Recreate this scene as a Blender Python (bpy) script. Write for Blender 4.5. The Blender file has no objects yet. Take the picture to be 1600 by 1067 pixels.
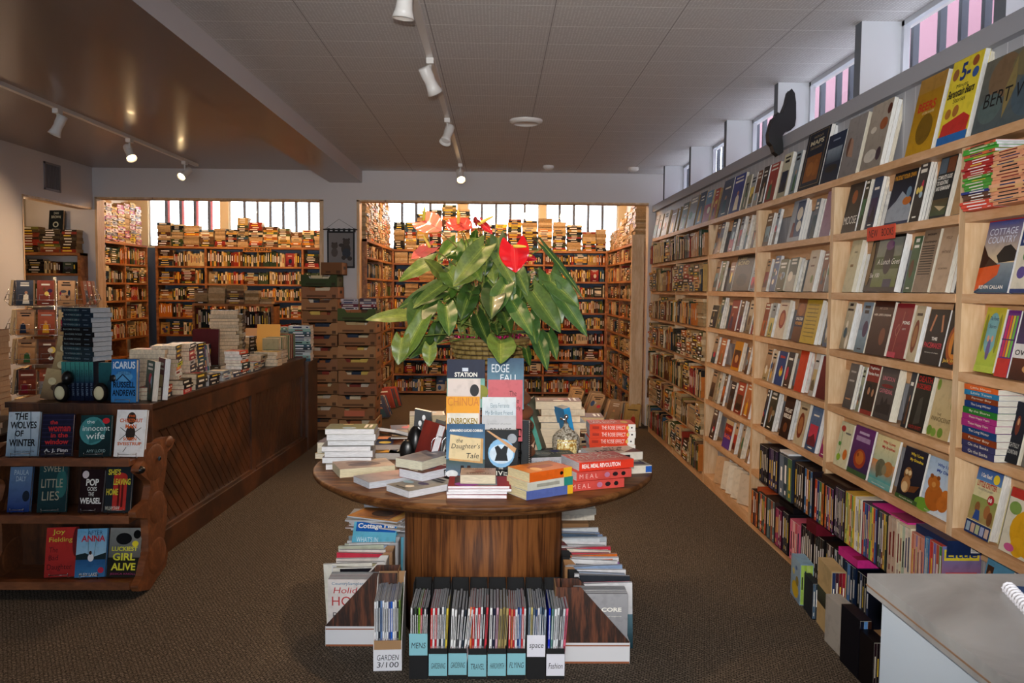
import bpy, math, random
from mathutils import Matrix, Vector, Euler
S = bpy.context.scene
COL = S.collection
PI = math.pi
rnd = random.Random(7)

# ------------------------------------------------------------------ camera
EYE = Vector((0, 0, 1.5)); FPX = 1296.5
_y, _p, _r = math.radians(1.108), math.radians(3.573), math.radians(0.525)
FW = Vector((math.sin(_y)*math.cos(_p), math.cos(_y)*math.cos(_p), -math.sin(_p)))
RT = Vector((math.cos(_y), -math.sin(_y), 0)); UP = RT.cross(FW)
RT, UP = math.cos(_r)*RT + math.sin(_r)*UP, -math.sin(_r)*RT + math.cos(_r)*UP
cam = bpy.data.objects.new('camera', bpy.data.cameras.new('camera'))
COL.objects.link(cam)
cam.data.sensor_width = 36; cam.data.lens = 36*FPX/1600; cam.data.clip_start = 0.05
m3 = Matrix((RT, UP, -FW)).transposed()
cam.matrix_world = Matrix.Translation(EYE) @ m3.to_4x4()
S.camera = cam

def P(px, py, X=None, Y=None, Z=None):
    """point of the room seen at photo pixel px,py on the plane X=, Y= or Z="""
    d = FW + RT*(px-800)/FPX - UP*(py-533.5)/FPX
    if X is not None: t = (X-EYE.x)/d.x
    elif Y is not None: t = (Y-EYE.y)/d.y
    else: t = (Z-EYE.z)/d.z
    return EYE + d*t

# ------------------------------------------------------------------ view, world, lights
S.view_settings.view_transform = 'Standard'; S.view_settings.look = 'None'
S.view_settings.gamma = 1; S.view_settings.use_curve_mapping = False
S.view_settings.exposure = 0.12
W = bpy.data.worlds.new('world'); S.world = W; W.use_nodes = True
bg = W.node_tree.nodes['Background']
bg.inputs[0].default_value = (0.80, 0.90, 1.0, 1); bg.inputs[1].default_value = SKY = 9.5

def light(name, kind, loc, energy, color, aim=None, size=None, **kw):
    l = bpy.data.lights.new(name, kind); l.energy = energy; l.color = color
    for k, v in kw.items(): setattr(l, k, v)
    if size is not None:
        if kind == 'AREA': l.shape = 'RECTANGLE'; l.size, l.size_y = size
        else: l.shadow_soft_size = size
    o = bpy.data.objects.new(name, l); COL.objects.link(o); o.location = loc
    if aim is not None:
        o.rotation_euler = (Vector(aim)-Vector(loc)).to_track_quat('-Z', 'Y').to_euler()
    return o
WARM = (1.0, 0.56, 0.25); WARM2 = (1.0, 0.66, 0.38); COOL = (0.85, 0.92, 1.0)
# the camera's own flash
light('camera_flash', 'SPOT', (-0.03, 0.02, 1.62), 330, (1.0, 0.94, 0.87), aim=(0.75, 5, 1.35), size=0.02, spot_size=math.radians(80), spot_blend=1.0)
# ceiling lamps inside the two alcoves
for i, (x, y, e) in enumerate([(-3.9, 10.7, 27), (-2.6, 10.7, 27), (-0.8, 10.6, 40), (0.5, 10.5, 40), (1.1, 10.4, 12)]):
    light('alcove_lamp', 'POINT', (x, y, 2.70), e, WARM, size=0.07)
light('niche_lamp', 'POINT', (-4.75, 8.4, 2.27), 4, WARM2, size=0.05)

# ------------------------------------------------------------------ helpers
_lc = {}
def lin(c):
    if isinstance(c, str):
        if c not in _lc: _lc[c] = _lin(c)
        return _lc[c]
    return _lin(c)
def _lin(c):
    if isinstance(c, str):
        c = tuple(int(c[i:i+2], 16)/255 for i in (0, 2, 4))
    return tuple((v/12.92 if v <= 0.04045 else ((v+0.055)/1.055)**2.4) for v in c[:3]) + (1.0,)

def mat(name, color='808080', rough=0.6, metal=0.0, spec=0.5, coat=0.0, attr=False, emit=None, **kw):
    m = bpy.data.materials.new(name); m.use_nodes = True
    nt = m.node_tree; b = nt.nodes['Principled BSDF']
    b.inputs['Roughness'].default_value = rough; b.inputs['Metallic'].default_value = metal
    b.inputs['Specular IOR Level'].default_value = spec; b.inputs['Coat Weight'].default_value = coat
    b.inputs['Base Color'].default_value = lin(color)
    if attr:
        a = nt.nodes.new('ShaderNodeAttribute'); a.attribute_name = 'Col'
        nt.links.new(a.outputs['Color'], b.inputs['Base Color'])
    if emit:
        b.inputs['Emission Color'].default_value = lin(emit[0]); b.inputs['Emission Strength'].default_value = emit[1]
    return m

def nodes(m): return m.node_tree, m.node_tree.nodes['Principled BSDF'], m.node_tree.nodes.new, m.node_tree.links.new

def ramp(nt, fac, stops):
    r = nt.nodes.new('ShaderNodeValToRGB'); e = r.color_ramp.elements
    while len(e) < len(stops): e.new(0.5)
    for i, (p, c) in enumerate(stops): e[i].position = p; e[i].color = lin(c)
    nt.links.new(fac, r.inputs[0]); return r.outputs[0]

def bump(m, h, strength=0.3, dist=0.01):
    nt, b, N, L = nodes(m); bp = N('ShaderNodeBump'); bp.inputs['Strength'].default_value = strength
    bp.inputs['Distance'].default_value = dist; L(h, bp.inputs['Height']); L(bp.outputs[0], b.inputs['Normal'])

def wood(name, c1, c2, c3, scale=(14, 1.2, 14), rough=0.45, rings=3.0, coat=0.0, knots=False):
    m = mat(name, c2, rough, coat=coat); nt, b, N, L = nodes(m)
    tc = N('ShaderNodeTexCoord'); mp = N('ShaderNodeMapping'); mp.inputs['Scale'].default_value = scale
    L(tc.outputs['Object'], mp.inputs[0])
    n1 = N('ShaderNodeTexNoise'); n1.inputs['Scale'].default_value = 1.0; n1.inputs['Detail'].default_value = 3; n1.inputs['Distortion'].default_value = 0.6
    L(mp.outputs[0], n1.inputs[0])
    mul = N('ShaderNodeMath'); mul.operation = 'MULTIPLY'; mul.inputs[1].default_value = rings*6
    L(n1.outputs[0], mul.inputs[0])
    sn = N('ShaderNodeMath'); sn.operation = 'SINE'; L(mul.outputs[0], sn.inputs[0])
    ad = N('ShaderNodeMath'); ad.operation = 'MULTIPLY_ADD'; ad.inputs[1].default_value = 0.35; ad.inputs[2].default_value = 0.5; L(sn.outputs[0], ad.inputs[0])
    n2 = N('ShaderNodeTexNoise'); n2.inputs['Scale'].default_value = 7; n2.inputs['Detail'].default_value = 4; L(mp.outputs[0], n2.inputs[0])
    mx = N('ShaderNodeMath'); mx.operation = 'ADD'; L(ad.outputs[0], mx.inputs[0])
    s2 = N('ShaderNodeMath'); s2.operation = 'MULTIPLY_ADD'; s2.inputs[1].default_value = 0.9; s2.inputs[2].default_value = -0.45; L(n2.outputs[0], s2.inputs[0])
    L(s2.outputs[0], mx.inputs[1])
    col = ramp(nt, mx.outputs[0], [(0.1, c1), (0.5, c2), (0.9, c3)])
    if knots:
        v = N('ShaderNodeTexVoronoi'); v.inputs['Scale'].default_value = 1.0
        mp2 = N('ShaderNodeMapping'); mp2.inputs['Scale'].default_value = tuple(s*0.45+0.8 for s in scale); L(tc.outputs['Object'], mp2.inputs[0]); L(mp2.outputs[0], v.inputs[0])
        kr = ramp(nt, v.outputs['Distance'], [(0.05, '6b3f1c'), (0.11, 'ffffff')])
        mm = N('ShaderNodeMix'); mm.data_type = 'RGBA'; mm.blend_type = 'MULTIPLY'; mm.inputs[0].default_value = 0.8
        L(col, mm.inputs[6]); L(kr, mm.inputs[7]); col = mm.outputs[2]
    L(col, b.inputs['Base Color'])
    bump(m, mx.outputs[0], 0.12, 0.002)
    return m

M = {}
M['cover'] = mat('glossy_cover', rough=0.42, attr=True, spec=0.09)
def _cov():
    nt, b, N, L = nodes(M['cover']); a = [n for n in nt.nodes if n.type == 'ATTRIBUTE'][0]
    tc = N('ShaderNodeTexCoord'); n = N('ShaderNodeTexNoise'); n.inputs['Scale'].default_value = 26; n.inputs['Detail'].default_value = 5; L(tc.outputs['Object'], n.inputs[0])
    c = ramp(nt, n.outputs[0], [(0.38, '9a9a9a'), (0.5, 'ffffff')])
    mm = N('ShaderNodeMix'); mm.data_type = 'RGBA'; mm.blend_type = 'MULTIPLY'; mm.inputs[0].default_value = 0.18
    L(a.outputs['Color'], mm.inputs[6]); L(c, mm.inputs[7]); L(mm.outputs[2], b.inputs['Base Color'])
_cov()
M['page'] = mat('paper_pages', rough=0.9, attr=True)
def _pages():
    nt, b, N, L = nodes(M['page']); a = [n for n in nt.nodes if n.type == 'ATTRIBUTE'][0]
    tc = N('ShaderNodeTexCoord'); mp = N('ShaderNodeMapping'); mp.inputs['Scale'].default_value = (40, 700, 40); L(tc.outputs['Object'], mp.inputs[0])
    n = N('ShaderNodeTexNoise'); n.inputs['Scale'].default_value = 1; L(mp.outputs[0], n.inputs[0])
    c = ramp(nt, n.outputs[0], [(0.3, 'c9c9c9'), (0.65, 'ffffff')])
    mm = N('ShaderNodeMix'); mm.data_type = 'RGBA'; mm.blend_type = 'MULTIPLY'; mm.inputs[0].default_value = 0.7
    L(a.outputs['Color'], mm.inputs[6]); L(c, mm.inputs[7]); L(mm.outputs[2], b.inputs['Base Color'])
_pages()
M['paint'] = mat('matte_paint', rough=0.7, attr=True)
M['wall'] = mat('wall_paint', 'd6d3d4', 0.75)
M['pine'] = wood('pine_boards', 'c89868', 'd6a87c', 'e0ba90', (14, 3, 14), 0.55, 1.2, knots=True)
M['pine_v'] = wood('pine_posts', 'cda77c', 'dcbc94', 'e8ceac', (14, 14, 2.2), 0.55, 1.2, knots=True)
M['shelfwood'] = wood('stained_pine', '7c4a20', '9a6230', 'ac7440', (2.5, 14, 14), 0.5, 2.0)
M['oak'] = wood('dark_oak', '4a2812', '70421f', '865228', (34, 34, 2.0), 0.6, 2.2)
M['oak_h'] = wood('dark_oak_top', '46260f', '66401f', '7a502c', (3.0, 26, 26), 0.5, 2.0)
M['oak_h'].node_tree.nodes['Principled BSDF'].inputs['Specular IOR Level'].default_value = .25; M['oak'].node_tree.nodes['Principled BSDF'].inputs['Specular IOR Level'].default_value = .25
M['stain'] = wood('stained_counter', '341a0a', '4a2812', '5e3418', (12, 3, 3), 0.42, 2.0, coat=0.1)
M['carve'] = wood('carved_wood', '62361a', '7e4a28', '8e5832', (3, 12, 9), 0.5, 1.6, coat=0.05)
M['metal'] = mat('chrome_wire', 'c8c8c8', 0.25, 1.0)
M['blackwire'] = mat('black_wire', '141414', 0.4, 0.6)
M['white_enamel'] = mat('white_enamel', 'e9e6e2', 0.35)
M['black'] = mat('black_lacquer', '0c0c0d', 0.32)
M['card'] = mat('cardboard', rough=0.85, attr=True)

class MB:
    """collects coloured faces; build() makes ONE mesh object"""
    def __init__(s): s.v = []; s.f = []; s.c = []; s.m = []; s.sm = []; s.M = Matrix()
    def add(s, vs, fs, col='808080', mi=0, smooth=False):
        n = len(s.v); T = s.M
        s.v += [tuple(T @ Vector(v)) for v in vs]
        for k, f in enumerate(fs):
            s.f.append([n+i for i in f])
            if isinstance(col, list) and col and isinstance(col[0], (list,)): s.c.append(col[k])
            else: s.c.append(col)
            s.m.append(mi); s.sm.append(smooth)
    def box(s, a, b, col='808080', mi=0, faces=None):
        x0, y0, z0 = a; x1, y1, z1 = b
        vs = [(x0,y0,z0),(x1,y0,z0),(x1,y1,z0),(x0,y1,z0),(x0,y0,z1),(x1,y0,z1),(x1,y1,z1),(x0,y1,z1)]
        fs = {'-z':(0,3,2,1),'+z':(4,5,6,7),'-y':(0,1,5,4),'+x':(1,2,6,5),'+y':(2,3,7,6),'-x':(3,0,4,7)}
        for k, f in fs.items():
            c = col; m_ = mi
            if faces and k in faces:
                if faces[k] is None: continue
                c = faces[k]
                if isinstance(c, tuple): c, m_ = c
            s.add([vs[i] for i in f], [(0,1,2,3)], c, m_)
    def cbox(s, c, size, col='808080', mi=0):
        s.box([c[i]-size[i]/2 for i in range(3)], [c[i]+size[i]/2 for i in range(3)], col, mi)
    def tube(s, pts, r, n=6, col='808080', mi=0, r2=None, caps=True):
        pts = [Vector(p) for p in pts]; rings = []
        up = Vector((0,0,1))
        for i, p in enumerate(pts):
            d = (pts[min(i+1, len(pts)-1)] - pts[max(i-1, 0)]).normalized()
            a = d.cross(up)
            if a.length < 1e-3: a = d.cross(Vector((1,0,0)))
            a.normalize(); b = d.cross(a)
            rr = r if r2 is None else r + (r2-r)*i/(len(pts)-1)
            if isinstance(r, (list, tuple)): rr = r[i]
            rings.append([p + rr*(a*math.cos(2*PI*k/n)+b*math.sin(2*PI*k/n)) for k in range(n)])
        vs = [v for R in rings for v in R]; fs = []
        for i in range(len(rings)-1):
            for k in range(n):
                fs.append((i*n+k, i*n+(k+1)%n, (i+1)*n+(k+1)%n, (i+1)*n+k))
        if caps: fs.append(tuple(range(n))[::-1]); fs.append(tuple((len(rings)-1)*n+k for k in range(n)))
        s.add(vs, fs, col, mi, smooth=True)
    def lathe(s, prof, n=32, col='808080', mi=0, cx=0, cy=0, smooth=True, caps=True):
        vs = []; fs = []
        for (r, z) in prof:
            vs += [(cx+r*math.cos(2*PI*k/n), cy+r*math.sin(2*PI*k/n), z) for k in range(n)]
        for i in range(len(prof)-1):
            for k in range(n):
                fs.append((i*n+k, i*n+(k+1)%n, (i+1)*n+(k+1)%n, (i+1)*n+k))
        if caps: fs.append(tuple(range(n))[::-1]); fs.append(tuple((len(prof)-1)*n+k for k in range(n)))
        s.add(vs, fs, col, mi, smooth)
    def prism(s, pts, depth, axis='y', col='808080', mi=0, side=None, smooth=False):
        """pts: outline in the plane across `axis`, extruded from 0 to depth"""
        n = len(pts)
        def at(p, d):
            return {'y': (p[0], d, p[1]), 'x': (d, p[0], p[1]), 'z': (p[0], p[1], d)}[axis]
        vs = [at(p, 0) for p in pts] + [at(p, depth) for p in pts]
        s.add(vs, [tuple(range(n)), tuple(range(n, 2*n))[::-1]], col, mi)
        s.add(vs, [(i, i+n, (i+1) % n + n, (i+1) % n) for i in range(n)], side or col, mi, smooth)
    def ball(s, c, r, n=12, m=8, col='808080', mi=0):
        rx, ry, rz = (r, r, r) if not isinstance(r, (tuple, list)) else r
        vs = []; fs = []
        for j in range(m+1):
            t = PI*j/m
            for k in range(n):
                a = 2*PI*k/n
                vs.append((c[0]+rx*math.sin(t)*math.cos(a), c[1]+ry*math.sin(t)*math.sin(a), c[2]+rz*math.cos(t)))
        for j in range(m):
            for k in range(n):
                fs.append((j*n+k, (j+1)*n+k, (j+1)*n+(k+1)%n, j*n+(k+1)%n))
        s.add(vs, fs, col, mi, True)
    def mesh(s, name, mats):
        me = bpy.data.meshes.new(name); me.from_pydata(s.v, [], s.f)
        for m_ in mats: me.materials.append(m_)
        me.polygons.foreach_set('material_index', s.m)
        me.polygons.foreach_set('use_smooth', s.sm)
        at = me.color_attributes.new('Col', 'FLOAT_COLOR', 'CORNER')
        buf = []
        cache = {}
        for f, c in zip(s.f, s.c):
            if isinstance(c, list):
                for q in c: buf += q if isinstance(q, tuple) and len(q) == 4 else lin(q)
            else:
                if c not in cache: cache[c] = lin(c)
                buf += list(cache[c])*len(f)
        at.data.foreach_set('color', buf)
        me.update(); return me
    def build(s, name, mats, parent=None, M_=None):
        if not isinstance(mats, (list, tuple)): mats = [mats]
        o = bpy.data.objects.new(name, s.mesh(name, mats)); COL.objects.link(o)
        if parent: o.parent = parent
        if M_ is not None: o.matrix_world = M_
        return o

def tag(o, label=None, cat=None, group=None, kind=None):
    if label: o['label'] = label
    if cat: o['category'] = cat
    if group: o['group'] = group
    if kind: o['kind'] = kind
    return o
def empty(name, loc, label=None, cat=None, group=None, rz=0):
    o = bpy.data.objects.new(name, None); COL.objects.link(o); o.location = loc; o.rotation_euler = (0, 0, rz)
    o.empty_display_size = 0.05
    return tag(o, label, cat, group)
def struct(name, mb, m, parent=None):
    o = mb.build(name, m, parent); o['kind'] = 'structure'; return o
def bevel(o, w=0.004, n=2):
    b = o.modifiers.new('bevel', 'BEVEL'); b.width = w; b.segments = n; b.limit_method = 'ANGLE'; b.angle_limit = math.radians(40)
    return o
def subsurf(o, n=1):
    b = o.modifiers.new('sub', 'SUBSURF'); b.levels = n; b.render_levels = n; return o

# ------------------------------------------------------------------ lettering
_txt = {}
def text_geo(t, bold=False):
    k = (t, bold)
    if k in _txt: return _txt[k]
    cu = bpy.data.curves.new('t', 'FONT'); cu.body = t; cu.resolution_u = 3; cu.align_x = 'LEFT'
    if bold: cu.offset = 0.028
    o = bpy.data.objects.new('t', cu); me = o.to_mesh()
    vs = [(v.co.x, v.co.y) for v in me.vertices]; fs = [tuple(p.vertices) for p in me.polygons]
    o.to_mesh_clear(); bpy.data.objects.remove(o); bpy.data.curves.remove(cu)
    if not vs: vs = [(0,0)]
    x0 = min(v[0] for v in vs); x1 = max(v[0] for v in vs); y0 = min(v[1] for v in vs); y1 = max(v[1] for v in vs)
    vs = [((v[0]-x0)/max(x1-x0,1e-6), (v[1]-y0)/max(y1-y0,1e-6)) for v in vs]
    _txt[k] = (vs, fs, (x1-x0)/max(y1-y0,1e-6)); return _txt[k]

def draw(mb, art, o, U, V, Nrm, w, h, start=1, mi=0):
    """art in unit coords on the rectangle o + u*w*U + v*h*V, each layer a hair further out along Nrm"""
    o, U, V, Nrm = Vector(o), Vector(U), Vector(V), Vector(Nrm)
    k = start
    for a in art:
        d = Nrm*(0.00022*k); k += 1
        q = lambda u, v: tuple(o + U*(u*w) + V*(v*h) + d)
        t = a[0]
        if t == 'r': mb.add([q(a[1],a[2]), q(a[3],a[2]), q(a[3],a[4]), q(a[1],a[4])], [(0,1,2,3)], a[5], mi)
        elif t == 'g':
            b_, t_ = lin(a[6]), lin(a[5])
            mb.add([q(a[1],a[2]), q(a[3],a[2]), q(a[3],a[4]), q(a[1],a[4])], [(0,1,2,3)], [[b_, b_, t_, t_]], mi)
        elif t == 'e':
            n = 20; mb.add([q(a[1]+a[3]*math.cos(2*PI*i/n), a[2]+a[4]*math.sin(2*PI*i/n)) for i in range(n)], [tuple(range(n))], a[5], mi)
        elif t == 'p': mb.add([q(*p) for p in a[1]], [tuple(range(len(a[1])))], a[2], mi)
        elif t == 'l':
            pts, wd, c = a[1], a[2], a[3]
            for (p0, p1) in zip(pts, pts[1:]):
                dx, dy = (p1[0]-p0[0])*w, (p1[1]-p0[1])*h; L_ = math.hypot(dx, dy) or 1
                nx, ny = -dy/L_*wd/2/w, dx/L_*wd/2/h
                mb.add([q(p0[0]-nx,p0[1]-ny), q(p1[0]-nx,p1[1]-ny), q(p1[0]+nx,p1[1]+ny), q(p0[0]+nx,p0[1]+ny)], [(0,1,2,3)], c, mi)
        elif t == 't':
            _, s, u0, v0, u1, v1, c = a[:7]; bold = len(a) > 7 and a[7]; sh = a[8] if len(a) > 8 else 0
            vs, fs, _a = text_geo(s, bold)
            mb.add([q(u0+(u1-u0)*x + sh*(v1-v0)*h/w*y, v0+(v1-v0)*y) for x, y in vs], fs, c, mi)
        elif t == 'tv':   # text running downwards (spines): u across, v along
            _, s, u0, v0, u1, v1, c = a[:7]; bold = len(a) > 7 and a[7]
            vs, fs, _a = text_geo(s, bold)
            mb.add([q(u0+(u1-u0)*y, v1-(v1-v0)*x) for x, y in vs], fs, c, mi)
# ------------------------------------------------------------------ the room
XL, YW, HC, HH, HO = -4.38, 9.15, 2.777, 2.458, 2.34
YFAR, YB = 11.71, 12.0
XS, XW, XWIN = 1.635, 1.74, 1.90
LEV = [0.08, 0.375, 0.665, 0.955, 1.225, 1.50, 1.78, 2.045]
AC = 2.86            # alcove ceiling

# carpet
m = mat('carpet', '4a3f38', 0.95, spec=0.1); nt, b, N, L = nodes(m)
tc = N('ShaderNodeTexCoord'); mp = N('ShaderNodeMapping'); mp.inputs['Rotation'].default_value = (0,0,0.25); L(tc.outputs['Object'], mp.inputs[0])
bk = N('ShaderNodeTexBrick'); bk.inputs['Scale'].default_value = 24; bk.inputs['Color1'].default_value = lin('9a8c7c'); bk.inputs['Color2'].default_value = lin('8a7d6e'); bk.inputs['Mortar'].default_value = lin('4e453c'); bk.inputs['Mortar Size'].default_value = 0.05
L(mp.outputs[0], bk.inputs[0])
n1 = N('ShaderNodeTexNoise'); n1.inputs['Scale'].default_value = 130; n1.inputs['Detail'].default_value = 2; L(tc.outputs['Object'], n1.inputs[0])
c = ramp(nt, n1.outputs[0], [(0.35, '606060'), (0.68, 'ffffff')])
mm = N('ShaderNodeMix'); mm.data_type = 'RGBA'; mm.blend_type = 'MULTIPLY'; mm.inputs[0].default_value = 0.9; L(bk.outputs[0], mm.inputs[6]); L(c, mm.inputs[7])
L(mm.outputs[2], b.inputs['Base Color']); bump(m, n1.outputs[0], 0.5, 0.01)
M['carpet'] = m
mb = MB(); mb.box((-6.0, -3.2, -0.1), (3.2, 12.3, 0)); struct('floor', mb, M['carpet'])

# perforated ceiling tiles: grooves every 30.5 cm, small holes
m = mat('perforated_tiles', 'b4b4b6', 0.8); nt, b, N, L = nodes(m)
tc = N('ShaderNodeTexCoord'); sp = N('ShaderNodeSeparateXYZ'); L(tc.outputs['Object'], sp.inputs[0])
def mth(op, a, bb=None, cc=None):
    n = N('ShaderNodeMath'); n.operation = op
    for i, q in enumerate((a, bb, cc)):
        if q is None: continue
        if isinstance(q, (int, float)): n.inputs[i].default_value = q
        else: L(q, n.inputs[i])
    return n.outputs[0]
def groove(o, off, pitch, wdt):
    f = mth('FRACT', mth('DIVIDE', mth('ADD', o, off), pitch)); d = mth('ABSOLUTE', mth('SUBTRACT', f, 0.5))
    return mth('LESS_THAN', d, wdt/pitch/2)
gy = groove(sp.outputs['Y'], 10.1, 0.293, 0.005); gx = groove(sp.outputs['X'], 10.0, 0.586, 0.004)
def holes(o):
    f = mth('FRACT', mth('DIVIDE', mth('ADD', o, 10.0), 0.0165)); return mth('POWER', mth('SUBTRACT', f, 0.5), 2.0)
hd = mth('LESS_THAN', mth('ADD', holes(sp.outputs['X']), holes(sp.outputs['Y'])), 0.055)
n0 = N('ShaderNodeTexNoise'); n0.inputs['Scale'].default_value = 40; L(tc.outputs['Object'], n0.inputs[0])
hd2 = mth('MULTIPLY', hd, mth('GREATER_THAN', n0.outputs[0], 0.43))
mm = N('ShaderNodeMix'); mm.data_type = 'RGBA'; mm.inputs[6].default_value = lin('cfcdcd'); mm.inputs[7].default_value = lin('ececec'); L(hd2, mm.inputs[0])
m2 = N('ShaderNodeMix'); m2.data_type = 'RGBA'; m2.inputs[7].default_value = lin('fafafa'); L(mm.outputs[2], m2.inputs[6]); L(gy, m2.inputs[0])
m3_ = N('ShaderNodeMix'); m3_.data_type = 'RGBA'; m3_.inputs[7].default_value = lin('8c8a8c'); L(m2.outputs[2], m3_.inputs[6]); L(gx, m3_.inputs[0])
L(m3_.outputs[2], b.inputs['Base Color'])
M['tiles'] = m
mb = MB(); mb.box((-1.47, -3.1, HC), (XWIN+0.06, YW, HC+0.1)); struct('ceiling', mb, m)
m = mat('ceiling_paint', '8f8078', 0.28, coat=0.1); n1 = m.node_tree.nodes.new('ShaderNodeTexNoise'); n1.inputs['Scale'].default_value = 1.4
bump(m, n1.outputs[0], 0.08, 0.05)
M['ceil2'] = m
mb = MB(); mb.box((XL-1.5, -3.1, HC), (-1.82, YW, HC+0.1)); struct('ceiling_left', mb, m)
mb = MB(); mb.box((-1.82, -3.1, 2.645), (-1.47, YW-0.001, HC+0.1), '808080', 0, {'+x': ('808080', 1)}); bm_ = struct('trim_1', mb, [M['ceil2'], M['wall']])

# left wall with the niche opening (y 7.80 - 9.00), its pine jambs
N0, N1 = 7.80, 9.10
mb = MB(); mb.box((XL-0.12, -3.1, 0), (XL, N0, HC)); mb.box((XL-0.12, N0, HO), (XL, YW, HC)); struct('wall_left', mb, M['wall'])
mb = MB()
mb.box((XL-0.95, N0-0.25, 0), (XL-0.85, YW+0.3, HC)); mb.box((XL-0.95, N0-0.25, 0), (XL-0.12, N0-0.15, HC)); mb.box((XL-0.95, YW+0.18, 0), (XL-0.72, YW+0.3, HC))
mb.box((XL-0.95, N0-0.25, 2.55), (XL-0.12, YW+0.3, 2.65)); struct('wall_niche', mb, mat('niche_paint', 'cfc8bc', 0.8))
mb = MB(); mb.box((XL-0.12, N0-0.001, 0), (XL+0.004, N0+0.02, HO)); mb.box((XL-0.12, N0, HO-0.02), (XL+0.004, N1, HO+0.0)); struct('trim_2', mb, M['pine_v'])
# header wall and pillar at the back of the front room
mb = MB()
mb.box((XL-0.12, YW, HH), (XW+0.3, YW+0.16, HC))
mb.box((XL-0.72, YW, 0), (XL+0.02, YW+0.16, HH))                # left end
mb.box((-1.89, YW, 0), (-1.53, YW+0.16, HH))                    # pillar
mb.box((XS+0.03, YW, 0), (XW+0.3, YW+0.16, HH))                 # right end
struct('wall_back', mb, M['wall'])
mb = MB()
for x0, x1 in ((-1.935, -1.89), (-1.53, -1.50)): mb.box((x0, YW-0.004, 0), (x1, YW+0.165, HH))
mb.box((XL+0.02, YW-0.004, 0), (XL+0.045, YW+0.165, HH))
for x0, x1 in ((XL+0.02, -1.89), (-1.53, XS+0.03)): mb.box((x0, YW-0.004, HH-0.014), (x1, YW+0.165, HH+0.004))
struct('trim_3', mb, M['pine_v'])
# divider and outer walls of the alcoves
BLUE = mat('blue_grey_paint', '5d6e85', 0.8)
mb = MB(); mb.box((-1.93, YW+0.16, 0), (-1.72, YB, AC)); mb.box((-5.35, YW+0.16, 0), (-5.25, YB, AC)); mb.box((1.86, YW+0.16, 0), (1.96, YB, AC)); struct('wall_alcove', mb, mat('alcove_paint', 'cfc4b4', 0.8))
mb = MB(); mb.box((-5.4, YW+0.16, AC), (2.0, YB+0.1, AC+0.1)); mb.box((-5.4, YW+0.155, HC), (2.0, YW+0.16, AC+0.1)); struct('ceiling_alcove', mb, mat('alcove_ceiling_paint', 'd8cdbb', 0.8))

# far wall with its high windows
WB0, WB1 = 2.07, 2.82
def px_x(px, Y=YB): return P(px, 330, Y=Y).x
mull = [(-5.35, px_x(231)), (px_x(344), px_x(357)), (px_x(500), px_x(604)), (px_x(716), px_x(730)), (px_x(843), px_x(853)), (px_x(966), 1.96)]
mb = MB(); mb.box((-5.35, YB, 0), (1.96, YB+0.12, WB0)); mb.box((-5.35, YB, WB1), (1.96, YB+0.12, AC+0.1))
for a, b_ in mull: mb.box((a, YB, WB0), (b_, YB+0.12, WB1))
struct('wall_far', mb, [mat('far_wall_paint', 'cdb894', 0.8)])
mb = MB(); mb.box((-5.2, YB-0.006, 0), (1.8, YB-0.001, WB0-0.02)); struct('wall_far_lining', mb, BLUE)
# glass
g = bpy.data.materials.new('window_glass'); g.use_nodes = True; nt = g.node_tree; nt.nodes.clear()
o_ = nt.nodes.new('ShaderNodeOutputMaterial'); tr = nt.nodes.new('ShaderNodeBsdfTransparent'); gl = nt.nodes.new('ShaderNodeBsdfGlossy'); gl.inputs['Roughness'].default_value = 0.03
mx = nt.nodes.new('ShaderNodeMixShader'); mx.inputs[0].default_value = 0.07
nt.links.new(tr.outputs[0], mx.inputs[1]); nt.links.new(gl.outputs[0], mx.inputs[2]); nt.links.new(mx.outputs[0], o_.inputs[0])
M['glass'] = g
FRM = mat('window_frame_paint', 'c8ccd4', 0.6); BAR = mat('window_bars', '3b3f4a', 0.6); PINKB = mat('pink_brick', 'd97f8c', 0.85)
wins = [(mull[i][1], mull[i+1][0]) for i in range(5)]
for i, (a, b_) in enumerate(wins):
    mb = MB(); t = 0.02
    mb.box((a, YB+0.04, WB0), (b_, YB+0.07, WB0+t)); mb.box((a, YB+0.04, WB1-t), (b_, YB+0.07, WB1)); mb.box((a, YB+0.04, WB0), (a+t, YB+0.07, WB1)); mb.box((b_-t, YB+0.04, WB0), (b_, YB+0.07, WB1))
    w = struct(f'window_{i+1}', mb, FRM)
    mb = MB(); mb.add([(a+t,YB+.054,WB0+t),(b_-t,YB+.054,WB0+t),(b_-t,YB+.054,WB1-t),(a+t,YB+.054,WB1-t)],[(0,1,2,3)]); struct('pane', mb, M['glass'], w)
    mb = MB(); n = max(2, round((b_-a)/0.196))
    for k in range(1, n):
        x = a + (b_-a)*k/n; mb.box((x-0.018, YB+0.13, WB0-0.1), (x+0.018, YB+0.17, WB1+0.1))
        if i == 0: mb.box((x+0.018, YB+0.15, WB0-0.1), (x+0.05, YB+0.16, WB1+0.1), '808080', 1)
    struct('bars', mb, [BAR, PINKB], w)
    light('window_portal', 'AREA', ((a+b_)/2, YB+0.1, (WB0+WB1)/2), 1, (1,1,1), aim=((a+b_)/2, 0, (WB0+WB1)/2), size=(b_-a, WB1-WB0)).data.cycles.is_portal = True

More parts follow.
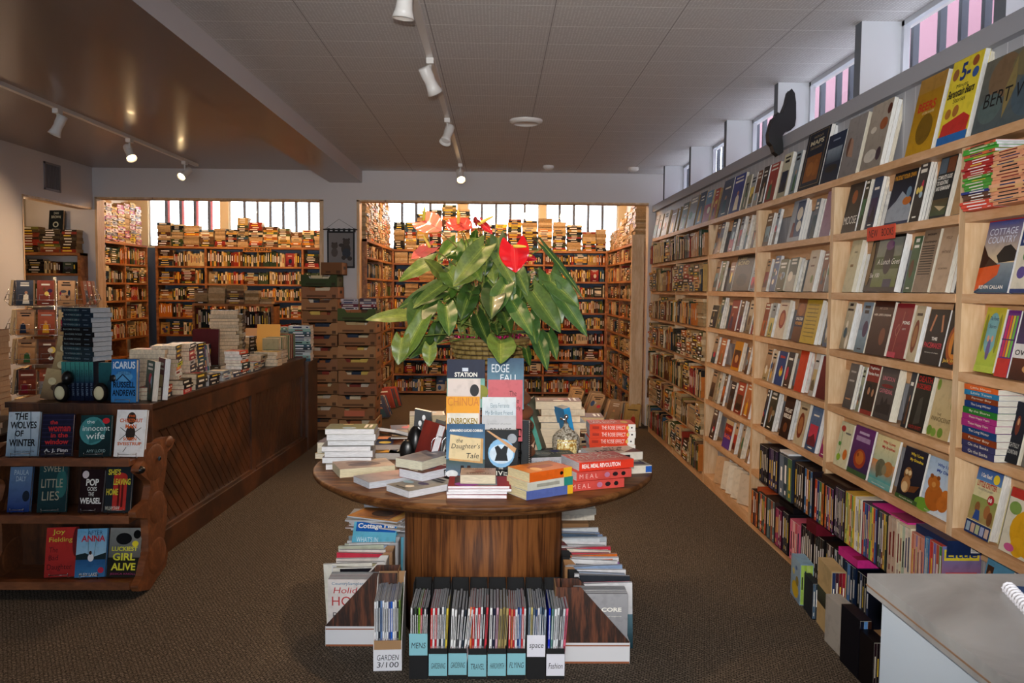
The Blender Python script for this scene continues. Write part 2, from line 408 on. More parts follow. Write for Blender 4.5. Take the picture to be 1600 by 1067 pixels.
# right wall: white beadboard, grey ledge, fins between the high windows, pink wall outside
m = mat('beadboard_paint', 'b6b8bf', 0.6); nt, b, N, L = nodes(m)
tc = N('ShaderNodeTexCoord'); sp = N('ShaderNodeSeparateXYZ'); L(tc.outputs['Object'], sp.inputs[0])
gv = groove(sp.outputs['Y'], 10.0, 0.089, 0.005)
mm = N('ShaderNodeMix'); mm.data_type = 'RGBA'; mm.inputs[6].default_value = lin('b4b6bd'); mm.inputs[7].default_value = lin('dcdce0'); L(gv, mm.inputs[0]); L(mm.outputs[2], b.inputs['Base Color'])
SILL = 2.42
mb = MB(); mb.box((XW, -3.1, 0), (XW+0.12, YW, SILL)); struct('wall_right', mb, m)
mb = MB(); mb.box((XW-0.035, -3.1, SILL-0.06), (XWIN+0.02, YW-0.001, SILL+0.012)); struct('trim_4', mb, mat('ledge_paint', 'a4a6ae', 0.6))
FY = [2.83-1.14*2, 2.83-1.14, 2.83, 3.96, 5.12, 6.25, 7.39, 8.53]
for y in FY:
    mb = MB(); mb.box((XW-0.03, y, SILL+0.012), (XWIN+0.02, y+0.07, HC), 'cfd2d8', 0, {'-x': ('6f7680', 0)})  # aisle side of each fin is darker: its shade is put into the colour
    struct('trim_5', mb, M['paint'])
mb = MB(); mb.box((XWIN+0.02, -3.1, SILL-0.06), (XWIN+0.06, YW+0.16, SILL+0.03)); mb.box((XWIN+0.02, -3.1, HC-0.02), (XWIN+0.06, YW+0.16, HC+0.12)); struct('wall_right_upper', mb, M['wall'])
edges = [-1.3] + FY + [YW]
for i in range(len(edges)-1):
    a, b_ = edges[i]+0.07, edges[i+1]; t = 0.025; X0 = XWIN
    mb = MB(); z0, z1 = SILL+0.012, HC
    mb.box((X0, a, z0), (X0+0.03, b_, z0+t)); mb.box((X0, a, z1-t), (X0+0.03, b_, z1)); mb.box((X0, a, z0), (X0+0.03, a+t, z1)); mb.box((X0, b_-t, z0), (X0+0.03, b_, z1))
    w = struct(f'window_{i+6}', mb, FRM)
    mb = MB(); mb.add([(X0+.014,a+t,z0+t),(X0+.014,b_-t,z0+t),(X0+.014,b_-t,z1-t),(X0+.014,a+t,z1-t)],[(0,1,2,3)]); struct('pane', mb, M['glass'], w)
    mb = MB(); n = 6
    for k in range(n):
        y = a + (b_-a)*(k+0.5)/n; mb.box((X0+0.13, y-0.014, z0-0.2), (X0+0.16, y+0.014, z1+0.3))
    struct('bars', mb, BAR, w)
    light('window_portal', 'AREA', (X0+0.05, (a+b_)/2, (z0+z1)/2), 1, (1,1,1), aim=(0, (a+b_)/2, (z0+z1)/2), size=(b_-a, z1-z0)).data.cycles.is_portal = True
m = mat('pink_outside_wall', '643e4a', 0.85)
mb = MB(); mb.box((2.75, -3.0, 1.0), (2.85, 9.3, 3.9)); mb.box((1.965, -3.0, 2.30), (2.75, 9.3, 2.36), '808080', 1); struct('wall_outside_and_bounce_slab', mb, [m, M['wall']])  # pale slab under the windows is added, unseen, to bounce skylight onto the ceiling

# wall behind the camera; its unseen window is added for cool fill light
mb = MB(); mb.box((-6.0, -3.2, 0), (2.0, -3.1, 0.9)); mb.box((-6.0, -3.2, 2.4), (2.0, -3.1, HC)); mb.box((-6.0, -3.2, 0), (-1.7, -3.1, HC)); mb.box((1.0, -3.2, 0), (2.0, -3.1, HC))
struct('wall_front', mb, M['wall'])
mb = MB(); mb.add([(-1.7,-3.16,.9),(1.0,-3.16,.9),(1.0,-3.16,2.4),(-1.7,-3.16,2.4)],[(0,1,2,3)]); struct('window_16', mb, M['glass'])
light('window_portal', 'AREA', (-0.35, -3.18, 1.65), 1, (1,1,1), aim=(-0.35, 0, 1.65), size=(2.7, 1.5)).data.cycles.is_portal = True

# vent grille on the left wall
c = P(81, 277, X=XL)
r_ = empty('wall_vent', (XL, c.y, c.z), 'grey slatted air vent high on the left white wall', 'vent')
mb = MB(); s_ = 0.15; h_ = 0.135
for a, b_ in (((0,-s_,-h_),(0.012,s_,-h_+0.02)),((0,-s_,h_-0.02),(0.012,s_,h_)),((0,-s_,-h_),(0.012,-s_+0.02,h_)),((0,s_-0.02,-h_),(0.012,s_,h_))): mb.box(a, b_)
mb.build('vent_frame', mat('vent_paint', '8b8a90', 0.6), r_)
mb = MB()
for k in range(9):
    y = -s_+0.03+k*0.03; mb.box((0.0, y, -h_+0.02), (0.010, y+0.013, h_-0.02))
mb.build('slats', mat('vent_slats', '6e6e76', 0.6), r_)

# track lights
def track(xc, y0, y1, heads, name_lab, side):
    r = empty('light_track', (xc, y1, HC), f'white ceiling light track {name_lab}', 'light track')
    mb = MB(); mb.box((-0.018, y0-y1, -0.028), (0.018, 0, 0)); mb.build('rail', M['white_enamel'], r)
    for (y, aim, e, lit, lab) in heads:
        hd = empty('spotlight', (xc, y, HC-0.028), lab, 'spotlight', f'spotlights on the {side} track')
        mb = MB(); mb.box((-0.02, -0.035, -0.03), (0.02, 0.035, 0)); mb.tube([(0,0,-0.03),(0,0,-0.10)], 0.008, 8); mb.build('mount', M['white_enamel'], hd)
        q = Vector(aim).normalized(); R = q.to_track_quat('Z', 'Y').to_matrix().to_4x4()
        mb = MB(); mb.M = Matrix.Translation((0,0,-0.12)) @ R @ Matrix.Translation((0,0,-0.02)) @ Matrix.Scale(0.86, 4)
        prof = [(0.036,-0.075),(0.040,-0.07),(0.040,-0.01),(0.036,0.02),(0.040,0.06),(0.052,0.10),(0.050,0.10),(0.036,0.05),(0.030,0.03)]
        mb.lathe(prof, 24, caps=True); mb.build('lamp_shade', M['white_enamel'], hd)
        mb = MB(); mb.M = Matrix.Translation((0,0,-0.12)) @ R @ Matrix.Scale(0.86, 4); mb.lathe([(0.0,0.058),(0.02,0.058),(0.038,0.055),(0.040,0.045)], 20, caps=False)
        mb.build('bulb', mat('lit_bulb', 'fff0d0', 0.3, emit=('ffd9a0', 28)) if lit else M['white_enamel'], hd)
        if e:
            loc = Vector((xc, y, HC-0.148)) + q*0.10
            light('track_spot', 'SPOT', loc, e, WARM2, aim=loc+q, size=0.03, spot_size=math.radians(95), spot_blend=0.7)
track(-0.37, 1.0, 8.65, [(3.35, (-0.1,0.1,-0.95), 55, False, 'white spotlight cut by the top edge, first on the middle track'),
    (4.62, (0.4,0.45,-0.85), 55, False, 'white spotlight pointing down right, above the flowers'),
    (6.20, (-0.25,-0.5,-0.9), 77, False, 'white spotlight pointing down left above the red flowers'),
    (8.40, (0.18,-0.75,-0.75), 88, True, 'lit white spotlight at the far end of the middle track')], 'running to the back wall over the round table', 'middle')
track(-3.13, 1.0, 8.80, [(5.2, (0,0.4,-0.9), 44, False, 'white spotlight at the very left edge of the ceiling'),
    (6.05, (-0.35,-0.15,-0.9), 55, False, 'white spotlight with a dull bulb above the wire book spinner'),  # bulb does not glow, though this head also casts a warm spot
    (7.21, (0.45,-0.45,-0.75), 88, True, 'lit white spotlight in the middle of the left track'),
    (8.46, (-0.3,-0.75,-0.6), 88, True, 'lit white spotlight at the far end of the left track')], 'over the long wooden counter', 'left')
# round ceiling fittings
c = P(822, 188, Z=HC)
mb = MB(); mb.lathe([(0.125,0),(0.125,-0.012),(0.10,-0.028),(0.09,-0.03),(0.09,-0.022),(0.0,-0.022)], 32, caps=False)
tag(mb.build('ceiling_speaker', M['white_enamel'], None, Matrix.Translation(c)), 'large round white ceiling fitting above the table', 'ceiling fitting')
for (px, py, lab) in ((990, 262, 'small round white detector on the ceiling near the right window fins'), (857, 259, 'small round white ceiling knob near the far end of the track')):
    c = P(px, py, Z=HC); mb = MB(); mb.lathe([(0.055,0),(0.055,-0.02),(0.035,-0.04),(0.0,-0.042)], 20, caps=False)
    tag(mb.build('smoke_detector', M['white_enamel'], None, Matrix.Translation(c)), lab, 'detector')
# ------------------------------------------------------------------ books
BOOKS = []
PAGEC = ['f0eee8', 'e8e6e0', 'f2f2f0', 'e4dcc8', 'ece6d8']
def Rz(a): return Matrix.Rotation(a, 4, 'Z')
def Rx(a): return Matrix.Rotation(a, 4, 'X')
def Ry(a): return Matrix.Rotation(a, 4, 'Y')
def Tr(x, y, z): return Matrix.Translation((x, y, z))
D = math.radians

def book(M_, w=0.135, h=0.205, t=0.022, cover='444444', label=None, art=None, spine=None, sart=None, back=None, hard=False, page=None, vis=1.0, group=None, force=False, cat='book', name='book', auto=None):
    BOOKS.append(dict(M=M_, w=w, h=h, t=t, cover=cover, label=label, art=art, spine=spine or cover, sart=sart, back=back or cover, hard=hard, page=page or (rnd.choice(PAGEC) if (M_.translation.y < 6.3) else rnd.choice(['a88c64','b89c74','c8b08c','9c8058'])), vis=vis, group=group, force=force, cat=cat, name=name, auto=auto))
def stand(x, y, z, a=0.0, lean=0.0, t=0.02, roll=0.0):
    """bottom centre of the front cover at x,y,z; a=0 faces the camera side (-Y); leans back"""
    return Tr(x, y, z) @ Rz(a) @ Tr(0, t, 0) @ Rx(-lean) @ Tr(0, -t, 0) @ Ry(roll)
def flat(x, y, z, a=0.0, w=0.135, h=0.205, t=0.02, tilt=0.0):
    """lying front cover up, centred on x,y with its underside at z; a=0: spine towards -Y, a=pi: fore-edge towards -Y"""
    F = Matrix(((0, 0, -1, 0), (1, 0, 0, 0), (0, -1, 0, 0), (0, 0, 0, 1)))
    return Tr(x, y, z) @ Rz(a) @ Rx(tilt) @ Tr(h/2, 0, t) @ F
def spineout(x, y, z, a=0.0, lean=0.0, w=0.12, t=0.02):
    """standing, spine towards -Y (a=0), left-bottom-front corner at x,y,z, extends +X by t and back by w"""
    return Tr(x, y, z) @ Rz(a) @ Ry(lean) @ Tr(t, w/2, 0) @ Rz(PI/2)

PAL_DARK = ['15161c','1d1a1e','241a16','2a2320','16222e','101820','2e1816','1a2620']
PAL_MIX = ['b5382c','2d4f86','d9a12c','e8e0cc','3b6a46','7d2338','1d2a44','c96a2a','dcd6c8','5a3a24','88a8b8','204a5c','8c7a5a','c8b07a','4a4a52','c43a50','e9d06a','3d2c50','a8bcc8','6d4c30']
PAL_WARM = ['8a2f20','b0672c','caa04a','c8b080','d8c89c','5c3318','3a2418','2c2a24','44502a','7a6a3a','a88a54','23303c','902c2c','b09868','6a2a1c','2c3c2c','c4742a','3c4a34','1f1c1a','d8ccb0','4a2c1c','30506a','14161a']
def lum(c): r = lin(c); return 0.3*r[0]+0.6*r[1]+0.1*r[2]
def mixc(a, b, t):
    A = [int(a[i:i+2], 16) for i in (0,2,4)]; B = [int(b[i:i+2], 16) for i in (0,2,4)]
    return ''.join('%02x' % max(0, min(255, round(A[i]+(B[i]-A[i])*t))) for i in range(3))
def rart(base, r=None, plain=0.0):
    """a picture-like cover without writing: sky/ground blends, a motif, ruled bars where the print is unreadable"""
    r = r or rnd
    k = r.random(); c2 = r.choice(PAL_MIX); ink = 'f0ece0' if lum(base) < 0.25 else '1c1a20'
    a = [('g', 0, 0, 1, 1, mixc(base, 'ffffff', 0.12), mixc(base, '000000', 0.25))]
    if k < plain: return a
    m_ = r.random()
    if m_ < 0.3: a += [('g', 0, 0, 1, r.uniform(.35,.6), mixc(c2, base, .3), mixc(c2, '000000', .3)), ('e', r.uniform(.3,.7), r.uniform(.25,.5), r.uniform(.12,.28), r.uniform(.1,.2), r.choice(PAL_MIX))]
    elif m_ < 0.55:
        a += [('r', .12, .12, .88, .6, c2), ('p', [(.12,.12),(.88,.12),(.88,r.uniform(.2,.4)),(.6,r.uniform(.3,.5)),(.35,r.uniform(.2,.35)),(.12,r.uniform(.25,.45))], mixc(c2, '101010', .5))]
    elif m_ < 0.8:
        for _ in range(4): a.append(('e', r.uniform(.15,.85), r.uniform(.15,.65), r.uniform(.06,.2), r.uniform(.05,.16), r.choice(PAL_MIX)))
    else:
        x = r.uniform(.35,.65); a += [('e', x, .5, .09, .065, mixc('c9926a', base, .2)), ('p', [(x-.2,.06),(x+.2,.06),(x+.14,.4),(x+.03,.46),(x-.03,.46),(x-.14,.4)], c2)]
    y = r.uniform(.72, .82)
    for i in range(r.choice([1, 2, 2])):
        hw = r.uniform(.2, .38); a.append(('r', .5-hw, y, .5+hw, y+r.uniform(.035,.07), ink)); y += .1
    if r.random() < .5: a.append(('r', .3, .06, .7, .085, ink))
    return a
def rsart(base, r=None):
    r = r or rnd; ink = r.choice(['f0ece0','e8c84a','ffffff','d8d0c0']) if lum(base) < 0.3 else r.choice(['1c1a20','7a1c1c','203060'])
    y = r.uniform(.25,.4); a = [('r', .3, y, .7, r.uniform(.7,.9), ink)]
    if r.random() < .6: a.append(('r', .35, .08, .65, .18, ink))
    return a

def book_cover_mb(b):
    w, h, t = b['w'], b['h'], b['t']; mb = MB(); ct = 0.0016 if b['hard'] else 0.0006
    c, sp, bk = b['cover'], b['spine'], b['back']
    mb.box((-w/2, 0, 0), (w/2, ct, h), c); mb.box((-w/2, t-ct, 0), (w/2, t, h), bk); mb.box((-w/2, ct, 0), (-w/2+ct, t-ct, h), sp)
    if b['art']: draw(mb, b['art'], (-w/2, 0, 0), (1,0,0), (0,0,1), (0,-1,0), w, h)
    if b['sart']: draw(mb, b['sart'], (-w/2, t, 0), (0,-1,0), (0,0,1), (-1,0,0), t, h)
    return mb
def book_pages_mb(b, into=None):
    w, h, t = b['w'], b['h'], b['t']; mb = into or MB(); e = 0.004 if b['hard'] else 0.0008; ct = 0.0016 if b['hard'] else 0.0006
    mb.box((-w/2+ct, ct, e), (w/2-e, t-ct, h-e), b['page'], 1 if into else 0, {'-x': None}); return mb

def score(b):
    w, h, t = b['w'], b['h'], b['t']; c = b['M'] @ Vector((0, t/2, h/2)); v = (c-EYE); d = v.length; v.normalize(); R = b['M'].to_3x3()
    n = [abs((R @ Vector(q)).dot(v)) for q in ((1,0,0),(0,1,0),(0,0,1))]
    q = c-EYE; dep = q.dot(FW); u = FPX*q.dot(RT)/dep; vv = FPX*q.dot(UP)/dep
    if dep < 0.1 or abs(u) > 840 or abs(vv) > 560: return 0
    return (n[0]*h*t + n[1]*w*h + n[2]*w*t)/d/d*b['vis']

CN = {'black':(20,20,22),'dark blue':(25,35,75),'blue':(45,90,170),'light blue':(150,185,215),'teal':(35,110,115),'green':(50,110,55),'dark green':(25,55,35),'red':(180,45,38),'dark red':(100,25,30),'pink':(215,90,140),'purple':(85,45,110),'orange':(215,110,45),'yellow':(225,190,70),'cream':(228,218,195),'white':(238,238,236),'grey':(125,125,128),'dark grey':(66,66,72),'brown':(105,66,38),'dark brown':(50,33,24),'tan':(176,142,98)}
def cname(c):
    r = [int(c[i:i+2], 16) for i in (0,2,4)]
    return min(CN, key=lambda k: sum((a-b)**2 for a, b in zip(r, CN[k])))
ORD = ['first','second','third','fourth','fifth','sixth','seventh','eighth','ninth','tenth','eleventh','twelfth','thirteenth','fourteenth','fifteenth','sixteenth','seventeenth','eighteenth','nineteenth','twentieth','21st','22nd','23rd','24th','25th','26th','27th','28th','29th','30th','31st','32nd','33rd','34th','35th']

# ------------------------------------------------------------------ right-hand pine bookcase
ybays = [0.62, 1.77, 2.907, 4.045, 5.22, 6.404, 7.55, 8.75]
bc = empty('wall_bookcase', (XS, 2.9, 0), 'long pine bookcase with seven open shelves along the right beadboard wall', 'bookcase')
def partbox(parent, name, a, b, m, bv=0.002, label=None, rot=None):
    o_ = Vector(parent.location); mb = MB(); mb.box([a[i]-o_[i] for i in range(3)], [b[i]-o_[i] for i in range(3)])
    o = mb.build(name, m, parent)
    if bv: bevel(o, bv, 1)
    if label: o['label'] = label
    return o
for i, y in enumerate(ybays):
    partbox(bc, 'upright', (XS, y-0.02, 0.0), (XW-0.001, y+0.02, 2.01), M['pine_v'])
for k, z in enumerate(LEV):
    for i in range(len(ybays)-1):
        a, b_ = ybays[i]+0.02, ybays[i+1]-0.02
        if k == 7: a, b_ = ybays[i]-0.02, ybays[i+1]-0.02
        partbox(bc, 'shelf', (XS-0.002, a, z-0.032), (XW-0.001, b_-0.0005, z), M['pine'])
        if k not in (0,):
            partbox(bc, 'back_rail', (XW-0.022, ybays[i]+0.021, z-0.10), (XW-0.002, ybays[i+1]-0.021, z-0.033), M['pine'], 0.001)
for i in range(len(ybays)-1):
    partbox(bc, 'plinth', (XS, ybays[i]+0.02, 0.0), (XS+0.02, ybays[i+1]-0.02, LEV[0]-0.033), M['pine'])

SH = ['bottom','second','third','fourth','fifth','sixth','seventh','top']
def level_for(k): return LEV[k]
def face_row(k, bayname, entries):
    z = LEV[k]; tot = len(entries)
    for i, e in enumerate(entries):
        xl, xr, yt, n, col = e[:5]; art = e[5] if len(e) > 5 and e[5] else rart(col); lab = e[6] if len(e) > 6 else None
        hgt = P(xl+3, yt, X=XS+0.045).z - z; lean = D(11)
        hgt = max(0.10, hgt/math.cos(lean))
        Yf = P(xl, 0, X=XS+0.01)  # far edge
        def yy(px):                                  # photo column at the shelf's front edge
            lo, hi = 1.0, 12.0
            for _ in range(40):
                mid = (lo+hi)/2; q = Vector((XS+0.012, mid, z))-EYE; u = 800+FPX*q.dot(RT)/q.dot(FW)
                if u > px: lo = mid
                else: hi = mid
            return mid
        Y0, Y1 = yy(xl), yy(xr); w = abs(Y0-Y1)-0.002; yc = (Y0+Y1)/2
        nn, tt = (n if isinstance(n, tuple) else (n, 0.018))
        for c in range(nn):
            first = c == 0
            if first and lab: L_ = lab
            elif lab: L_ = f'{ORD[c]} copy behind the {lab}' if len(lab.split()) <= 11 else None
            else: L_ = None
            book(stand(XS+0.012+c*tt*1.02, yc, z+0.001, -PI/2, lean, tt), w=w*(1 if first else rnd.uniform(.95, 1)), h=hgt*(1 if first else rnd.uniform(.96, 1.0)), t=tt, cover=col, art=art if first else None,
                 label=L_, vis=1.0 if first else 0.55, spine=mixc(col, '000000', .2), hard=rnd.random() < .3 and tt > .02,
                 auto=(bayname, SH[k], i, tot, c))
# titles that can be read on the right-hand shelves
def TT(*a): return [('t',)+x for x in a]
W_, K_ = 'f2efe6', '141416'
MAPS = [('g',0,0,1,1,'1c2638','141c2a'),('r',.08,.05,.92,.95,'8a7a58'),('r',.10,.06,.90,.94,'1a2436'),('r',.17,.12,.83,.55,'8a5426'),('e',.4,.33,.15,.12,'a5682e'),('e',.65,.33,.13,.14,'9c5f28')]+TT(('ANTIQUE',.3,.84,.72,.88,'c9b88a'),('MAPS',.2,.73,.8,.81,'d8cfae',True),('CARTOGRAPHY',.24,.66,.76,.70,'b8a880'))
BEERS = [('g',0,0,1,1,'b0843a','8a6410'),('g',0,0,1,.8,'a87a08','c49414'),('e',.55,.3,.3,.2,'7a5a0a')]+TT(('BEERS',.14,.55,.8,.67,'c4301c',True),('of the world',.35,.50,.78,.54,'e8d8a8'))
FIVE = [('r',0,0,1,1,'ead43a'),('r',0,0,1,.1,'2a6ab0'),('p',[(.05,.1),(.95,.1),(.98,.25),(.75,.32),(.1,.24)],'c8342c'),('e',.2,.36,.1,.06,'b5762e'),('e',.45,.37,.1,.07,'b07030'),('e',.18,.82,.1,.07,'9c6030'),('e',.78,.9,.1,.06,'a0522d'),('e',.85,.76,.1,.06,'3a5a9a')]+TT(('5-',.35,.72,.68,.93,'203a7c',True),('Minute',.3,.645,.68,.69,K_),('Berenstain Bears',.06,.54,.92,.64,K_,True,.2),('Stories',.3,.47,.7,.53,K_))
WEIR = [('g',0,0,1,1,'6c6a5e','4e5a5e'),('e',.3,.7,.2,.3,'7a6248'),('e',.7,.35,.22,.3,'4c5c66'),('e',.6,.8,.2,.2,'766c4c'),('e',.2,.3,.16,.2,'5a6a68'),('p',[(.4,.1),(.5,.5),(.45,.9),(.36,.5)],'8a7a4c')]+TT(('BERT WEIR',.10,.32,.92,.52,'1c1a1a'))
MOOSE = [('g',0,0,1,1,'4a423c','2a2a2c'),('e',.5,.62,.18,.12,'a05a34')]+TT(('MOOSE',.06,.14,.94,.28,W_))
PADDLE = [('g',0,0,1,1,'14181e','1c2e50'),('p',[(0,.05),(1,.05),(1,.3),(.75,.5),(.5,.62),(.3,.45),(0,.3)],'9aa4b0'),('e',.78,.42,.18,.08,'c06a24'),('e',.8,.58,.1,.1,'6d8aa0')]+TT(('PADDLE YOUR OWN',.05,.85,.95,.94,'e0a030',True))
GUIDE = [('r',0,0,1,1,'2a2e30'),('r',.03,.72,.48,.97,'5a6a78'),('r',.52,.72,.97,.97,'7a4a30'),('g',.03,.03,.97,.3,'5a4a30','4a5a40'),('p',[(.2,.2),(.9,.16),(.6,.1)],'c8b48c')]+TT(('COMPLETE GUIDE',.08,.62,.92,.69,W_,True),('TO BOATING',.08,.53,.75,.60,W_,True),('AND SEAMANSHIP',.08,.44,.92,.51,W_,True))
KRAFT = [('r',0,0,1,1,'b89468')]+TT(('HAU',.4,.7,.9,.78,'2a1c14',True),('MISSION',.2,.55,.98,.63,'2a1c14',True))
MINER = [('r',0,0,1,1,'e2dac6'),('r',0,.7,1,1,'223a72'),('r',0,0,1,.06,'223a72'),('e',.25,.3,.14,.09,'5a4a90'),('e',.6,.4,.24,.16,'8a4a50'),('e',.3,.55,.1,.08,'4a8a50'),('e',.75,.18,.14,.08,'a06070')]+TT(('GUIDE TO',.3,.9,.8,.94,W_),('MINERALS',.1,.82,.95,.89,W_),('ROCKS & FOSSILS',.1,.74,.95,.79,W_))
COTT = [('g',0,.35,1,1,'2e3f8e','e8cfa0'),('g',0,0,1,.4,'8a98a0','30506a'),('p',[(.45,.5),(.62,.62),(.8,.64),(1,.55),(1,.42),(.55,.4)],'1c1a1c'),('p',[(0,.66),(.2,.5),(.6,.36),(.25,.3),(0,.32)],'3a1c10'),('p',[(.0,.34),(.62,.38),(.6,.24),(.35,.14),(.0,.02)],'e0561c'),('p',[(0,0),(.35,.12),(.1,.02)],'1a1a24'),('r',0,.97,1,1,'b03030')]+TT(("ONTARIO'S",.4,.91,.88,.945,'5a68b0'),('COTTAGE',.1,.78,.92,.87,'dfe4f4'),('COUNTRY',.1,.67,.92,.76,'dfe4f4'),('KEVIN CALLAN',.14,.05,.86,.10,W_,True))
LUNCH = [('r',0,0,1,1,'14120f'),('g',.22,.08,.98,.95,'8a8e88','5c6c28'),('g',.22,.4,.98,.62,'4a5a38','3a4a20'),('e',.62,.6,.14,.3,'1c1824'),('e',.6,.82,.12,.09,'6a3a70'),('r',.6,.08,.85,.22,'242a4a'),('e',.08,.5,.07,.4,'6a4c18')]+TT(('A Lunch Goes',.3,.48,.98,.58,W_,False,.2),('Six 100',.15,.25,.45,.33,W_))
TEXTB = [('r',0,0,1,1,'8a7460')]+TT(('WESLEY',.2,.9,.8,.93,K_,True),('WHITEHEAD',.1,.78,.9,.81,K_,True))+[('r',.1,y/100,.9,y/100+.015,'2c221a') for y in range(28,74,4)]
TEXTC = [('r',0,0,1,1,'b89c80')]+TT(('WESLEY',.3,.82,.7,.86,'4a3020'),('WHITEHEAD',.2,.6,.8,.64,'4a3020'),('NORMAN',.2,.35,.8,.38,'4a3020'))
DREAM = [('g',0,0,1,1,'4a2418','2c1410'),('e',.7,.35,.14,.16,'7a4430')]+TT(('HER LIFE’S DREAM',.08,.72,.92,.76,'e8d8c8',True),('FIRST LESSON',.3,.84,.7,.88,'c8a898'))
PONG = [('g',0,0,1,1,'8a1c26','7a1822'),('l',[(.3,.1),(.35,.4),(.5,.6),(.55,.85)],.003,'b8705a'),('l',[(.3,.4),(.2,.5),(.35,.62),(.42,.5),(.32,.4)],.002,'c88070'),('g',0,0,.5,.1,'c03a50','c03a50')]+TT(('PONG',.55,.62,.95,.68,W_,True),('LEVY',.6,.52,.8,.55,W_))
PACE = [('g',0,0,1,1,'241c1c','1a1618'),('e',.5,.75,.3,.2,'1a1a1c'),('l',[(.2,.6),(.35,.9)],.012,'c0805c'),('l',[(.8,.6),(.7,.9)],.012,'c0805c')]+TT(('THE',.35,.44,.65,.5,W_,True),('PACEMAKER',.04,.3,.96,.4,'c03a48',True),('the story of a heart',.15,.2,.85,.23,W_))
BURN = [('r',0,0,1,1,'1c0e08'),('e',.5,.35,.42,.3,'a04a10'),('e',.5,.35,.3,.22,'d88428'),('p',[(.4,.2),(.6,.2),(.62,.4),(.5,.5),(.38,.4)],'2a1408')]+TT(('The Burning',.1,.86,.9,.94,'d8b048',True),('Stone',.3,.76,.95,.84,'d8b048',True),('Jack Whyte',.08,.06,.92,.13,'d8b048',True))
LINC = [('g',0,0,1,1,'5a5250','3a3434'),('e',.5,.62,.35,.035,'7a2020'),('p',[(.1,.1),(.9,.1),(.9,.3),(.7,.3),(.65,.42),(.5,.3),(.35,.42),(.3,.25),(.1,.22)],'2a2626')]+TT(('LINCOLN',.15,.72,.85,.80,'c0707a',True),('CATHEDRAL',.12,.48,.88,.56,'c0707a',True))
DEATH = [('g',0,0,1,1,'20241e','14140f'),('p',[(.3,.1),(.7,.15),(.6,.6),(.4,.55)],'3a3a34')]+TT(('DEATH',.1,.84,.95,.94,'b02420',True),('IN DECEMBER',.05,.72,.95,.81,'b02420',True),('KNOX RIVETT',.1,.03,.9,.09,'b02420'))
INNO = [('g',0,0,1,1,'cdb98e','bfa874'),('e',.1,.1,.12,.08,'6a8a2c'),('e',.3,.08,.12,.07,'7c9c38'),('e',.6,.1,.12,.08,'6a8a2c'),('e',.9,.6,.1,.12,'7c9c38'),('e',.95,.85,.1,.1,'6a8a2c'),('e',.12,.85,.08,.09,'7c9c38')]+TT(('THE',.3,.36,.5,.4,'4a3a20'),('INNOCENT',.1,.27,.95,.34,'4a3a20'))
SHAN = [('r',0,0,1,1,'8a2c24'),('r',0,.08,1,.62,'2c2018'),('e',.4,.5,.2,.08,'141414'),('e',.4,.44,.1,.07,'b08060'),('e',.75,.42,.09,.07,'b08060')]+TT(('Yeghishe',.1,.84,.9,.9,W_,True),('Stories from',.05,.74,.95,.80,W_,True))
GREY1 = [('g',0,0,1,1,'6a6460','4a4644'),('r',.2,.8,.8,.84,'b0a8a0'),('r',.2,.6,.8,.64,'b0a8a0'),('r',.2,.2,.8,.23,'c08a60')]
def ILOVE(w2, bg1, bg2, tc, beast):
    return [('g',0,0,1,1,bg1,bg2)]+beast+TT(('Why I Love',.3,.85,.85,.92,tc,True),('My '+w2,.32,.75,.9,.82,tc,True),('illustrated for bedtime',.2,.03,.8,.055,W_))
BRO = ILOVE('Brother','e8d8a0','5aa0a0','c0302c',[('g',0,.12,1,.5,'d88a4c','4aa0a0'),('e',.42,.38,.22,.17,'6a6a54'),('e',.75,.4,.2,.15,'b07840'),('e',.35,.3,.08,.14,'5c5c48'),('e',.6,.36,.1,.1,'8a8264')])
GRA = ILOVE('Grandma','1a1c30','141620','e0c438',[('e',.35,.5,.18,.13,'8a5c30'),('e',.28,.53,.07,.05,'e0c89a'),('e',.43,.53,.07,.05,'e0c89a'),('e',.35,.3,.2,.16,'a87848'),('e',.32,.25,.14,.1,'d8b888'),('p',[(.55,.3),(.95,.36),(.8,.22),(.5,.18)],'6a3c1c'),('r',0,0,1,.08,'3a5a2c')])
DAD = ILOVE('Daddy','a8c4e0','d0dce8','2a4a9c',[('e',0.1,.1,.3,.12,'6a9a30'),('e',.4,.3,.3,.24,'b0601c'),('e',.3,.55,.2,.13,'b86820'),('e',.2,.66,.06,.04,'8a4814'),('e',.42,.66,.06,.04,'8a4814'),('e',.75,.42,.13,.09,'c87428'),('e',.7,.25,.18,.14,'c06c24'),('e',.32,.52,.07,.05,'d09048')])
BEARP = [('g',0,0,1,1,'6a2a70','2c2448'),('e',.5,.35,.3,.2,'a03a20'),('e',.5,.37,.2,.14,'c06a28'),('e',.4,.42,.05,.04,'8a4014'),('r',0,0,1,.1,'3a5a34'),('r',.15,.7,.85,.8,'a88ab0'),('r',.25,.85,.75,.9,'c0a8c8')]
FLUT = [('r',0,0,1,1,'d8d4b0'),('e',.25,.85,.18,.07,'b03028'),('l',[(.25,.1),(.3,.5),(.22,.8)],.004,'4a8a3a'),('e',.3,.2,.15,.08,'8ab030'),('e',.75,.3,.16,.12,'d07028'),('e',.2,.5,.1,.05,'5a9a40'),('r',.5,.75,.9,.79,'6a6a60')]
FAIRY = [('g',0,0,1,1,'c8b838','a8c040'),('e',.5,.6,.34,.32,'7ab0b4'),('e',.5,.35,.1,.16,'6a5a90'),('e',.4,.52,.06,.05,'d8a080'),('e',.62,.52,.06,.05,'d8a080'),('e',.15,.6,.08,.3,'8a8a28'),('e',.86,.6,.08,.3,'8a8a28'),('r',.0,.0,1,.1,'b8c848')]+TT(('The Flower',.3,.8,.75,.86,'2c2c4c'),('Stories',.35,.68,.7,.74,'2c2c4c'))
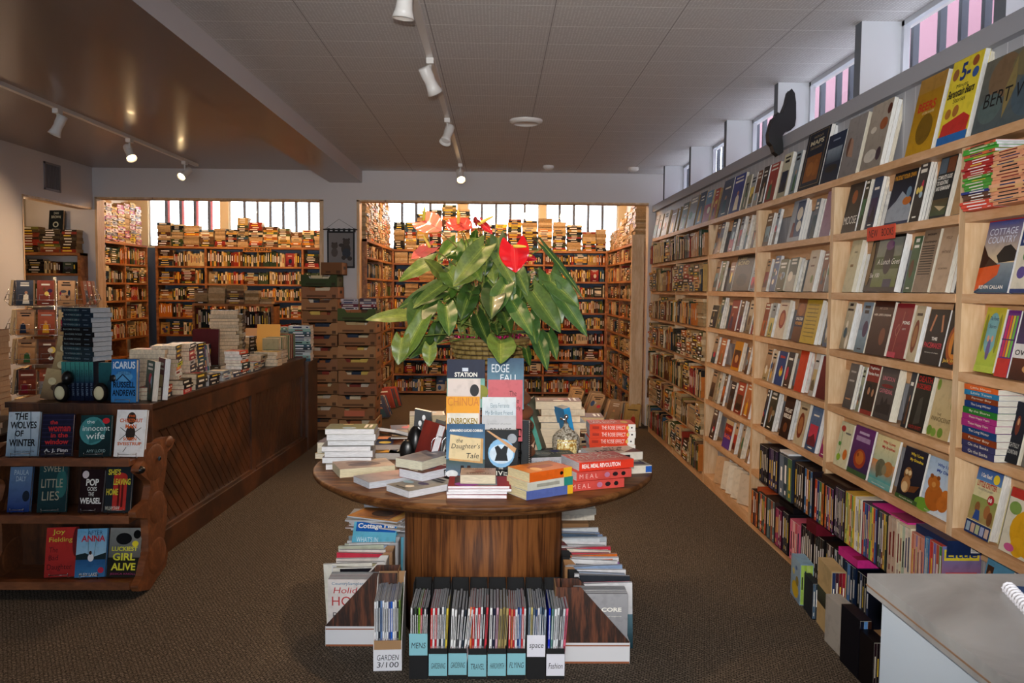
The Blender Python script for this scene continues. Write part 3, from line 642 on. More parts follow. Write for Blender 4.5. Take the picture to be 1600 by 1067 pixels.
OWLS = [('r',0,0,1,1,'e4e0dc'),('g',0,.5,1,1,'2c2440','44345c'),('g',0,0,1,.3,'5a2818','3c1c14'),('e',.55,.68,.12,.17,'b8a080'),('e',.55,.84,.09,.07,'d8ccb8'),('e',.5,.16,.12,.05,'c89058')]+TT(('owls',.05,.34,.62,.45,'2a2a2c'),)
PENC = [('r',0,0,1,1,'6a2c7c')]+[('r',.08+i*.22,.3,.24+i*.22,.92,c) for i,c in enumerate(['c82a6a','e0582c','d8c830','68b84a'])]+[('r',0,0,1,.28,'c8302c'),('r',0,.55,1,.57,'4a3060')]
CRIT = [('r',0,0,1,1,'d8cfa0'),('g',0,.78,1,1,'2a4a90','5a88c0'),('e',.78,.86,.12,.07,'e8cc30'),('g',0,.2,1,.55,'8a9a50','a8905c'),('e',.3,.4,.1,.08,'8a5a30'),('p',[(.2,.22),(.48,.22),(.42,.36),(.26,.36)],'2a4c90'),('e',.7,.38,.12,.1,'a0683c'),('e',.85,.3,.1,.1,'7a4c2c'),('e',.75,.56,.13,.07,'b02c34'),('r',0,0,1,.19,'1c3468')]+[('r',.05+i*.19,.03,.2+i*.19,.16,c) for i,c in enumerate(['9ab0c0','c8a890','b0b890','a0a8c8','c8b0a0'])]+TT(('I Can Read!',.2,.84,.62,.9,W_,True),('LITTLE CRITTER',.12,.7,.9,.78,'b03030',True),("COLLECTOR'S QUINTET",.2,.65,.8,.68,'303060'),('60',.68,.53,.82,.59,W_,True))
DOGY = [('r',0,0,1,1,'d8d4c0'),('r',0,.85,1,1,'b83028'),('e',.15,.7,.12,.1,'7a9a4c'),('e',.8,.75,.15,.1,'6a9a5c'),('e',.55,.4,.42,.36,'d8a018'),('e',.35,.15,.14,.15,'dca61c'),('e',.72,.15,.14,.15,'dca61c'),('e',.5,.42,.09,.07,'6a2c10'),('e',.2,.1,.1,.06,'c85a90')]
SKYB = [('r',0,0,1,1,'5a9ac0'),('r',.05,.35,.3,.85,'4a3020'),('e',.18,.65,.08,.13,'b07850'),('r',0,0,1,.3,'3a8a3a')]+TT(('What a Place',.4,.3,.98,.5,W_))
FRIGHT = [('g',0,0,1,1,'1c1e2c','14161e'),('e',.5,.62,.16,.16,'6a3020'),('e',.5,.68,.07,.06,'c08a60')]+TT(('FRIGHTFULLY',.1,.26,.9,.33,'c8c4bc'),('MOUNTAIN',.1,.15,.9,.22,'c8c4bc'))
RESC = [('g',0,0,1,1,'3a2018','241410'),('e',.5,.25,.2,.12,'6a3c20')]+TT(('THE LAST',.12,.62,.88,.72,W_,True),('RESCUE',.12,.48,.88,.58,W_,True))
WOND = [('g',0,0,1,1,'8a5430','5a3420'),('e',.5,.75,.35,.15,'a8683c'),('r',0,.35,1,.6,'1c2448')]+TT(('ONE DISH',.1,.5,.9,.57,W_,True),('WONDERS',.1,.39,.9,.47,'e0a040',True))
BOND = [('r',0,0,1,1,'4a4236'),('e',.5,.3,.3,.18,'2c2820')]+TT(('LARRY',.1,.86,.6,.93,'c0b890',True),('BOND',.1,.72,.75,.83,'c0b890',True))
ARROW = [('r',0,0,1,1,'c8b088'),('r',0,0,1,.5,'5a3a90'),('r',0,.5,1,.85,'8a2a20')]+TT(('Arrow',.1,.62,.9,.78,'e87040',True),('Bride',.1,.35,.9,.5,'e87040',True))
HENRY = [('r',0,0,1,1,'9aa4b0'),('r',.4,.1,.98,.95,'3c5478'),('e',.7,.65,.22,.16,'e0dcd0'),('e',.78,.35,.18,.13,'e0dcd0'),('p',[(.2,.1),(.5,.1),(.42,.45),(.28,.45)],'6a2830')]
YEL = [('r',0,0,1,1,'c8a838')]+[('r',.15,y/100,.85,y/100+.02,'7a6420') for y in range(15,90,9)]
POTT = [('r',0,0,1,1,'c0b090'),('e',.45,.45,.32,.3,'7a3a24'),('e',.45,.45,.22,.2,'a06a40'),('r',.2,.82,.8,.87,'4a3a2c')]

near, mid_, far_, used = 'near pine bay', 'middle pine bay', 'far pine bay', 'used-book bay'
# top shelf, far to near
face_row(7, 'long bookcase', [
 (1019,1024,340,1,'8a8a86'),(1025,1030,338,2,'a8a49c'),(1032,1040,333,(2,.015),'d8d4c8'),(1044,1052,331,1,'8a5a30'),(1054,1057,326,2,'5a5a58'),(1060,1069,321,(1,.02),'3a3a2c'),(1071,1083,312,(2,.015),'84868a'),
 (1085,1095,305,2,'2c3c58'),(1096,1106,303,1,'5a88b0'),(1109,1116,299,1,'b83c28'),(1121,1136,287,2,'44506a'),(1137,1154,280,1,'2c3a90'),(1156,1164,279,2,'9a9a88'),(1166,1173,275,(3,.014),'b8bcc0'),(1174,1181,272,(1,.02),'7a4a34'),(1182,1191,266,2,'2c2420'),
 (1193,1207,262,1,'a83228',None,'red face-out book among dark ones on the top shelf, just before the cream one'),(1212,1225,247,(2,.016),'d8d4b4',None,'cream book with green edge on the top shelf beside the red one'),(1231,1240,243,(1,.02),'8aa0ac'),
 (1245,1279,214,(2,.02),'1c2638',MAPS,'large navy MAPS book on the top shelf'),(1280,1307,219,2,'2c3c54',[('g',0,0,1,1,'26344e','1c2a3c'),('g',.08,.4,.92,.7,'8a9aa8','3a4a5a'),('e',.5,.28,.35,.08,'2c2a28'),('r',.3,.85,.7,.88,'8a9ab0')],'navy boat picture book right of MAPS'),
 (1308,1336,194,(2,.02),'8a8684',[('g',0,0,1,1,'9a9490','7e7a7a'),('e',.3,.5,.12,.16,'6a4a3c'),('p',[(.3,.35),(.6,.3),(.5,.6),(.35,.65)],'b08a74')],'grey art book with a teal edge on the top shelf'),
 (1342,1374,174,(3,.018),'b0a494',[('g',0,0,1,1,'b4a898','8e867c'),('e',.3,.6,.14,.05,'d8d0c0'),('e',.75,.65,.18,.09,'a05a34'),('e',.9,.85,.1,.08,'5a2c1c'),('e',.4,.2,.3,.1,'cfc8bc'),('e',.8,.2,.12,.1,'4a3a44')],'cookery book with table scene on the top shelf'),
 (1413,1454,136,(3,.02),'a87c10',BEERS,'golden BEERS book on the top shelf'),(1461,1508,108,(2,.02),'ead43a',FIVE,'yellow 5-Minute Stories book with red car'),(1516,1640,108,2,'6c6a5e',WEIR,'wide mottled BERT WEIR art book on the top shelf')])
face_row(6, near, [(1313,1335,282,1,'4a423c',MOOSE,'dark MOOSE book on the seventh shelf'),(1337,1344,284,(3,.016),'2c2c1c'),(1350,1363,283,(3,.016),'2a3a5c'),(1381,1417,277,1,'1c2e50',PADDLE,'PADDLE YOUR OWN book with iceberg on seventh shelf'),
 (1419,1434,258,(4,.012),'3a3634'),(1450,1476,253,(2,.02),'2a2e30',GUIDE,'dark COMPLETE GUIDE TO BOATING book'),(1484,1500,242,2,'b89468',KRAFT,'brown MISSION book against the post under BERT WEIR')])
face_row(5, near, [(1315,1330,379,(3,.018),'c8c098',[('g',0,0,1,1,'cfc7a4','b8b08c'),('r',.3,.48,.6,.53,'6a4c20'),('r',.45,.75,.75,.78,'8a8468')],'pale green book with a small brown block under NEW BOOKS'),(1347,1396,375,(1,.03),'14120f',LUNCH,'dark book with woman in purple under the NEW BOOKS sign'),(1410,1423,373,1,'3a5a38'),(1424,1448,363,(1,.02),'8a7460',TEXTB,'brown book of dense black print on sixth shelf'),
 (1452,1476,360,(2,.02),'b89c80',TEXTC,'tan book with four lines of print on sixth shelf'),(1490,1499,360,(1,.02),'4a4a4a')])
face_row(4, near, [(1310,1322,474,(1,.04),'c0b494'),(1333,1348,473,1,'7a94ac'),(1350,1380,471,(1,.022),'4a2418',DREAM,'brown HER LIFE’S DREAM book on fifth shelf'),(1384,1410,476,(1,.035),'8a1c26',PONG,'red PONG book sliding off the fifth shelf'),(1414,1428,479,(1,.02),'c4a884',POTT,'tan book with an oval drawing beside the red PONG book'),(1436,1466,484,1,'241c1c',PACE,'black PACEMAKER book on fifth shelf'),(1468,1500,468,1,'1c0e08',BURN,'Burning Stone book with a campfire on fifth shelf')])
face_row(3, near, [(1315,1328,566,(2,.014),'5a5452',GREY1,'grey book beside the post on the fourth shelf'),(1335,1340,572,1,'a8b090'),(1342,1360,563,(1,.02),'8a2c24',SHAN,'red topped book with a man in a black hat on fourth shelf'),(1362,1388,570,(1,.035),'4a4444',LINC,'grey LINCOLN CATHEDRAL book'),(1406,1414,576,1,'2c2e34'),(1416,1440,580,(1,.02),'20241e',DEATH,'black DEATH book with red title'),(1446,1480,585,(1,.02),'c8b488',INNO,'tan INNOCENT book with green leaves')])
face_row(2, near, [(1301,1320,655,1,'d8d4b0',FLUT,'cream butterfly and flower book on the third shelf'),(1322,1352,660,(1,.01),'6a2a70',BEARP,'purple picture book with bear on third shelf'),(1355,1389,674,(1,.012),'d8b070',BRO,'Why I Love My Brother picture book'),(1398,1432,692,(1,.01),'1a1c30',GRA,'Why I Love My Grandma picture book'),(1435,1482,707,(1,.01),'a8c4e0',DAD,'Why I Love My Daddy picture book')])
nearA = 'right-edge bay'
face_row(5, nearA, [(1521,1573,349,1,'2e3f8e',COTT,'COTTAGE COUNTRY book with an orange canoe'),(1576,1625,357,1,'223a72',MINER,'MINERALS guide beside the COTTAGE COUNTRY book')])
face_row(4, nearA, [(1520,1549,484,(1,.05),'c8b838',FAIRY,'yellow fairy stories book on fifth shelf near the right edge'),(1552,1572,486,(1,.02),'6a2c7c',PENC,'box of coloured pencils between fairy book and owls book'),(1574,1625,483,(1,.02),'44345c',OWLS,'owls book with a barn owl on fifth shelf')])
face_row(3, nearA, [(1565,1588,625,(2,.025),'1c1e2c',FRIGHT,'black MOUNTAIN book right of the coloured series stack'),(1594,1640,620,(1,.03),'8a8478')])
face_row(2, nearA, [(1506,1544,722,(1,.035),'d8cfa0',CRIT,'I Can Read collection with 60 stickers on third shelf'),(1559,1640,755,1,'d8a018',DOGY,'yellow picture book with rounded yellow animal, right edge')])
face_row(1, nearA, [(1520,1560,857,1,'5a9ac0',SKYB,'light blue What a Place book above the white counter'),(1563,1640,870,1,'2a3ca0',[('r',0,0,1,1,'2a3ca0'),('e',.3,.8,.1,.1,W_),('r',0,0,1,.45,'b02c50'),('e',.7,.3,.15,.2,'3c2060')],'dark blue picture book above the white counter')])
# thin coloured picture books and the series stack lying at the near post
def pile(pts_xyz, n, a, dims, cols, lab, artf=None, jit=0.006, page=None, vis=.5, group=None, jr=0.05, arts=None, sarts=None, hard=False, auto=None, labs=None):
    x, y, z = pts_xyz; w, h = dims[0], dims[1]
    for i in range(n):
        t = dims[2]*rnd.uniform(.8, 1.2) if len(dims) < 4 else dims[2]
        c = cols[i % len(cols)]; top = i == n-1
        ww, hh = w*rnd.uniform(.95, 1.03), h*rnd.uniform(.95, 1.03)
        L_ = labs[i] if labs and i < len(labs) and labs[i] else None
        if L_ is None and lab:
            pos = 'bottom' if i == 0 else 'topmost' if top else f'{ORD[i]} from the bottom'
            L_ = f'{cname(c)} book, {pos} of {lab}'
        book(flat(x+rnd.uniform(-jit, jit), y+rnd.uniform(-jit, jit), z, a+rnd.uniform(-jr, jr), ww, hh, t), ww, hh, t, c, L_,
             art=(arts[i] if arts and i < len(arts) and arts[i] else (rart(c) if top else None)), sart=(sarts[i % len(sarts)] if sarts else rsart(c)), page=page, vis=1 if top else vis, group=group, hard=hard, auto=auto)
        z += t+0.0005
    return z
def onshelf(px, k, dx=0.0):
    lo, hi = 1.0, 12.0
    for _ in range(40):
        mid = (lo+hi)/2; q = Vector((XS+dx, mid, LEV[k]))-EYE; u = 800+FPX*q.dot(RT)/q.dot(FW)
        if u > px: lo = mid
        else: hi = mid
    return mid
A9 = -PI/2
z = pile((XS+.03, 2.745, LEV[6]+.001), 24, A9, (.145,.19,.0085), ['e8503c','e8503c','e8503c','6a4030','6a4030','5a3a2c','283a8a','4aa838','4aa838','46a034','4aa838','4aa838','b82428','b82428','b42024','b82428','b42024','b82428','b82428','50b040','e07040','50b040','48a83c','e87048'], 'the red and green pile on the seventh shelf', jit=.004, page='d4d4da')
pile((XS+.01, 2.545, LEV[6]+.001), 16, A9, (.145,.19,.0105), ['e8a078','e8b080','e8a880','e8a078','e0b078','e8b088','e8a078'], 'the pale orange pile on the seventh shelf', jit=.004, page='e0c8b0')
SER = ['3c3c64','3c3c64','8a3c1c','1c4478','a8307c','a8307c','2c7a30','1c3c78','8a3c1c','2a80b0','e0682c']
STI = ['On the Banks','On the Banks','Farmer Boy','The Long Winter','These Happy Years','These Happy Years','By the Shores','The Long Winter','Farmer Boy','Little Town','Little House']
pile((XS+.045, 2.72, LEV[3]+.001), 11, A9, (.13,.195,.0215), SER, 'the coloured series stack on the fourth shelf', jit=.002, jr=.01, page='d8d2c4', vis=1.0, sarts=[[('tv', s, .3, .2, .75, .8, 'efe6d0')] for s in STI])
# red fluorescent NEW BOOKS sign clipped on the shelf edge
a, b_ = onshelf(1357, 6), onshelf(1401, 6)
mb = MB(); z0 = LEV[6]-.055; mb.box((XS-.006, b_, z0), (XS-.0035, a, z0+.06), 'd8482c')
draw(mb, [('t','NEW',.08,.25,.4,.78,K_),('t','BOOKS',.55,.25,.95,.78,K_)], (XS-.006, a, z0), (0,-1,0), (0,0,1), (-1,0,0), a-b_, .06)
tag(mb.build('shelf_sign', M['paint']), 'red handwritten NEW BOOKS sign on a pine shelf edge', 'sign')

# middle and far pine bays, face-out
face_row(6, mid_, [(1190,1199,337,(3,.012),'6a4a34'),(1205,1209,330,1,'8aa4bc'),(1228,1247,318,(3,.014),'9aa4b0',HENRY,'blue and grey book with two white ovals on seventh shelf'),(1263,1270,315,(2,.02),'5a6a7c'),(1279,1295,303,(2,.012),'9a7c94',[('g',0,0,1,1,'b08ca0','8a7088')],'lilac book against the post on the seventh shelf')])
face_row(5, mid_, [(1189,1196,407,1,'b08a68'),(1201,1209,402,1,'4a6494'),(1210,1222,408,(1,.03),'5a5a34'),(1225,1238,405,(3,.016),'2c3a2c'),(1254,1268,394,(2,.02),'b8a894',[('g',0,0,1,1,'c4b8a4','a8987c'),('e',.7,.3,.12,.1,'6a7a34'),('r',.3,.8,.7,.84,'6a4a34'),('r',.3,.6,.7,.64,'6a4a34')],'cream cookery book on sixth shelf of the middle bay'),(1276,1285,395,(1,.02),'7a3820'),(1286,1295,398,1,'8a8a84')])
face_row(4, mid_, [(1187,1194,474,1,'8a3c28'),(1197,1204,474,(2,.02),'8a98a0'),(1208,1222,469,(2,.018),'cfc4b0',[('r',0,0,1,1,'d4cab8'),('e',.55,.5,.33,.24,'8a3424'),('e',.55,.5,.22,.16,'b06848'),('r',.2,.84,.8,.87,'6a2c20')],'white book with round red emblem on fifth shelf'),(1235,1248,468,1,'1c2448',WOND,'ONE DISH WONDERS book on fifth shelf'),(1248,1271,469,(2,.02),'c8a838',YEL,'large yellow book on the fifth shelf'),(1284,1294,492,(1,.02),'6a80a0')])
face_row(3, mid_, [(1190,1198,543,1,'b08a64'),(1199,1206,546,(2,.014),'c8b8a0'),(1208,1220,547,(1,.012),'24407c',[('r',0,0,1,1,'24407c'),('e',.6,.4,.2,.14,'d8c040'),('e',.6,.5,.1,.08,'c83c30'),('r',.2,.8,.8,.87,'b03030')],'dark blue book with a yellow shape on fourth shelf'),(1222,1231,549,1,'2c2a30'),(1239,1251,544,(2,.02),'d8431c',[('g',0,0,1,1,'d8451e','c03c1a')],'plain bright red book on the fourth shelf'),(1262,1269,548,(2,.016),'e0dcd4'),(1273,1290,556,(1,.03),'6a1418',[('g',0,0,1,1,'7a181c','5a1014')],'plain dark red book against the post on fourth shelf')])
face_row(2, mid_, [(1188,1192,604,(1,.03),'241c1c'),(1194,1205,607,(2,.018),'2c2a1c'),(1216,1230,616,(2,.018),'3a2018',RESC,'brown THE LAST RESCUE book on third shelf'),(1238,1252,624,1,'4a2c20',POTT,'brown book with a round table picture on third shelf'),(1256,1272,632,(2,.02),'4a6a98'),(1279,1288,645,(1,.02),'c0307c')])
face_row(6, far_, [(1113,1119,350,1,'9a6a4a'),(1119,1124,350,(2,.014),'5a6480'),(1136,1143,346,1,'2c3440'),(1149,1154,341,2,'8a9098'),(1160,1164,339,(3,.016),'b8a488'),(1172,1176,340,1,'c8b898')])
face_row(5, far_, [(1112,1118,410,1,'b89478'),(1120,1126,410,1,'6a7a54'),(1134,1141,412,1,'8a5a3c'),(1142,1168,402,(1,.03),'4a4236',BOND,'dark BOND book on sixth shelf of the far bay'),(1170,1177,420,1,'8a94a4')])
face_row(4, far_, [(1104,1117,477,1,'2c2c2c'),(1119,1124,465,(3,.014),'6a7a5c'),(1136,1147,469,(1,.02),'8a2c1c'),(1149,1155,470,(2,.014),'5a3c28'),(1163,1170,469,(2,.012),'c8b89c'),(1172,1175,484,1,'3c3c40')])
face_row(3, far_, [(1110,1116,525,1,'b89878'),(1120,1128,528,(1,.02),'c06a34'),(1141,1153,532,(2,.014),'d8941c',[('r',0,0,1,1,'c88a1c'),('g',.1,.1,.9,.7,'3a2c1c','8a3820'),('e',.5,.4,.2,.14,'c89058')],'orange book with dark picture, fourth shelf of the far bay'),(1162,1166,538,(2,.014),'a07850'),(1170,1174,540,1,'c8a070')])
face_row(2, far_, [(1106,1113,577,2,'b8926c'),(1116,1120,580,(2,.014),'d8c8b0'),(1124,1128,582,1,'7a5a3c'),(1135,1142,594,1,'2a1c18'),(1145,1156,594,1,'a83c20'),(1158,1168,596,(1,.02),'c06a34')])
face_row(1, far_, [(1107,1114,634,(2,.015),'5a3c30'),(1127,1138,652,(1,.02),'5a2c70',ARROW,'purple and red Arrow book low on the far pine bay'),(1141,1146,656,(2,.014),'c89c74'),(1152,1156,660,(3,.014),'c8aa88'),(1163,1167,664,1,'b89470')])
for px, a_, c in ((1120,.15,'c8a078'),(1131,.4,'d8c8b0'),(1139,.55,'e0d4c0'),(1147,.5,'d8c8b0'),(1157,.3,'c8b49c')):
    y = onshelf(px, 0); book(stand(XS+.02, y, LEV[0]+.001, A9+.5, D(10), .03), .13, .20, .03, c, f'opened-out {cname(c)} book slumped on the lowest far shelf, {["first","second","third","fourth","fifth"][(px-1120)//9]} along', art=None, auto=('the far pine bay','bottom',0,5,0))
# ------------------------------------------------------------------ packed shelves
def add_spine(B, x, y, z, w, h, t, col, lean=0.0, page=None, vis=0.8, auto=None, sart=None):
    book(B @ spineout(x, y, z, 0, lean, w, t), w, h, t, col, sart=sart or rsart(col), page=page, vis=vis, auto=auto)
def fill(B, width, height, depth, pal, y0=0.0, flatp=0.25, facep=0.03, full=0.95, over=0.0, vis=0.8, pagep=0.12, auto=None, spread=1.0):
    """fill one shelf (local x from 0 to width, front at y=y0) with standing books and lying piles"""
    x = 0.004; k = 0
    while x < width-0.02:
        r = rnd.random()
        if r < flatp and width-x > 0.16:
            bw = min(rnd.uniform(.16, .22), width-x-.005); z = 0.001; top = height*rnd.uniform(.6, full); pg = rnd.random() < pagep
            c = rnd.choice(pal)
            while z < top:
                t = rnd.uniform(.014, .036)
                if z+t > height-.005: break
                if rnd.random() < .75: c = rnd.choice(pal)
                w_ = rnd.uniform(.11, .14); hh = bw*rnd.uniform(.86, 1)
                book(B @ flat(x+bw/2, y0+w_/2+rnd.uniform(-.006, .012), z, PI if pg else rnd.uniform(-.04,.04), w_, hh, t), w_, hh, t, c, sart=rsart(c), vis=vis, auto=auto)
                z += t+.0005
            x += bw+.004
        elif r < flatp+facep and width-x > .13:
            c = rnd.choice(pal); h = height*rnd.uniform(.7,.9); book(B @ stand(x+.065, y0+.03, .001, rnd.uniform(-.1,.1), .1, .02), .12, h, .02, c, art=rart(c), vis=vis, auto=auto); x += .135
        else:
            n = rnd.randint(3, 9); hb = height*rnd.uniform(.68, .9); c = rnd.choice(pal); same = rnd.random() < .25
            for _ in range(n):
                t = rnd.uniform(.012, .036)
                if x+t > width-.003: break
                if not same: c = rnd.choice(pal)
                h = min(height-.01, hb*rnd.uniform(.9, 1.06))
                add_spine(B, x, y0+rnd.uniform(-.004, .01), .001, rnd.uniform(.11,.13), h, t, c, vis=vis, auto=auto); x += t+.0008
            if over and rnd.random() < over:
                z = hb*1.07
                if height-z > .03:
                    t = rnd.uniform(.015, .025); c = rnd.choice(pal); ww = .12; hh = rnd.uniform(.15,.19)
                    book(B @ flat(min(max(x-.08, hh/2), width-hh/2), y0+.07, z+.002, rnd.choice([0, PI]), ww, hh, t), ww, hh, t, c, sart=rsart(c), vis=vis, auto=auto)
            if rnd.random() < .15: x += .02*spread
def piles_on(B, width, hfun, pal, y0=0.0, vis=.8, pagep=.2, magp=0.0, rng=None):
    x = .004
    while x < width-.1:
        bw = min(rnd.uniform(.15,.22), width-x-.003); z = .001; top = hfun(x)*rnd.uniform(.85, 1.08); pg = rnd.random() < pagep; c = rnd.choice(pal)
        while z < top:
            mag = rnd.random() < magp
            t = rnd.uniform(.008,.016) if mag else rnd.uniform(.018,.036)
            if rnd.random() < .3: pg = rnd.random() < pagep
            if rnd.random() < .8: c = rnd.choice(pal)
            w_ = rnd.uniform(.12,.15); hh = bw*rnd.uniform(.88, 1)
            book(B @ flat(x+bw/2+rnd.uniform(-.004,.004), y0+w_/2+rnd.uniform(-.01,.012), z, PI if pg else rnd.uniform(-.05,.05), w_, hh, t), w_, hh, t, c, sart=rsart(c), vis=vis)
            z += t+.0005
        x += bw+.003
def case(label, B, width, levels, depth, posts, m_, top=None, kind='bookcase'):
    """levels: heights of shelf tops; local x along the front, front at y=0"""
    r = bpy.data.objects.new('bookcase', None); COL.objects.link(r); r.matrix_world = B; tag(r, label, 'bookcase')
    def pt(name, a, b_):
        mb = MB(); mb.box(a, b_); o = mb.build(name, m_, r); bevel(o, .002, 1)
    top = top or max(levels)
    for x in posts: pt('upright', (x-.014, -.001, 0), (x+.014, depth, top))
    for z in levels:
        xs = sorted(posts)
        if z == max(levels): pt('top_board', (xs[0]-.014, -.004, z-.028), (xs[-1]+.014, depth, z+.0005)); continue
        for a, b_ in zip(xs, xs[1:]): pt('shelf', (a+.0145, 0, z-.024), (b_-.0145, depth, z))
    return r
DARKW = PAL_WARM+PAL_DARK
# left alcove, far case
LL = [.10, .34, .59, .83, 1.075, 1.315, 1.545, 1.79, 2.06]
x0 = px_x(243, YFAR); x1 = -1.95
posts = [x0, px_x(320, YFAR), px_x(472, YFAR), x1]; B0 = Tr(x0, YFAR, 0)
case('stained wooden bookcase with FICTION sign along the far wall of the left alcove', B0, x1-x0, LL, .26, [p-x0 for p in posts], M['shelfwood'])
for i in range(3, len(LL)-1):
    for a, b_ in zip(posts, posts[1:]):
        fill(Tr(a+.016, YFAR+.02, LL[i]), b_-a-.034, LL[i+1]-LL[i]-.028, .2, PAL_WARM, flatp=.22, facep=.07)
def left_top(x):
    return .22 + .10*(1+math.sin(x*5.1+1))*.5 + (.12 if 1.0 < x < 1.15 else 0)
piles_on(Tr(x0, YFAR+.02, LL[-1]+.001), x1-x0, left_top, PAL_WARM+['c8bc98','4a5a3c','6a4c34'], pagep=.2)
# FICTION sign
mb = MB(); a, b_ = px_x(379, YFAR-.02), px_x(423, YFAR-.02)
mb.box((a, YFAR-.022, 1.99), (b_, YFAR-.006, 2.06), '9a6420'); draw(mb, [('t','FICTION',.06,.2,.94,.82,'1c1208',True)], (a, YFAR-.022, 1.99), (1,0,0), (0,0,1), (0,-1,0), b_-a, .07)
tag(mb.build('shelf_sign', M['paint']), 'small wooden FICTION sign on the far bookcase top', 'sign')
# left alcove, side case facing the aisle
Yn = 9.34; B1 = Tr(-4.83, Yn, 0) @ Rz(PI/2); wd = YFAR-.1-Yn
case('stained wooden bookcase along the left side of the left alcove', B1, wd, LL, .24, [0, wd*.36, wd*.7, wd], M['shelfwood'])
for i in range(3, len(LL)-1):
    for a, b_ in ((0, wd*.36), (wd*.36, wd*.7), (wd*.7, wd)):
        fill(B1 @ Tr(a+.016, .01, LL[i]), b_-a-.034, LL[i+1]-LL[i]-.028, .2, PAL_WARM, flatp=.3, facep=.08)
piles_on(B1 @ Tr(.02, .01, LL[-1]+.001), wd-.1, lambda x: .5, ['b06080','d8d0d0','c8b060','e0d8e0','9aa0a8','a05a80','e8e0d0','6a6a78','d8c040'], pagep=.1, magp=.7)
# right alcove, far case
LR = [.05, .30, .515, .74, .957, 1.18, 1.40, 1.62, 1.857, 2.05]
x0 = px_x(614, YFAR); x1 = 1.55; posts = [x0, px_x(735, YFAR), px_x(851, YFAR), x1]
case('stained wooden bookcase along the far wall behind the potted plant', Tr(x0, YFAR, 0), x1-x0, LR, .26, [p-x0 for p in posts], M['shelfwood'])
for i in range(0, len(LR)-1):
    for a, b_ in zip(posts, posts[1:]):
        fill(Tr(a+.016, YFAR+.02, LR[i]), b_-a-.034, LR[i+1]-LR[i]-.028, .2, PAL_WARM+['2c4a7a','b03028'], flatp=.35, facep=.08, pagep=.3)
def right_top(x):
    X = x0+x
    for a, b_, h in ((605,640,.42),(640,668,.60),(668,690,.62),(690,706,.50),(706,722,.58),(722,760,.36),(760,790,.42),(790,822,.44),(822,848,.43),(848,872,.44),(872,892,.33),(892,950,.32)):
        if px_x(a, YFAR) <= X < px_x(b_, YFAR): return h*.95
    return .35
piles_on(Tr(x0, YFAR+.02, LR[-1]+.001), x1-x0, right_top, PAL_WARM+PAL_DARK+['24303a','e8cc50'], pagep=.15)
mb = MB(); cx = px_x(761, YFAR); mb.box((cx-.035, YFAR-.02, 2.0), (cx+.035, YFAR-.006, 2.05), 'b07828'); tag(mb.build('shelf_sign', M['paint']), 'small blank wooden shelf sign behind the red flowers', 'sign')
# right alcove, side cases
B2 = Tr(-1.45, Yn, 0) @ Rz(PI/2); wd = YFAR-.04-Yn
case('stained wooden bookcase along the left side of the right alcove', B2, wd, LR, .24, [0, wd*.55, wd], M['shelfwood'])
for i in range(0, len(LR)-1):
    for a, b_ in ((0, wd*.55), (wd*.55, wd)): fill(B2 @ Tr(a+.016, .01, LR[i]), b_-a-.034, LR[i+1]-LR[i]-.028, .2, PAL_WARM+['6a88a8','8aa0b4'], flatp=.3, facep=.12, pagep=.3)
piles_on(B2 @ Tr(.02, .01, LR[-1]+.001), wd-.1, lambda x: .56, ['e0dcd4','c85030','3a4450','d8d0c0','8a5a3c','c0a070','2c2c34'], pagep=.15, magp=.5)
B3 = Tr(1.56, YFAR-.02, 0) @ Rz(-PI/2); wd3 = YFAR-.04-Yn
case('stained wooden bookcase along the right side of the right alcove', B3, wd3, LR, .24, [0, wd3*.5, wd3], M['shelfwood'])
for i in range(0, len(LR)-1):
    for a, b_ in ((0, wd3*.5), (wd3*.5, wd3)): fill(B3 @ Tr(a+.016, .01, LR[i]), b_-a-.034, LR[i+1]-LR[i]-.028, .2, PAL_WARM, flatp=.3, facep=.1, pagep=.3)
piles_on(B3 @ Tr(.1, .01, LR[-1]+.001), wd3-.12, lambda x: .20+.12*x, ['b89068','d8c8a8','8a6a4c','c0a888','e0d8c8'], pagep=.5, magp=.3)
# pine post at the corner of the right alcove
mb = MB(); mb.box((px_x(988, 9.13), 9.10, 0), (px_x(1008, 9.13)-.005, 9.146, 2.11)); o = mb.build('corner_post', M['pine_v']); tag(o, 'tall pine post at the right corner of the right alcove', 'post')
# used books in the two furthest pine bays
for k in range(0, 7):
    for bi in (5, 6):
        a, b_ = ybays[bi]+.021, ybays[bi+1]-.021
        H_ = LEV[k+1]-LEV[k]-.034; z = LEV[k]
        B = Tr(XS-.03, b_, z) @ Rz(-PI/2)
        fill(B, b_-a, H_, .12, PAL_WARM+['b89068','c8a880','6a4a34','a87850'], flatp=.5 if k in (1, 3, 5) else .3, facep=.0, full=.97, over=.5, pagep=.15, vis=.7)
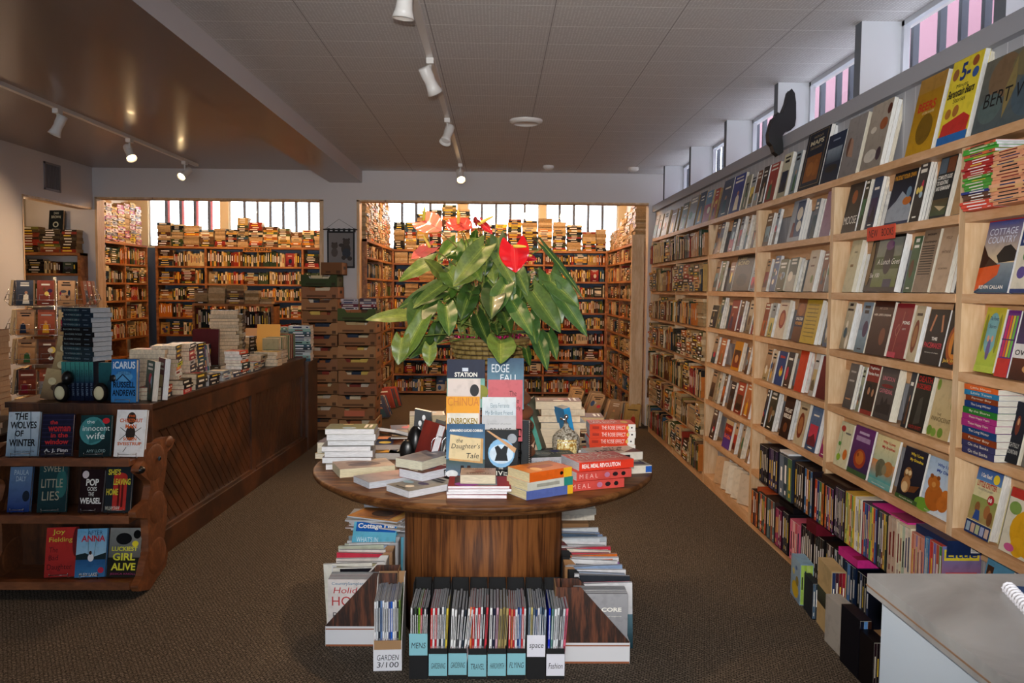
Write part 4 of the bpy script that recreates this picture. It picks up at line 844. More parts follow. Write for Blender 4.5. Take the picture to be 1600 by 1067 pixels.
# ------------------------------------------------------------------ boxed sets on the two lowest shelves and on the floor
def boxset(M_, w, h, t, n, cols, box, label, side=None, sgroup=None, top=None):
    """a slipcase open at the spines: local x = depth (spines at -x), y = thickness, z = height"""
    mb = MB(); c = .0025
    mb.box((-w/2, 0, 0), (w/2, c, h), box); mb.box((-w/2, t-c, 0), (w/2, t, h), box); mb.box((w/2-c, c, 0), (w/2, t-c, h), box)
    mb.box((-w/2, c, 0), (w/2-c, t-c, c), box); mb.box((-w/2, c, h-c), (w/2-c, t-c, h), top or box)
    if side: draw(mb, side, (-w/2, 0, 0), (1,0,0), (0,0,1), (0,-1,0), w, h); draw(mb, side, (w/2, t, 0), (-1,0,0), (0,0,1), (0,1,0), w, h)
    o = mb.build('boxed_set', M['cover'], None, M_); tag(o, label, 'boxed set', sgroup)
    tt = (t-2*c-.001)/n
    for i in range(n):
        mv = MB(); y = c+.0005+i*tt; cc = cols[i % len(cols)]
        mv.box((-w/2+.001, y, c+.0005), (w/2-.006, y+tt-.0008, h-c-.003), 'e0dcd0', 0, {'-x': (cc, 0)})
        draw(mv, rsart(cc), (-w/2+.001, y+tt-.0008, c), (0,-1,0), (0,0,1), (-1,0,0), tt-.0008, h-.01)
        mv.build('volume', M['cover'], o)
    return o
def set_row(k, entries, dx=-.055, bay=''):
    for (xl, xr, ytop, n, cols, box, lab) in entries:
        sd = [('g',0,0,1,1,'6a7ab0','b84c40'),('r',.05,.78,.95,.95,'e0cc3c'),('t','Little',.1,.82,.9,.92,'1c3c7a',True),('r',.1,.45,.9,.6,'c83c3c'),('r',.1,.2,.9,.35,'3c8a9c')] if 'yellow headings' in lab else None
        Y0, Y1 = onshelf(xl, k, dx), onshelf(xr, k, dx); h = P(xl, ytop, X=XS+dx).z-LEV[k]; h = max(.13, min(h, .235))
        boxset(Tr(XS+dx, Y0, LEV[k]+.001) @ Rz(-PI/2) @ spineout(0, 0, 0, 0, 0, .14, abs(Y0-Y1)-.002), .14, h, abs(Y0-Y1)-.003, n, cols, box, lab, sd)
DK = ['1c1620','241a1c','14161e','2a1a30','1a2230','301c1c']
set_row(1, [(1186,1199,692,5,DK,'141216','black boxed set at the far end of the second shelf, middle pine bay'),(1200,1214,697,4,['3a2a50','1c1c2c','5a4a6a'],'1c1a24','dark purple boxed set, second along the second shelf of the middle bay'),
 (1216,1236,705,3,['5a7a58','3c4c5a','6a788a'],'2c3440','grey green boxed set with a white box on it, second shelf of middle bay'),(1240,1254,703,4,['2a2024','3c2c20','1a1a20'],'1a1414','black and brown boxed set right of the grey green set'),
 (1255,1268,706,4,['3c6a9a','2a2a34','c8742c'],'20181c','blue and orange spined boxed set on the second shelf before the post'),
 (1271,1286,745,4,['d8842c','4a7a48','283a78','c84828'],'2c1c18','boxed set with orange spines under the flat black boxes'),(1287,1301,755,6,['6a2c70','2a1c30','c85028'],'1c1418','purple boxed set beside the orange spined set'),
 (1302,1318,757,7,['38243c','1c1c24','4c2c54'],'201824','dark violet boxed set of seven volumes below the third shelf'),(1319,1333,763,6,['d8c83c','6a9a3c','c84828','e0c84c'],'c8a040','yellow and green spined boxed set on the second shelf'),
 (1334,1344,770,4,['e8e4d8','e4d44c','e8e4d8'],'e0dccc','white spined boxed set beside the yellow one'),(1345,1368,776,8,['2c5aa0','c83c28','e0c030','3c9a4a','8a2c80','283a78'],'3c2c4c','multicoloured boxed set of eight under the bright pink box'),
 (1369,1384,790,5,['3a4a3c','d8b030','6a2c28','2c3c50'],'2a2a24','dark green and yellow boxed set beside the cream one'),(1385,1397,797,2,['c8b09c','c4a894'],'b8a08c','cream boxed set with tall tan spine'),(1398,1420,812,5,['d8d0bc','e8d8c8','b8c8b0','e4dcb8'],'d8ccb0','pale cream boxed set below the dark blue flat box'),
 (1421,1440,828,6,['d8907c','c8785c','e0a088','9a7a9c'],'c88070','salmon pink boxed set of thin volumes'),(1441,1448,832,4,['3c7ab0','2c5a98','5aa0c0'],'3c6a98','narrow blue boxed set beside the salmon set'),
 (1449,1469,838,4,['4a8a4c','b85a44','7a68a8','c8443c'],'c04c40','red and green boxed set with yellow headings at the second post')], bay='')
def flatbox(px, k, z, w, h, t, col, lab, dx=-.03, art=None, a=A9, yoff=0):
    y = onshelf(px, k, dx); mb = MB(); mb.box((-w/2, -h/2, 0), (w/2, h/2, t), col)
    draw(mb, [('r',.6,.15,.85,.55,'e8e8e4')]+[('r',.62+i*.035,.2,.635+i*.035,.5,'202020') for i in range(6)], (-w/2, -h/2, 0), (1,0,0), (0,0,1), (0,-1,0), w, t)
    if art: draw(mb, art, (-w/2, -h/2, t), (1,0,0), (0,1,0), (0,0,1), w, h)
    tag(bevel(mb.build('boxed_set', M['cover'], None, Tr(XS+dx+w/2-.01, y+yoff, z)), .0015, 1), lab, 'boxed set')
zb = lambda px, yt, k, dx=-.055: P(px, yt, X=XS+dx).z
flatbox(1305, 1, LEV[1]+.20, .13, .30, .045, '2c1a14', 'flat black boxed set lying on the orange and purple sets')
flatbox(1226, 1, LEV[1]+.216, .13, .14, .03, 'd8dce0', 'flat white box lying on the grey green set')
flatbox(1390, 1, LEV[1]+.205, .14, .30, .035, 'c8308c', 'bright magenta flat boxed set lying on the second shelf sets', art=[('r',0,0,1,.5,'8a3458')])
flatbox(1455, 1, LEV[1]+.205, .14, .22, .052, '1c2c54', 'dark blue flat boxed set with a barcode below Why I Love My Daddy', art=[('g',0,0,1,1,'24345c','3c2c3c')])
set_row(0, [(1173,1183,762,4,['d87830','6a2c28','3c2c28'],'2c1c18','orange and brown boxed set at the far end of the lowest shelf'),(1184,1196,766,5,['c8502c','4a5a50','2c3438'],'2c2420','red and green spined boxed set on the lowest shelf'),(1197,1209,772,4,['5a7078','8a4a30','3c4c50'],'3a2c28','grey spined boxed set under the orange-red flat box'),
 (1210,1220,790,4,['8a2450','5a1c40','a03060'],'3c1428','raspberry spined boxed set on the lowest shelf'),(1221,1231,795,4,DK,'141216','plain black boxed set on the lowest shelf beside the raspberry one'),(1233,1248,808,4,['d87890','c85a6a','e8b0b0'],'c8607c','rose pink boxed set under the maroon flat box'),
 (1250,1268,816,6,['1c1418','2c1c20','201820'],'18121a','black boxed set right of the rose pink set'),(1269,1286,822,5,['1a1a1c','2c1c14','141414'],'141214','second black boxed set right of the rose pink set'),(1288,1300,842,5,['4a2c24','1c1c1c','c8b8b0'],'201816','brown and white spined boxed set on the lowest shelf'),
 (1301,1315,848,4,['bcc4c8','2c2c34','1c2430'],'2a2c34','grey and black boxed set below the pink flat box'),(1317,1335,872,4,['20385c','142440','5a88c8'],'14203a','navy boxed set with a light blue stripe'),(1337,1356,888,5,['28385c','101418','201c24'],'101420','black and navy boxed set behind the tall floor boxes')])
flatbox(1191, 0, LEV[0]+.212, .13, .16, .028, 'a84c28', 'flat orange-red box lying on the lowest shelf'); flatbox(1229, 0, LEV[0]+.238, .13, .22, .03, '101014', 'flat black box lying on the lowest shelf')
flatbox(1268, 0, LEV[0]+.236, .13, .13, .055, '641826', 'maroon flat box standing on the rose pink set', dx=-.06); flatbox(1325, 0, LEV[0]+.235, .14, .20, .035, 'd0308c', 'pink flat boxed set lying on the lowest shelf', dx=-.06, art=[('r',0,0,1,.3,'a02850')])
# on the floor
def floorset(px, py, w, h, t, n, cols, box, lab, side=None, a=-.10):
    c = P(px, py, Z=0); boxset(Tr(c.x, c.y, 0.001) @ Rz(a) @ Rz(PI/2) @ Tr(w/2, -t, 0), w, h, t, n, cols, box, lab, side)
floorset(1249, 946, .17, .20, .062, 4, ['a8cc5c','b8d46c','9cc04c'], '8ab0cc', 'light blue floral boxed set standing on the carpet', [('g',0,0,1,1,'9ab8d0','7a98b8'),('e',.5,.25,.35,.2,'c8b030'),('e',.3,.65,.12,.08,'c8c070'),('e',.7,.5,.16,.12,'8a8040'),('e',.6,.8,.1,.05,'4a6aa0')])
floorset(1268, 968, .14, .17, .028, 2, ['283848','506880'], '1c2430', 'slim black boxed set standing on the carpet')
floorset(1296, 1000, .20, .30, .062, 4, ['9a2434','701c28','40202c','283860'], 'c8b080', 'tall tan boxed set with red and navy volumes on the carpet', [('r',0,0,1,1,'c8b080'),('g',.0,.35,1,.6,'4a5240','20241c')])
floorset(1312, 1026, .16, .205, .062, 5, ['4a1c24','281c28','3c2434','582020'], 'b8b4ac', 'boxed set of dark volumes in a grey case on the carpet', a=.0)
floorset(1340, 1062, .17, .235, .05, 3, ['382018','5a90d0','10182c'], '10121c', 'black boxed set with a bright blue stripe standing on the carpet', a=.0)
floorset(1362, 1085, .16, .20, .05, 4, ['1c1218','281820'], '141014', 'black boxed set nearest the white counter', a=0)
floorset(1375, 1010, .13, .24, .035, 3, ['d8a820','c89418'], 'a87c18', 'yellow boxed set behind the white counter edge', a=0)
# ------------------------------------------------------------------ leaning books on the carpet by the right alcove
def leaning(px, py, n, dx, dy, a, cols, lab, lean=.5, h=.22, w=.15, t=.03):
    c = P(px, py, Z=0)
    for i in range(n):
        col = cols[i % len(cols)]
        book(Tr(c.x+dx*i, c.y+dy*i, 0) @ Rz(a) @ Ry(0) @ Tr(0,t,0) @ Rx(-lean) @ Tr(0,-t,0) @ Tr(0,0,0), w, h*rnd.uniform(.9,1.05), t, col, f'{cname(col)} book, {ORD[i]} from the front of {lab}', art=rart(col), vis=.5 if i else 1)
leaning(985, 668, 6, -.004, .034, -.5, ['c89c50','b07838','a89888','28363c','a88c68','c0a880'], 'the pile leaning at the alcove post foot', .35, .27, .17)
leaning(955, 660, 6, -.004, .034, -.6, ['a08060','887058','c8a880','d0b080'], 'the brown row beside the alcove post', .6, .25)
leaning(925, 650, 12, .0, .036, -.6, ['a89070','6a5a4c','8a7860','584c44','a08868'], 'the long leaning row on the alcove floor', .7, .27, .17)
leaning(895, 640, 12, .0, .036, -.6, ['b89868','786450','a88860','9c8464'], 'the furthest leaning row on the alcove floor', .65, .25)
leaning(600, 655, 8, .0, .034, .7, ['2c3c60','38506c','885040','30405c','c8c0b0','50607c'], 'the blue row beside the cardboard boxes', .6, .27, .17)
leaning(607, 640, 8, .01, .034, .6, ['902c24','a83c2c','28304c','5c1c1c','30363c'], 'the red and blue row by the alcove', .55, .27, .17)
for k, (px, py) in enumerate([(668, 613), (680, 613), (900, 618), (880, 612)]):
    c = P(px, py, Z=0); pile((c.x, c.y, .001), 5, rnd.uniform(-.3,.3), (.14,.2,.03), [rnd.choice(PAL_WARM) for _ in range(5)], f'{ORD[k]} small floor pile before the far bookcase')
# free-standing case in the left alcove
xa, xb = px_x(300, 10.0), px_x(424, 10.0); LH = [.05,.38,.70,.99,1.30]
case('dark freestanding bookcase with HORROR sign behind the long counter', Tr(xa, 10.0, 0), xb-xa, LH, .28, [0, (xb-xa)*.42, xb-xa], M['shelfwood'])
for i in range(2, 4):
    for a, b_ in ((xa, xa+(xb-xa)*.42), (xa+(xb-xa)*.42, xb)): fill(Tr(a+.016, 10.02, LH[i]), b_-a-.034, LH[i+1]-LH[i]-.028, .2, PAL_DARK+['5a1c1c','3a2418','8a6a4c','c8b8a0'], flatp=.1)
piles_on(Tr(xa, 10.01, 1.302), xb-xa, lambda x: .17+.08*math.sin(x*6), ['6a5040','8a6a50','4a3a34','a88464','7a5a44','302824'], pagep=.4)
mb = MB(); c = P(322, 500, Y=9.98); mb.box((c.x-.10, 9.975, .945), (c.x+.17, 9.992, 1.012), '8a5a1c'); draw(mb, [('t','HORROR',.05,.15,.95,.85,'140c06',True)], (c.x-.10, 9.975, .945), (1,0,0), (0,0,1), (0,-1,0), .27, .067)
tag(mb.build('shelf_sign', M['paint']), 'wooden HORROR sign on the freestanding bookcase behind the counter', 'sign')
# ------------------------------------------------------------------ niche in the left wall
Bn = Tr(-5.28, 8.98, 0)
case('bookcase inside the left wall niche', Bn, .82, [.6,.95,1.3,1.63,1.85], .3, [0,.82], M['shelfwood'])
for z0_, hh_ in ((.95,.33),(1.3,.31),(1.63,.2)): fill(Bn @ Tr(.016,.02,z0_), .78, hh_-.03, .2, PAL_WARM+PAL_DARK, flatp=.2, facep=.1)
piles_on(Bn @ Tr(.0,.02,1.852), .82, lambda x: .26, ['5a2c20','3a2a20','7a3a28','2c2420','4a4030','8a5a34','6a6a34','8a3428'], pagep=.0)
c = P(84, 362, Y=9.0)
book(stand(c.x, 9.03, c.z-.01, -.15, .12, .035), .165, .24, .035, '141c22', 'dark hardcover with a round emblem standing upright in the wall niche', art=[('r',0,0,1,1,'141c22'),('e',.5,.36,.2,.13,'a8b0a8'),('e',.5,.36,.12,.08,'141c22')]+TT(('DAN',.34,.82,.66,.92,'b8c0b8'),('BROWN',.18,.64,.82,.76,'b8c0b8'),('ORIGIN',.25,.08,.75,.16,'d8dcd4',True)), force=True, hard=True)
# paper pile on a low cart at the left edge
r_ = empty('book_cart', (-2.90, 4.75, 0), 'dark wooden cart cut by the left edge, under the tall pile of books', 'cart')
mb = MB(); mb.box((-.25,-.15,.62),(.14,.15,.66)); mb.build('cart_top', M['stain'], r_)
for sx in (-.22,.11):
    mb = MB(); mb.box((sx-.02,-.14,0),(sx+.02,-.10,.62)); mb.build('leg', M['stain'], r_)
    mb = MB(); mb.box((sx-.02,.10,0),(sx+.02,.14,.62)); mb.build('leg', M['stain'], r_)
pile((-2.905, 4.75, .661), 18, .15, (.15,.22,.032), ['c8a888','b89070','a8785a','c0a080','a06c50','884c38'], 'the tall pile at the left edge', page='c8aa8a', vis=.8)
# ------------------------------------------------------------------ cardboard trays of books
def tray(x, y, z, w, d, h, col, lab, green=False, tall=False, a=0.0, books=True):
    r = empty('cardboard_box', (x, y, z), lab, 'cardboard box', 'stacked cardboard boxes', a)
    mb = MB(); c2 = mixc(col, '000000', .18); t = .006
    def hand(x0, x1):   # front panel with a cut hand hold: raised corners, dipped middle
        return [(x0,0),(x1,0),(x1,h),(x1-w*.18,h),(x1-w*.24,h*.68),(x0+w*.24,h*.68),(x0+w*.18,h),(x0,h)]
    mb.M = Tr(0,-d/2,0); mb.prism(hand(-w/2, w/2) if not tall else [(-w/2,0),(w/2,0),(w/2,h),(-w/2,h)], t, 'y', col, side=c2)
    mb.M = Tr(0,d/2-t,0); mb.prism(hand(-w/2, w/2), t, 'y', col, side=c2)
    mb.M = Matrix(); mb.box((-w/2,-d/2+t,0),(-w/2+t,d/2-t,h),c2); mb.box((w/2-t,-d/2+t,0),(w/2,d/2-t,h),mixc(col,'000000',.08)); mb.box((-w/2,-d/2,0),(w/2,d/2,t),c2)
    mb.box((w/2-.06,-d/2-.0015,h*.1),(w/2-.02,-d/2,h*.35),mixc(col,'301c10',.6)); mb.box((-w/2+.05,-d/2-.0015,h*.15),(w/2-.12,-d/2,h*.3),mixc(col,'301c10',.5))
    mb.box((w/2,-.06,h*.45),(w/2+.0015,.06,h*.7),'1c120c')
    mb.build('tray', M['card'], r)
    mb = MB(); xx = -w/2+.012
    while xx < w/2-.03:
        b_ = rnd.uniform(.06,.13); b_ = min(b_, w/2-.012-xx); c = rnd.choice(['e0d0b0','d8c8a0','a8683c','5a3c28','c8b080','8a3428','e0c060','283850','d8ccb8'])
        mb.box((xx,-d/2+.012,h*.3),(xx+b_-.003,d/2-.012,h*rnd.uniform(.84,.97)),c,0,{'+z':(mixc(c,'ffffff',.2),0)}); xx += b_
    mb.build('packed_books', M['card'], r)['kind'] = 'stuff'
    return r
BC = ['aa7a50','9c6c46','b48458','90643e','a6764e','9a6a4a']
xa0, xb0, yb = -2.02, -1.655, 8.93
h = .125; z = 0
for i in range(13):
    col = BC[i % 6]; 
    if i == 12: col = '3c4a28'
    lab = f'{"green" if i==12 else "brown"} cardboard tray of books, {ORD[i]} from the floor in the left stack'
    tray(-1.845+rnd.uniform(-.012,.012), yb-.02, z, .375, .36, h, col, lab); z += h+.001
tray(-1.73, yb-.02, z, .22, .30, .13, '7c5230', 'small closed-sided brown box on top of the left cardboard stack', tall=True)
tray(-1.50+.02, yb-.02, 1.30-.0, .20, .30, .11, '8a5c38', 'brown box end showing behind the right cardboard stack, upper', tall=True) if False else None
z = 0
for i in range(10):
    col = BC[(i*5+2) % 6]
    if i == 9: col = '4c5c30'
    lab = f'{"green" if i==9 else "brown"} cardboard tray of books, {ORD[i]} from the floor in the right stack'
    r = tray(-1.44+rnd.uniform(-.015,.015), yb-.12, z, .39, .40, h+.003, col, lab); z += h+.004
    if i == 1:
        mb = MB(); mb.box((-.12,-.2045,.04),(.09,-.2025,.1),'d87858'); mb.build('price_card', M['card'], r)['label'] = 'salmon pink card'
pile((-1.53, yb-.18, z-.015), 4, .05, (.13,.18,.03), ['d8d0d0','6a3040','a8a0a8','c8c0c8'], 'the left pile in the green tray', vis=.9)
pile((-1.33, yb-.18, z-.015), 4, -.05, (.13,.18,.03), ['28242c','8a3440','d0c8c8','584858'], 'the right pile in the green tray', vis=.9)
# ------------------------------------------------------------------ hanging tapestry with two bears
c = P(532, 390, Y=9.14); r = empty('wall_hanging', (c.x+.005, 9.145, c.z), 'dark bordered wall hanging with two teddy bears on the pillar', 'wall hanging')
mb = MB(); w_, h_ = .30, .40
mb.box((-w_/2,-.008,-h_/2),(w_/2,-.004,h_/2),'18181c')
draw(mb, [('r',.06,.05,.94,.95,'7c7878'),('e',.68,.52,.17,.16,'3c3430'),('e',.70,.70,.13,.10,'443a34'),('e',.61,.78,.045,.035,'3c3430'),('e',.79,.78,.045,.035,'3c3430'),('e',.70,.40,.15,.14,'2c3440'),('e',.52,.62,.10,.05,'3c3430'),('e',.60,.28,.08,.06,'3c3430'),('e',.82,.26,.09,.06,'3c3430'),('e',.27,.6,.12,.09,'4c443e'),('e',.20,.67,.04,.03,'443c38'),('e',.34,.67,.04,.03,'443c38'),('e',.27,.42,.12,.12,'544c48')], (-w_/2,-.008,-h_/2), (1,0,0), (0,0,1), (0,-1,0), w_, h_)
mb.build('cloth', M['paint'], r)
mb = MB()
for k in range(6): mb.box((-w_/2+.005+k*.056,-.016,h_/2-.01),(-w_/2+.03+k*.056,-.003,h_/2+.03),'18181c')
mb.build('hanging_loops', M['paint'], r)
mb = MB(); mb.tube([(-w_/2-.04,-.010,h_/2+.018),(w_/2+.03,-.010,h_/2+.018)], .006, 8); mb.build('rod', M['black'], r)
mb = MB(); mb.tube([(-w_/2-.02,-.010,h_/2+.02),(-.02,-.006,h_/2+.13),(w_/2+.01,-.010,h_/2+.02)], .0018, 5); mb.build('cord', M['black'], r)
# ------------------------------------------------------------------ black carved bear climbing over the ledge
Yc = 4.98
px_ = [(1237,138),(1242,145),(1244,160),(1244,185),(1242,197),(1236,203),(1228,205),(1222,213),(1224,226),(1224,238),(1217,243),(1210,237),(1207,227),(1202,222),(1201,208),(1205,192),(1208,184),(1213,181),(1215,175),(1220,178),(1224,172),(1229,160),(1233,143)]
mb = MB(); mb.prism([(P(a, b_, Y=Yc).x, P(a, b_, Y=Yc).z) for a, b_ in px_], .06, 'y'); mb.v = [(x, y+Yc, z) for x, y, z in mb.v]
q = Vector((1.74, Yc, SILL)); mb.v = [tuple(Vector(v)-q) for v in mb.v]
r = mb.build('climbing_bear', mat('black_carved_wood', '0d0e10', 0.5), None, Tr(*q)); bevel(r, .012, 3); tag(r, 'black carved wooden bear figure climbing over the grey window ledge', 'carving')
# ------------------------------------------------------------------ carved bear magazine rack
RX0, RX1, RY = -2.43, -1.72, 4.05
r = empty('display_rack', ((RX0+RX1)/2, RY, 0), 'carved wooden display rack with bear shaped ends and three tilted shelves', 'display rack')
rx, ry, _ = r.location
BEAR_PX = [(268.7,686.5),(256.6,682),(248,685),(242,691),(232,693),(223.6,702),(220,719),(211,730),(210,737),(218,744),(227,751),(230,758),(226,782),(216,790),(206,800),(207,809),(225,810),(226,834),(226,862),(222,876),(217,900),(209,917),(212,924),(229,921),(240,903),(254,884),(257,865),(251,841),(256,810),(255,782),(249,768),(252,749),(255,726),(256,706),(263.5,699)]
BEAR = [((q := P(a, b_, X=RX1)).y-RY, max(q.z, 0.0)) for a, b_ in BEAR_PX]
for x in (RX0, RX1):
    mb = MB(); mb.M = Tr(x-rx-.018, 0, 0); mb.prism(BEAR, .036, 'x')
    o = mb.build('bear_end_panel', M['carve'], r); bevel(o, .010, 3)
    def at2(a, b_): q = P(a, b_, X=RX1); return q.y-RY, q.z
    for nm, (cy, cz), ry_, rz_ in (('bear_head', at2(237, 722), .125, .095), ('bear_arm', at2(240, 792), .10, .085), ('bear_thigh', at2(240, 868), .115, .095)):
        m2_ = MB(); m2_.ball((x-rx+.014, cy, cz), (.013, ry_, rz_), 20, 14); m2_.build(nm, M['carve'], o)
    cy, cz = at2(238, 716); m2_ = MB(); m2_.ball((x-rx+.036, cy, cz), (.007,.013,.012), 12, 8, '33404a'); m2_.ball((x-rx+.040, cy-.001, cz), (.005,.007,.007), 10, 8, '08090a'); m2_.build('eye', M['cover'], o)
    cy, cz = at2(214, 734); m2_ = MB(); m2_.ball((x-rx+.010, cy, cz), (.03,.024,.02), 12, 8); m2_.build('nose', M['black'], o)
    cy, cz = at2(259, 690); m2_ = MB(); m2_.ball((x-rx+.016, cy, cz), (.014,.05,.03), 12, 8); m2_.build('ear', M['carve'], o)
RS = [(.055, -.10, .30), (.372, -.065, .2), (.645, -.03, .16)]
for k, (z, yo, d) in enumerate(RS):
    mb = MB(); mb.box((RX0-rx+.018, -.10+yo*.3, z), (RX1-rx-.018, .16, z+.022)); bevel(mb.build('shelf', M['carve'], r), .006, 2)
    mb = MB(); mb.box((RX0-rx+.018, -.115+yo*.3, z), (RX1-rx-.018, -.10+yo*.3, z+.038)); bevel(mb.build('shelf_lip', M['carve'], r), .005, 2)
    mb = MB(); mb.box((RX0-rx+.018, .155, z+.02), (RX1-rx-.018, .165, z+.26)); mb.build('back_board', M['stain'], r)
def rackbook(xl, xr, ytop, yb_, k, col, art, lab, a=0.0, t=.022, yo=0.0, roll=0.0, hold=True):
    z = RS[k][0]+.023; y = RY-.02+RS[k][1]*.3+yo
    A_, B_ = P(xl, yb_, Y=y), P(xr, yb_, Y=y); w = (B_-A_).x/math.cos(a); lean = D(14)
    h = (P(xl, ytop, Y=y+.05).z-z)/math.cos(lean)
    book(stand((A_.x+B_.x)/2, y, z, a, lean, t, roll), w, h, t, col, lab, art=art, force=True, hard=True, page='c8c8cc')
    if hold:
        mb = MB(); cx = (A_.x+B_.x)/2
        for s in (-1, 1):
            mb.tube([(s*w*.3,-.02,.02),(s*w*.3,-.022,.002),(s*w*.3,.05,.001),(s*w*.3,.085,.11)], .0015, 6)
            mb.tube([(s*w*.3,-.02,.02),(s*w*.3+s*.0,-.02,.028)], .0015, 6)
        mb.tube([(-w*.3,-.02,.02),(w*.3,-.02,.02)], .0015, 6); mb.tube([(-w*.3,.085,.11),(w*.3,.085,.11)], .0015, 6)
        tag(mb.build('wire_easel', M['metal'], None, Tr(cx, y+.006, z) @ Rz(a)), 'small wire easel under the '+' '.join(lab.split()[:9]), 'book easel')
def T1(c, *a): return [('r',0,0,1,1,c)]+TT(*a)
rackbook(10,56,645,711,2,'9ab0c0',[('g',0,0,1,1,'c8d4dc','7c94a8'),('l',[(.3,0),(.25,.5),(.4,1)],.004,'5a6c7c'),('l',[(.8,0),(.7,1)],.005,'6a7c8c')]+TT(('THE',.2,.82,.62,.97,'15161a',True),('WOLVES',.08,.62,.92,.78,'15161a',True),('OF',.25,.44,.52,.58,'15161a',True),('WINTER',.08,.22,.92,.38,'15161a',True),('TYRELL JOHNSON',.25,.07,.9,.12,'3a2c20')),'Wolves of Winter pale blue book on the rack',a=.12)
rackbook(64,110,648,714,2,'1c1c30',[('g',0,0,1,1,'1c1c34','16141e')]+[('r',0,y/20,1,y/20+.012,'2c2c50') for y in range(1,20,2)]+TT(('the',.25,.75,.5,.85,'b02c30',True),('woman',.2,.58,.92,.7,'b02c30',True),('in the',.3,.44,.85,.55,'b02c30',True),('window',.12,.28,.88,.4,'b02c30',True),('A. J. Finn',.12,.08,.88,.18,'b8b8b8',True)),'navy book with red woman in the window title on the rack',a=.12)
rackbook(124,170,650,714,2,'1c4a50',[('g',0,0,1,1,'123438','0c1c20'),('e',.4,.62,.42,.34,'3c8084'),('p',[(.3,.3),(.7,.4),(.8,.7),(.55,.9),(.3,.7)],'2a6468'),('e',.82,.86,.12,.07,'b8242c')]+TT(('the',.2,.8,.45,.88,'d8e4e4'),('innocent',.08,.62,.95,.74,'d8e4e4'),('wife',.2,.42,.8,.58,'d8e4e4'),('AMY LLOYD',.25,.1,.85,.17,'8aa8ac')),'teal innocent wife book on the upper rack shelf',a=.12)
rackbook(177,224,642,713,2,'d8dadc',[('r',0,0,1,1,'dcdee0'),('e',.5,.82,.15,.13,'2a2624'),('e',.5,.5,.16,.16,'302a28'),('l',[(.4,.2),(.3,.1)],.003,'302a28'),('l',[(.15,.62),(.4,.5),(.15,.35)],.003,'302a28'),('l',[(.85,.62),(.6,.5),(.85,.35)],.003,'302a28')]+TT(('THE',.38,.84,.62,.89,'c8602c',True),('CHESTNUT',.12,.73,.88,.81,'c8602c',True),('MAN',.32,.6,.68,.69,'c8602c',True),('SOREN',.28,.34,.72,.41,'c8642c',True),('SVEISTRUP',.1,.24,.9,.31,'c8642c',True)),'white CHESTNUT MAN book with a stick figure',a=0)
rackbook(11,44,731,789,1,'3c5a80',[('g',0,0,1,1,'6c88a8','142c6c'),('e',.8,.35,.16,.12,'1c2430')]+TT(('PAULA',.2,.82,.85,.93,'b8c8d4'),('DALY',.3,.68,.75,.79,'b8c8d4')),'blue book with two white words low on the rack at far left',a=.1)
rackbook(58,100,728,791,1,'1c4444',[('g',0,0,1,1,'204448','142c30'),('e',.8,.6,.2,.3,'2c6460')]+TT(('SWEET',.15,.85,.9,.98,'a8a088'),('LITTLE',.1,.52,.85,.7,'a8a088'),('LIES',.15,.25,.75,.44,'a8a088')),'dark teal SWEET LITTLE LIES book on the middle rack shelf',a=.12)
rackbook(121,158,735,795,1,'241414',[('r',0,0,1,1,'241416'),('e',.2,.88,.14,.09,'d8c8c8')]+TT(('POP',.25,.62,.78,.78,W_,True),('GOES',.32,.5,.72,.59,W_),('THE',.38,.38,.62,.47,W_),('WEASEL',.05,.2,.95,.34,W_,True)),'black POP GOES THE WEASEL book on the rack')
rackbook(162,202,731,797,1,'242a30',[('r',0,0,1,1,'20262c'),('r',.3,.05,.82,.78,'b83028'),('e',.56,.78,.26,.09,'b83028'),('r',.48,.12,.56,.62,'5a1814'),('r',.62,.12,.70,.62,'5a1814')]+TT(("SHE'S",.08,.82,.55,.95,'d8c838',True),('LEAVING',.3,.6,.95,.74,'d8c838',True),('HOME',.05,.38,.5,.52,'d8c838',True),('WILLIAM SHAW',.05,.06,.6,.14,'d8d8c8')),'SHE’S LEAVING HOME book with a red phone box',a=.05)
rackbook(70,115,826,896,0,'b82c28',[('g',0,0,1,1,'c83028','a02420'),('e',.98,.7,.12,.3,'6a1818')]+TT(('Joy',.2,.84,.6,.96,'d8cc40'),('Fielding',.1,.68,.85,.8,'d8cc40'),('The',.12,.5,.4,.6,'4a1414'),('Bad',.12,.34,.42,.44,'4a1414'),('Daughter',.08,.12,.88,.26,'4a1414')),'red Bad Daughter book on the lowest rack shelf',a=.15)
rackbook(117,162,828,897,0,'3c7cb0',[('g',0,.35,1,1,'6cb0d8','a8c8d8'),('g',0,0,1,.36,'285888','3c78a8'),('p',[(0,.36),(0,.46),(.3,.5),(.6,.42),(1,.5),(1,.36)],'1c2c30'),('l',[(.42,.4),(.36,1)],.0015,'101010'),('l',[(.6,.4),(.68,1)],.0015,'101010'),('e',.5,.4,.1,.08,'e8e8e8'),('e',.48,.5,.05,.04,'3c2418'),('e',.86,.14,.1,.06,'c02c48')]+TT(('AFTER',.35,.87,.85,.96,'2c5078'),('ANNA',.15,.73,.95,.86,'c03040',True),('ALEX LAKE',.15,.02,.75,.09,W_)),'blue AFTER ANNA book with a girl on a swing',a=.1)
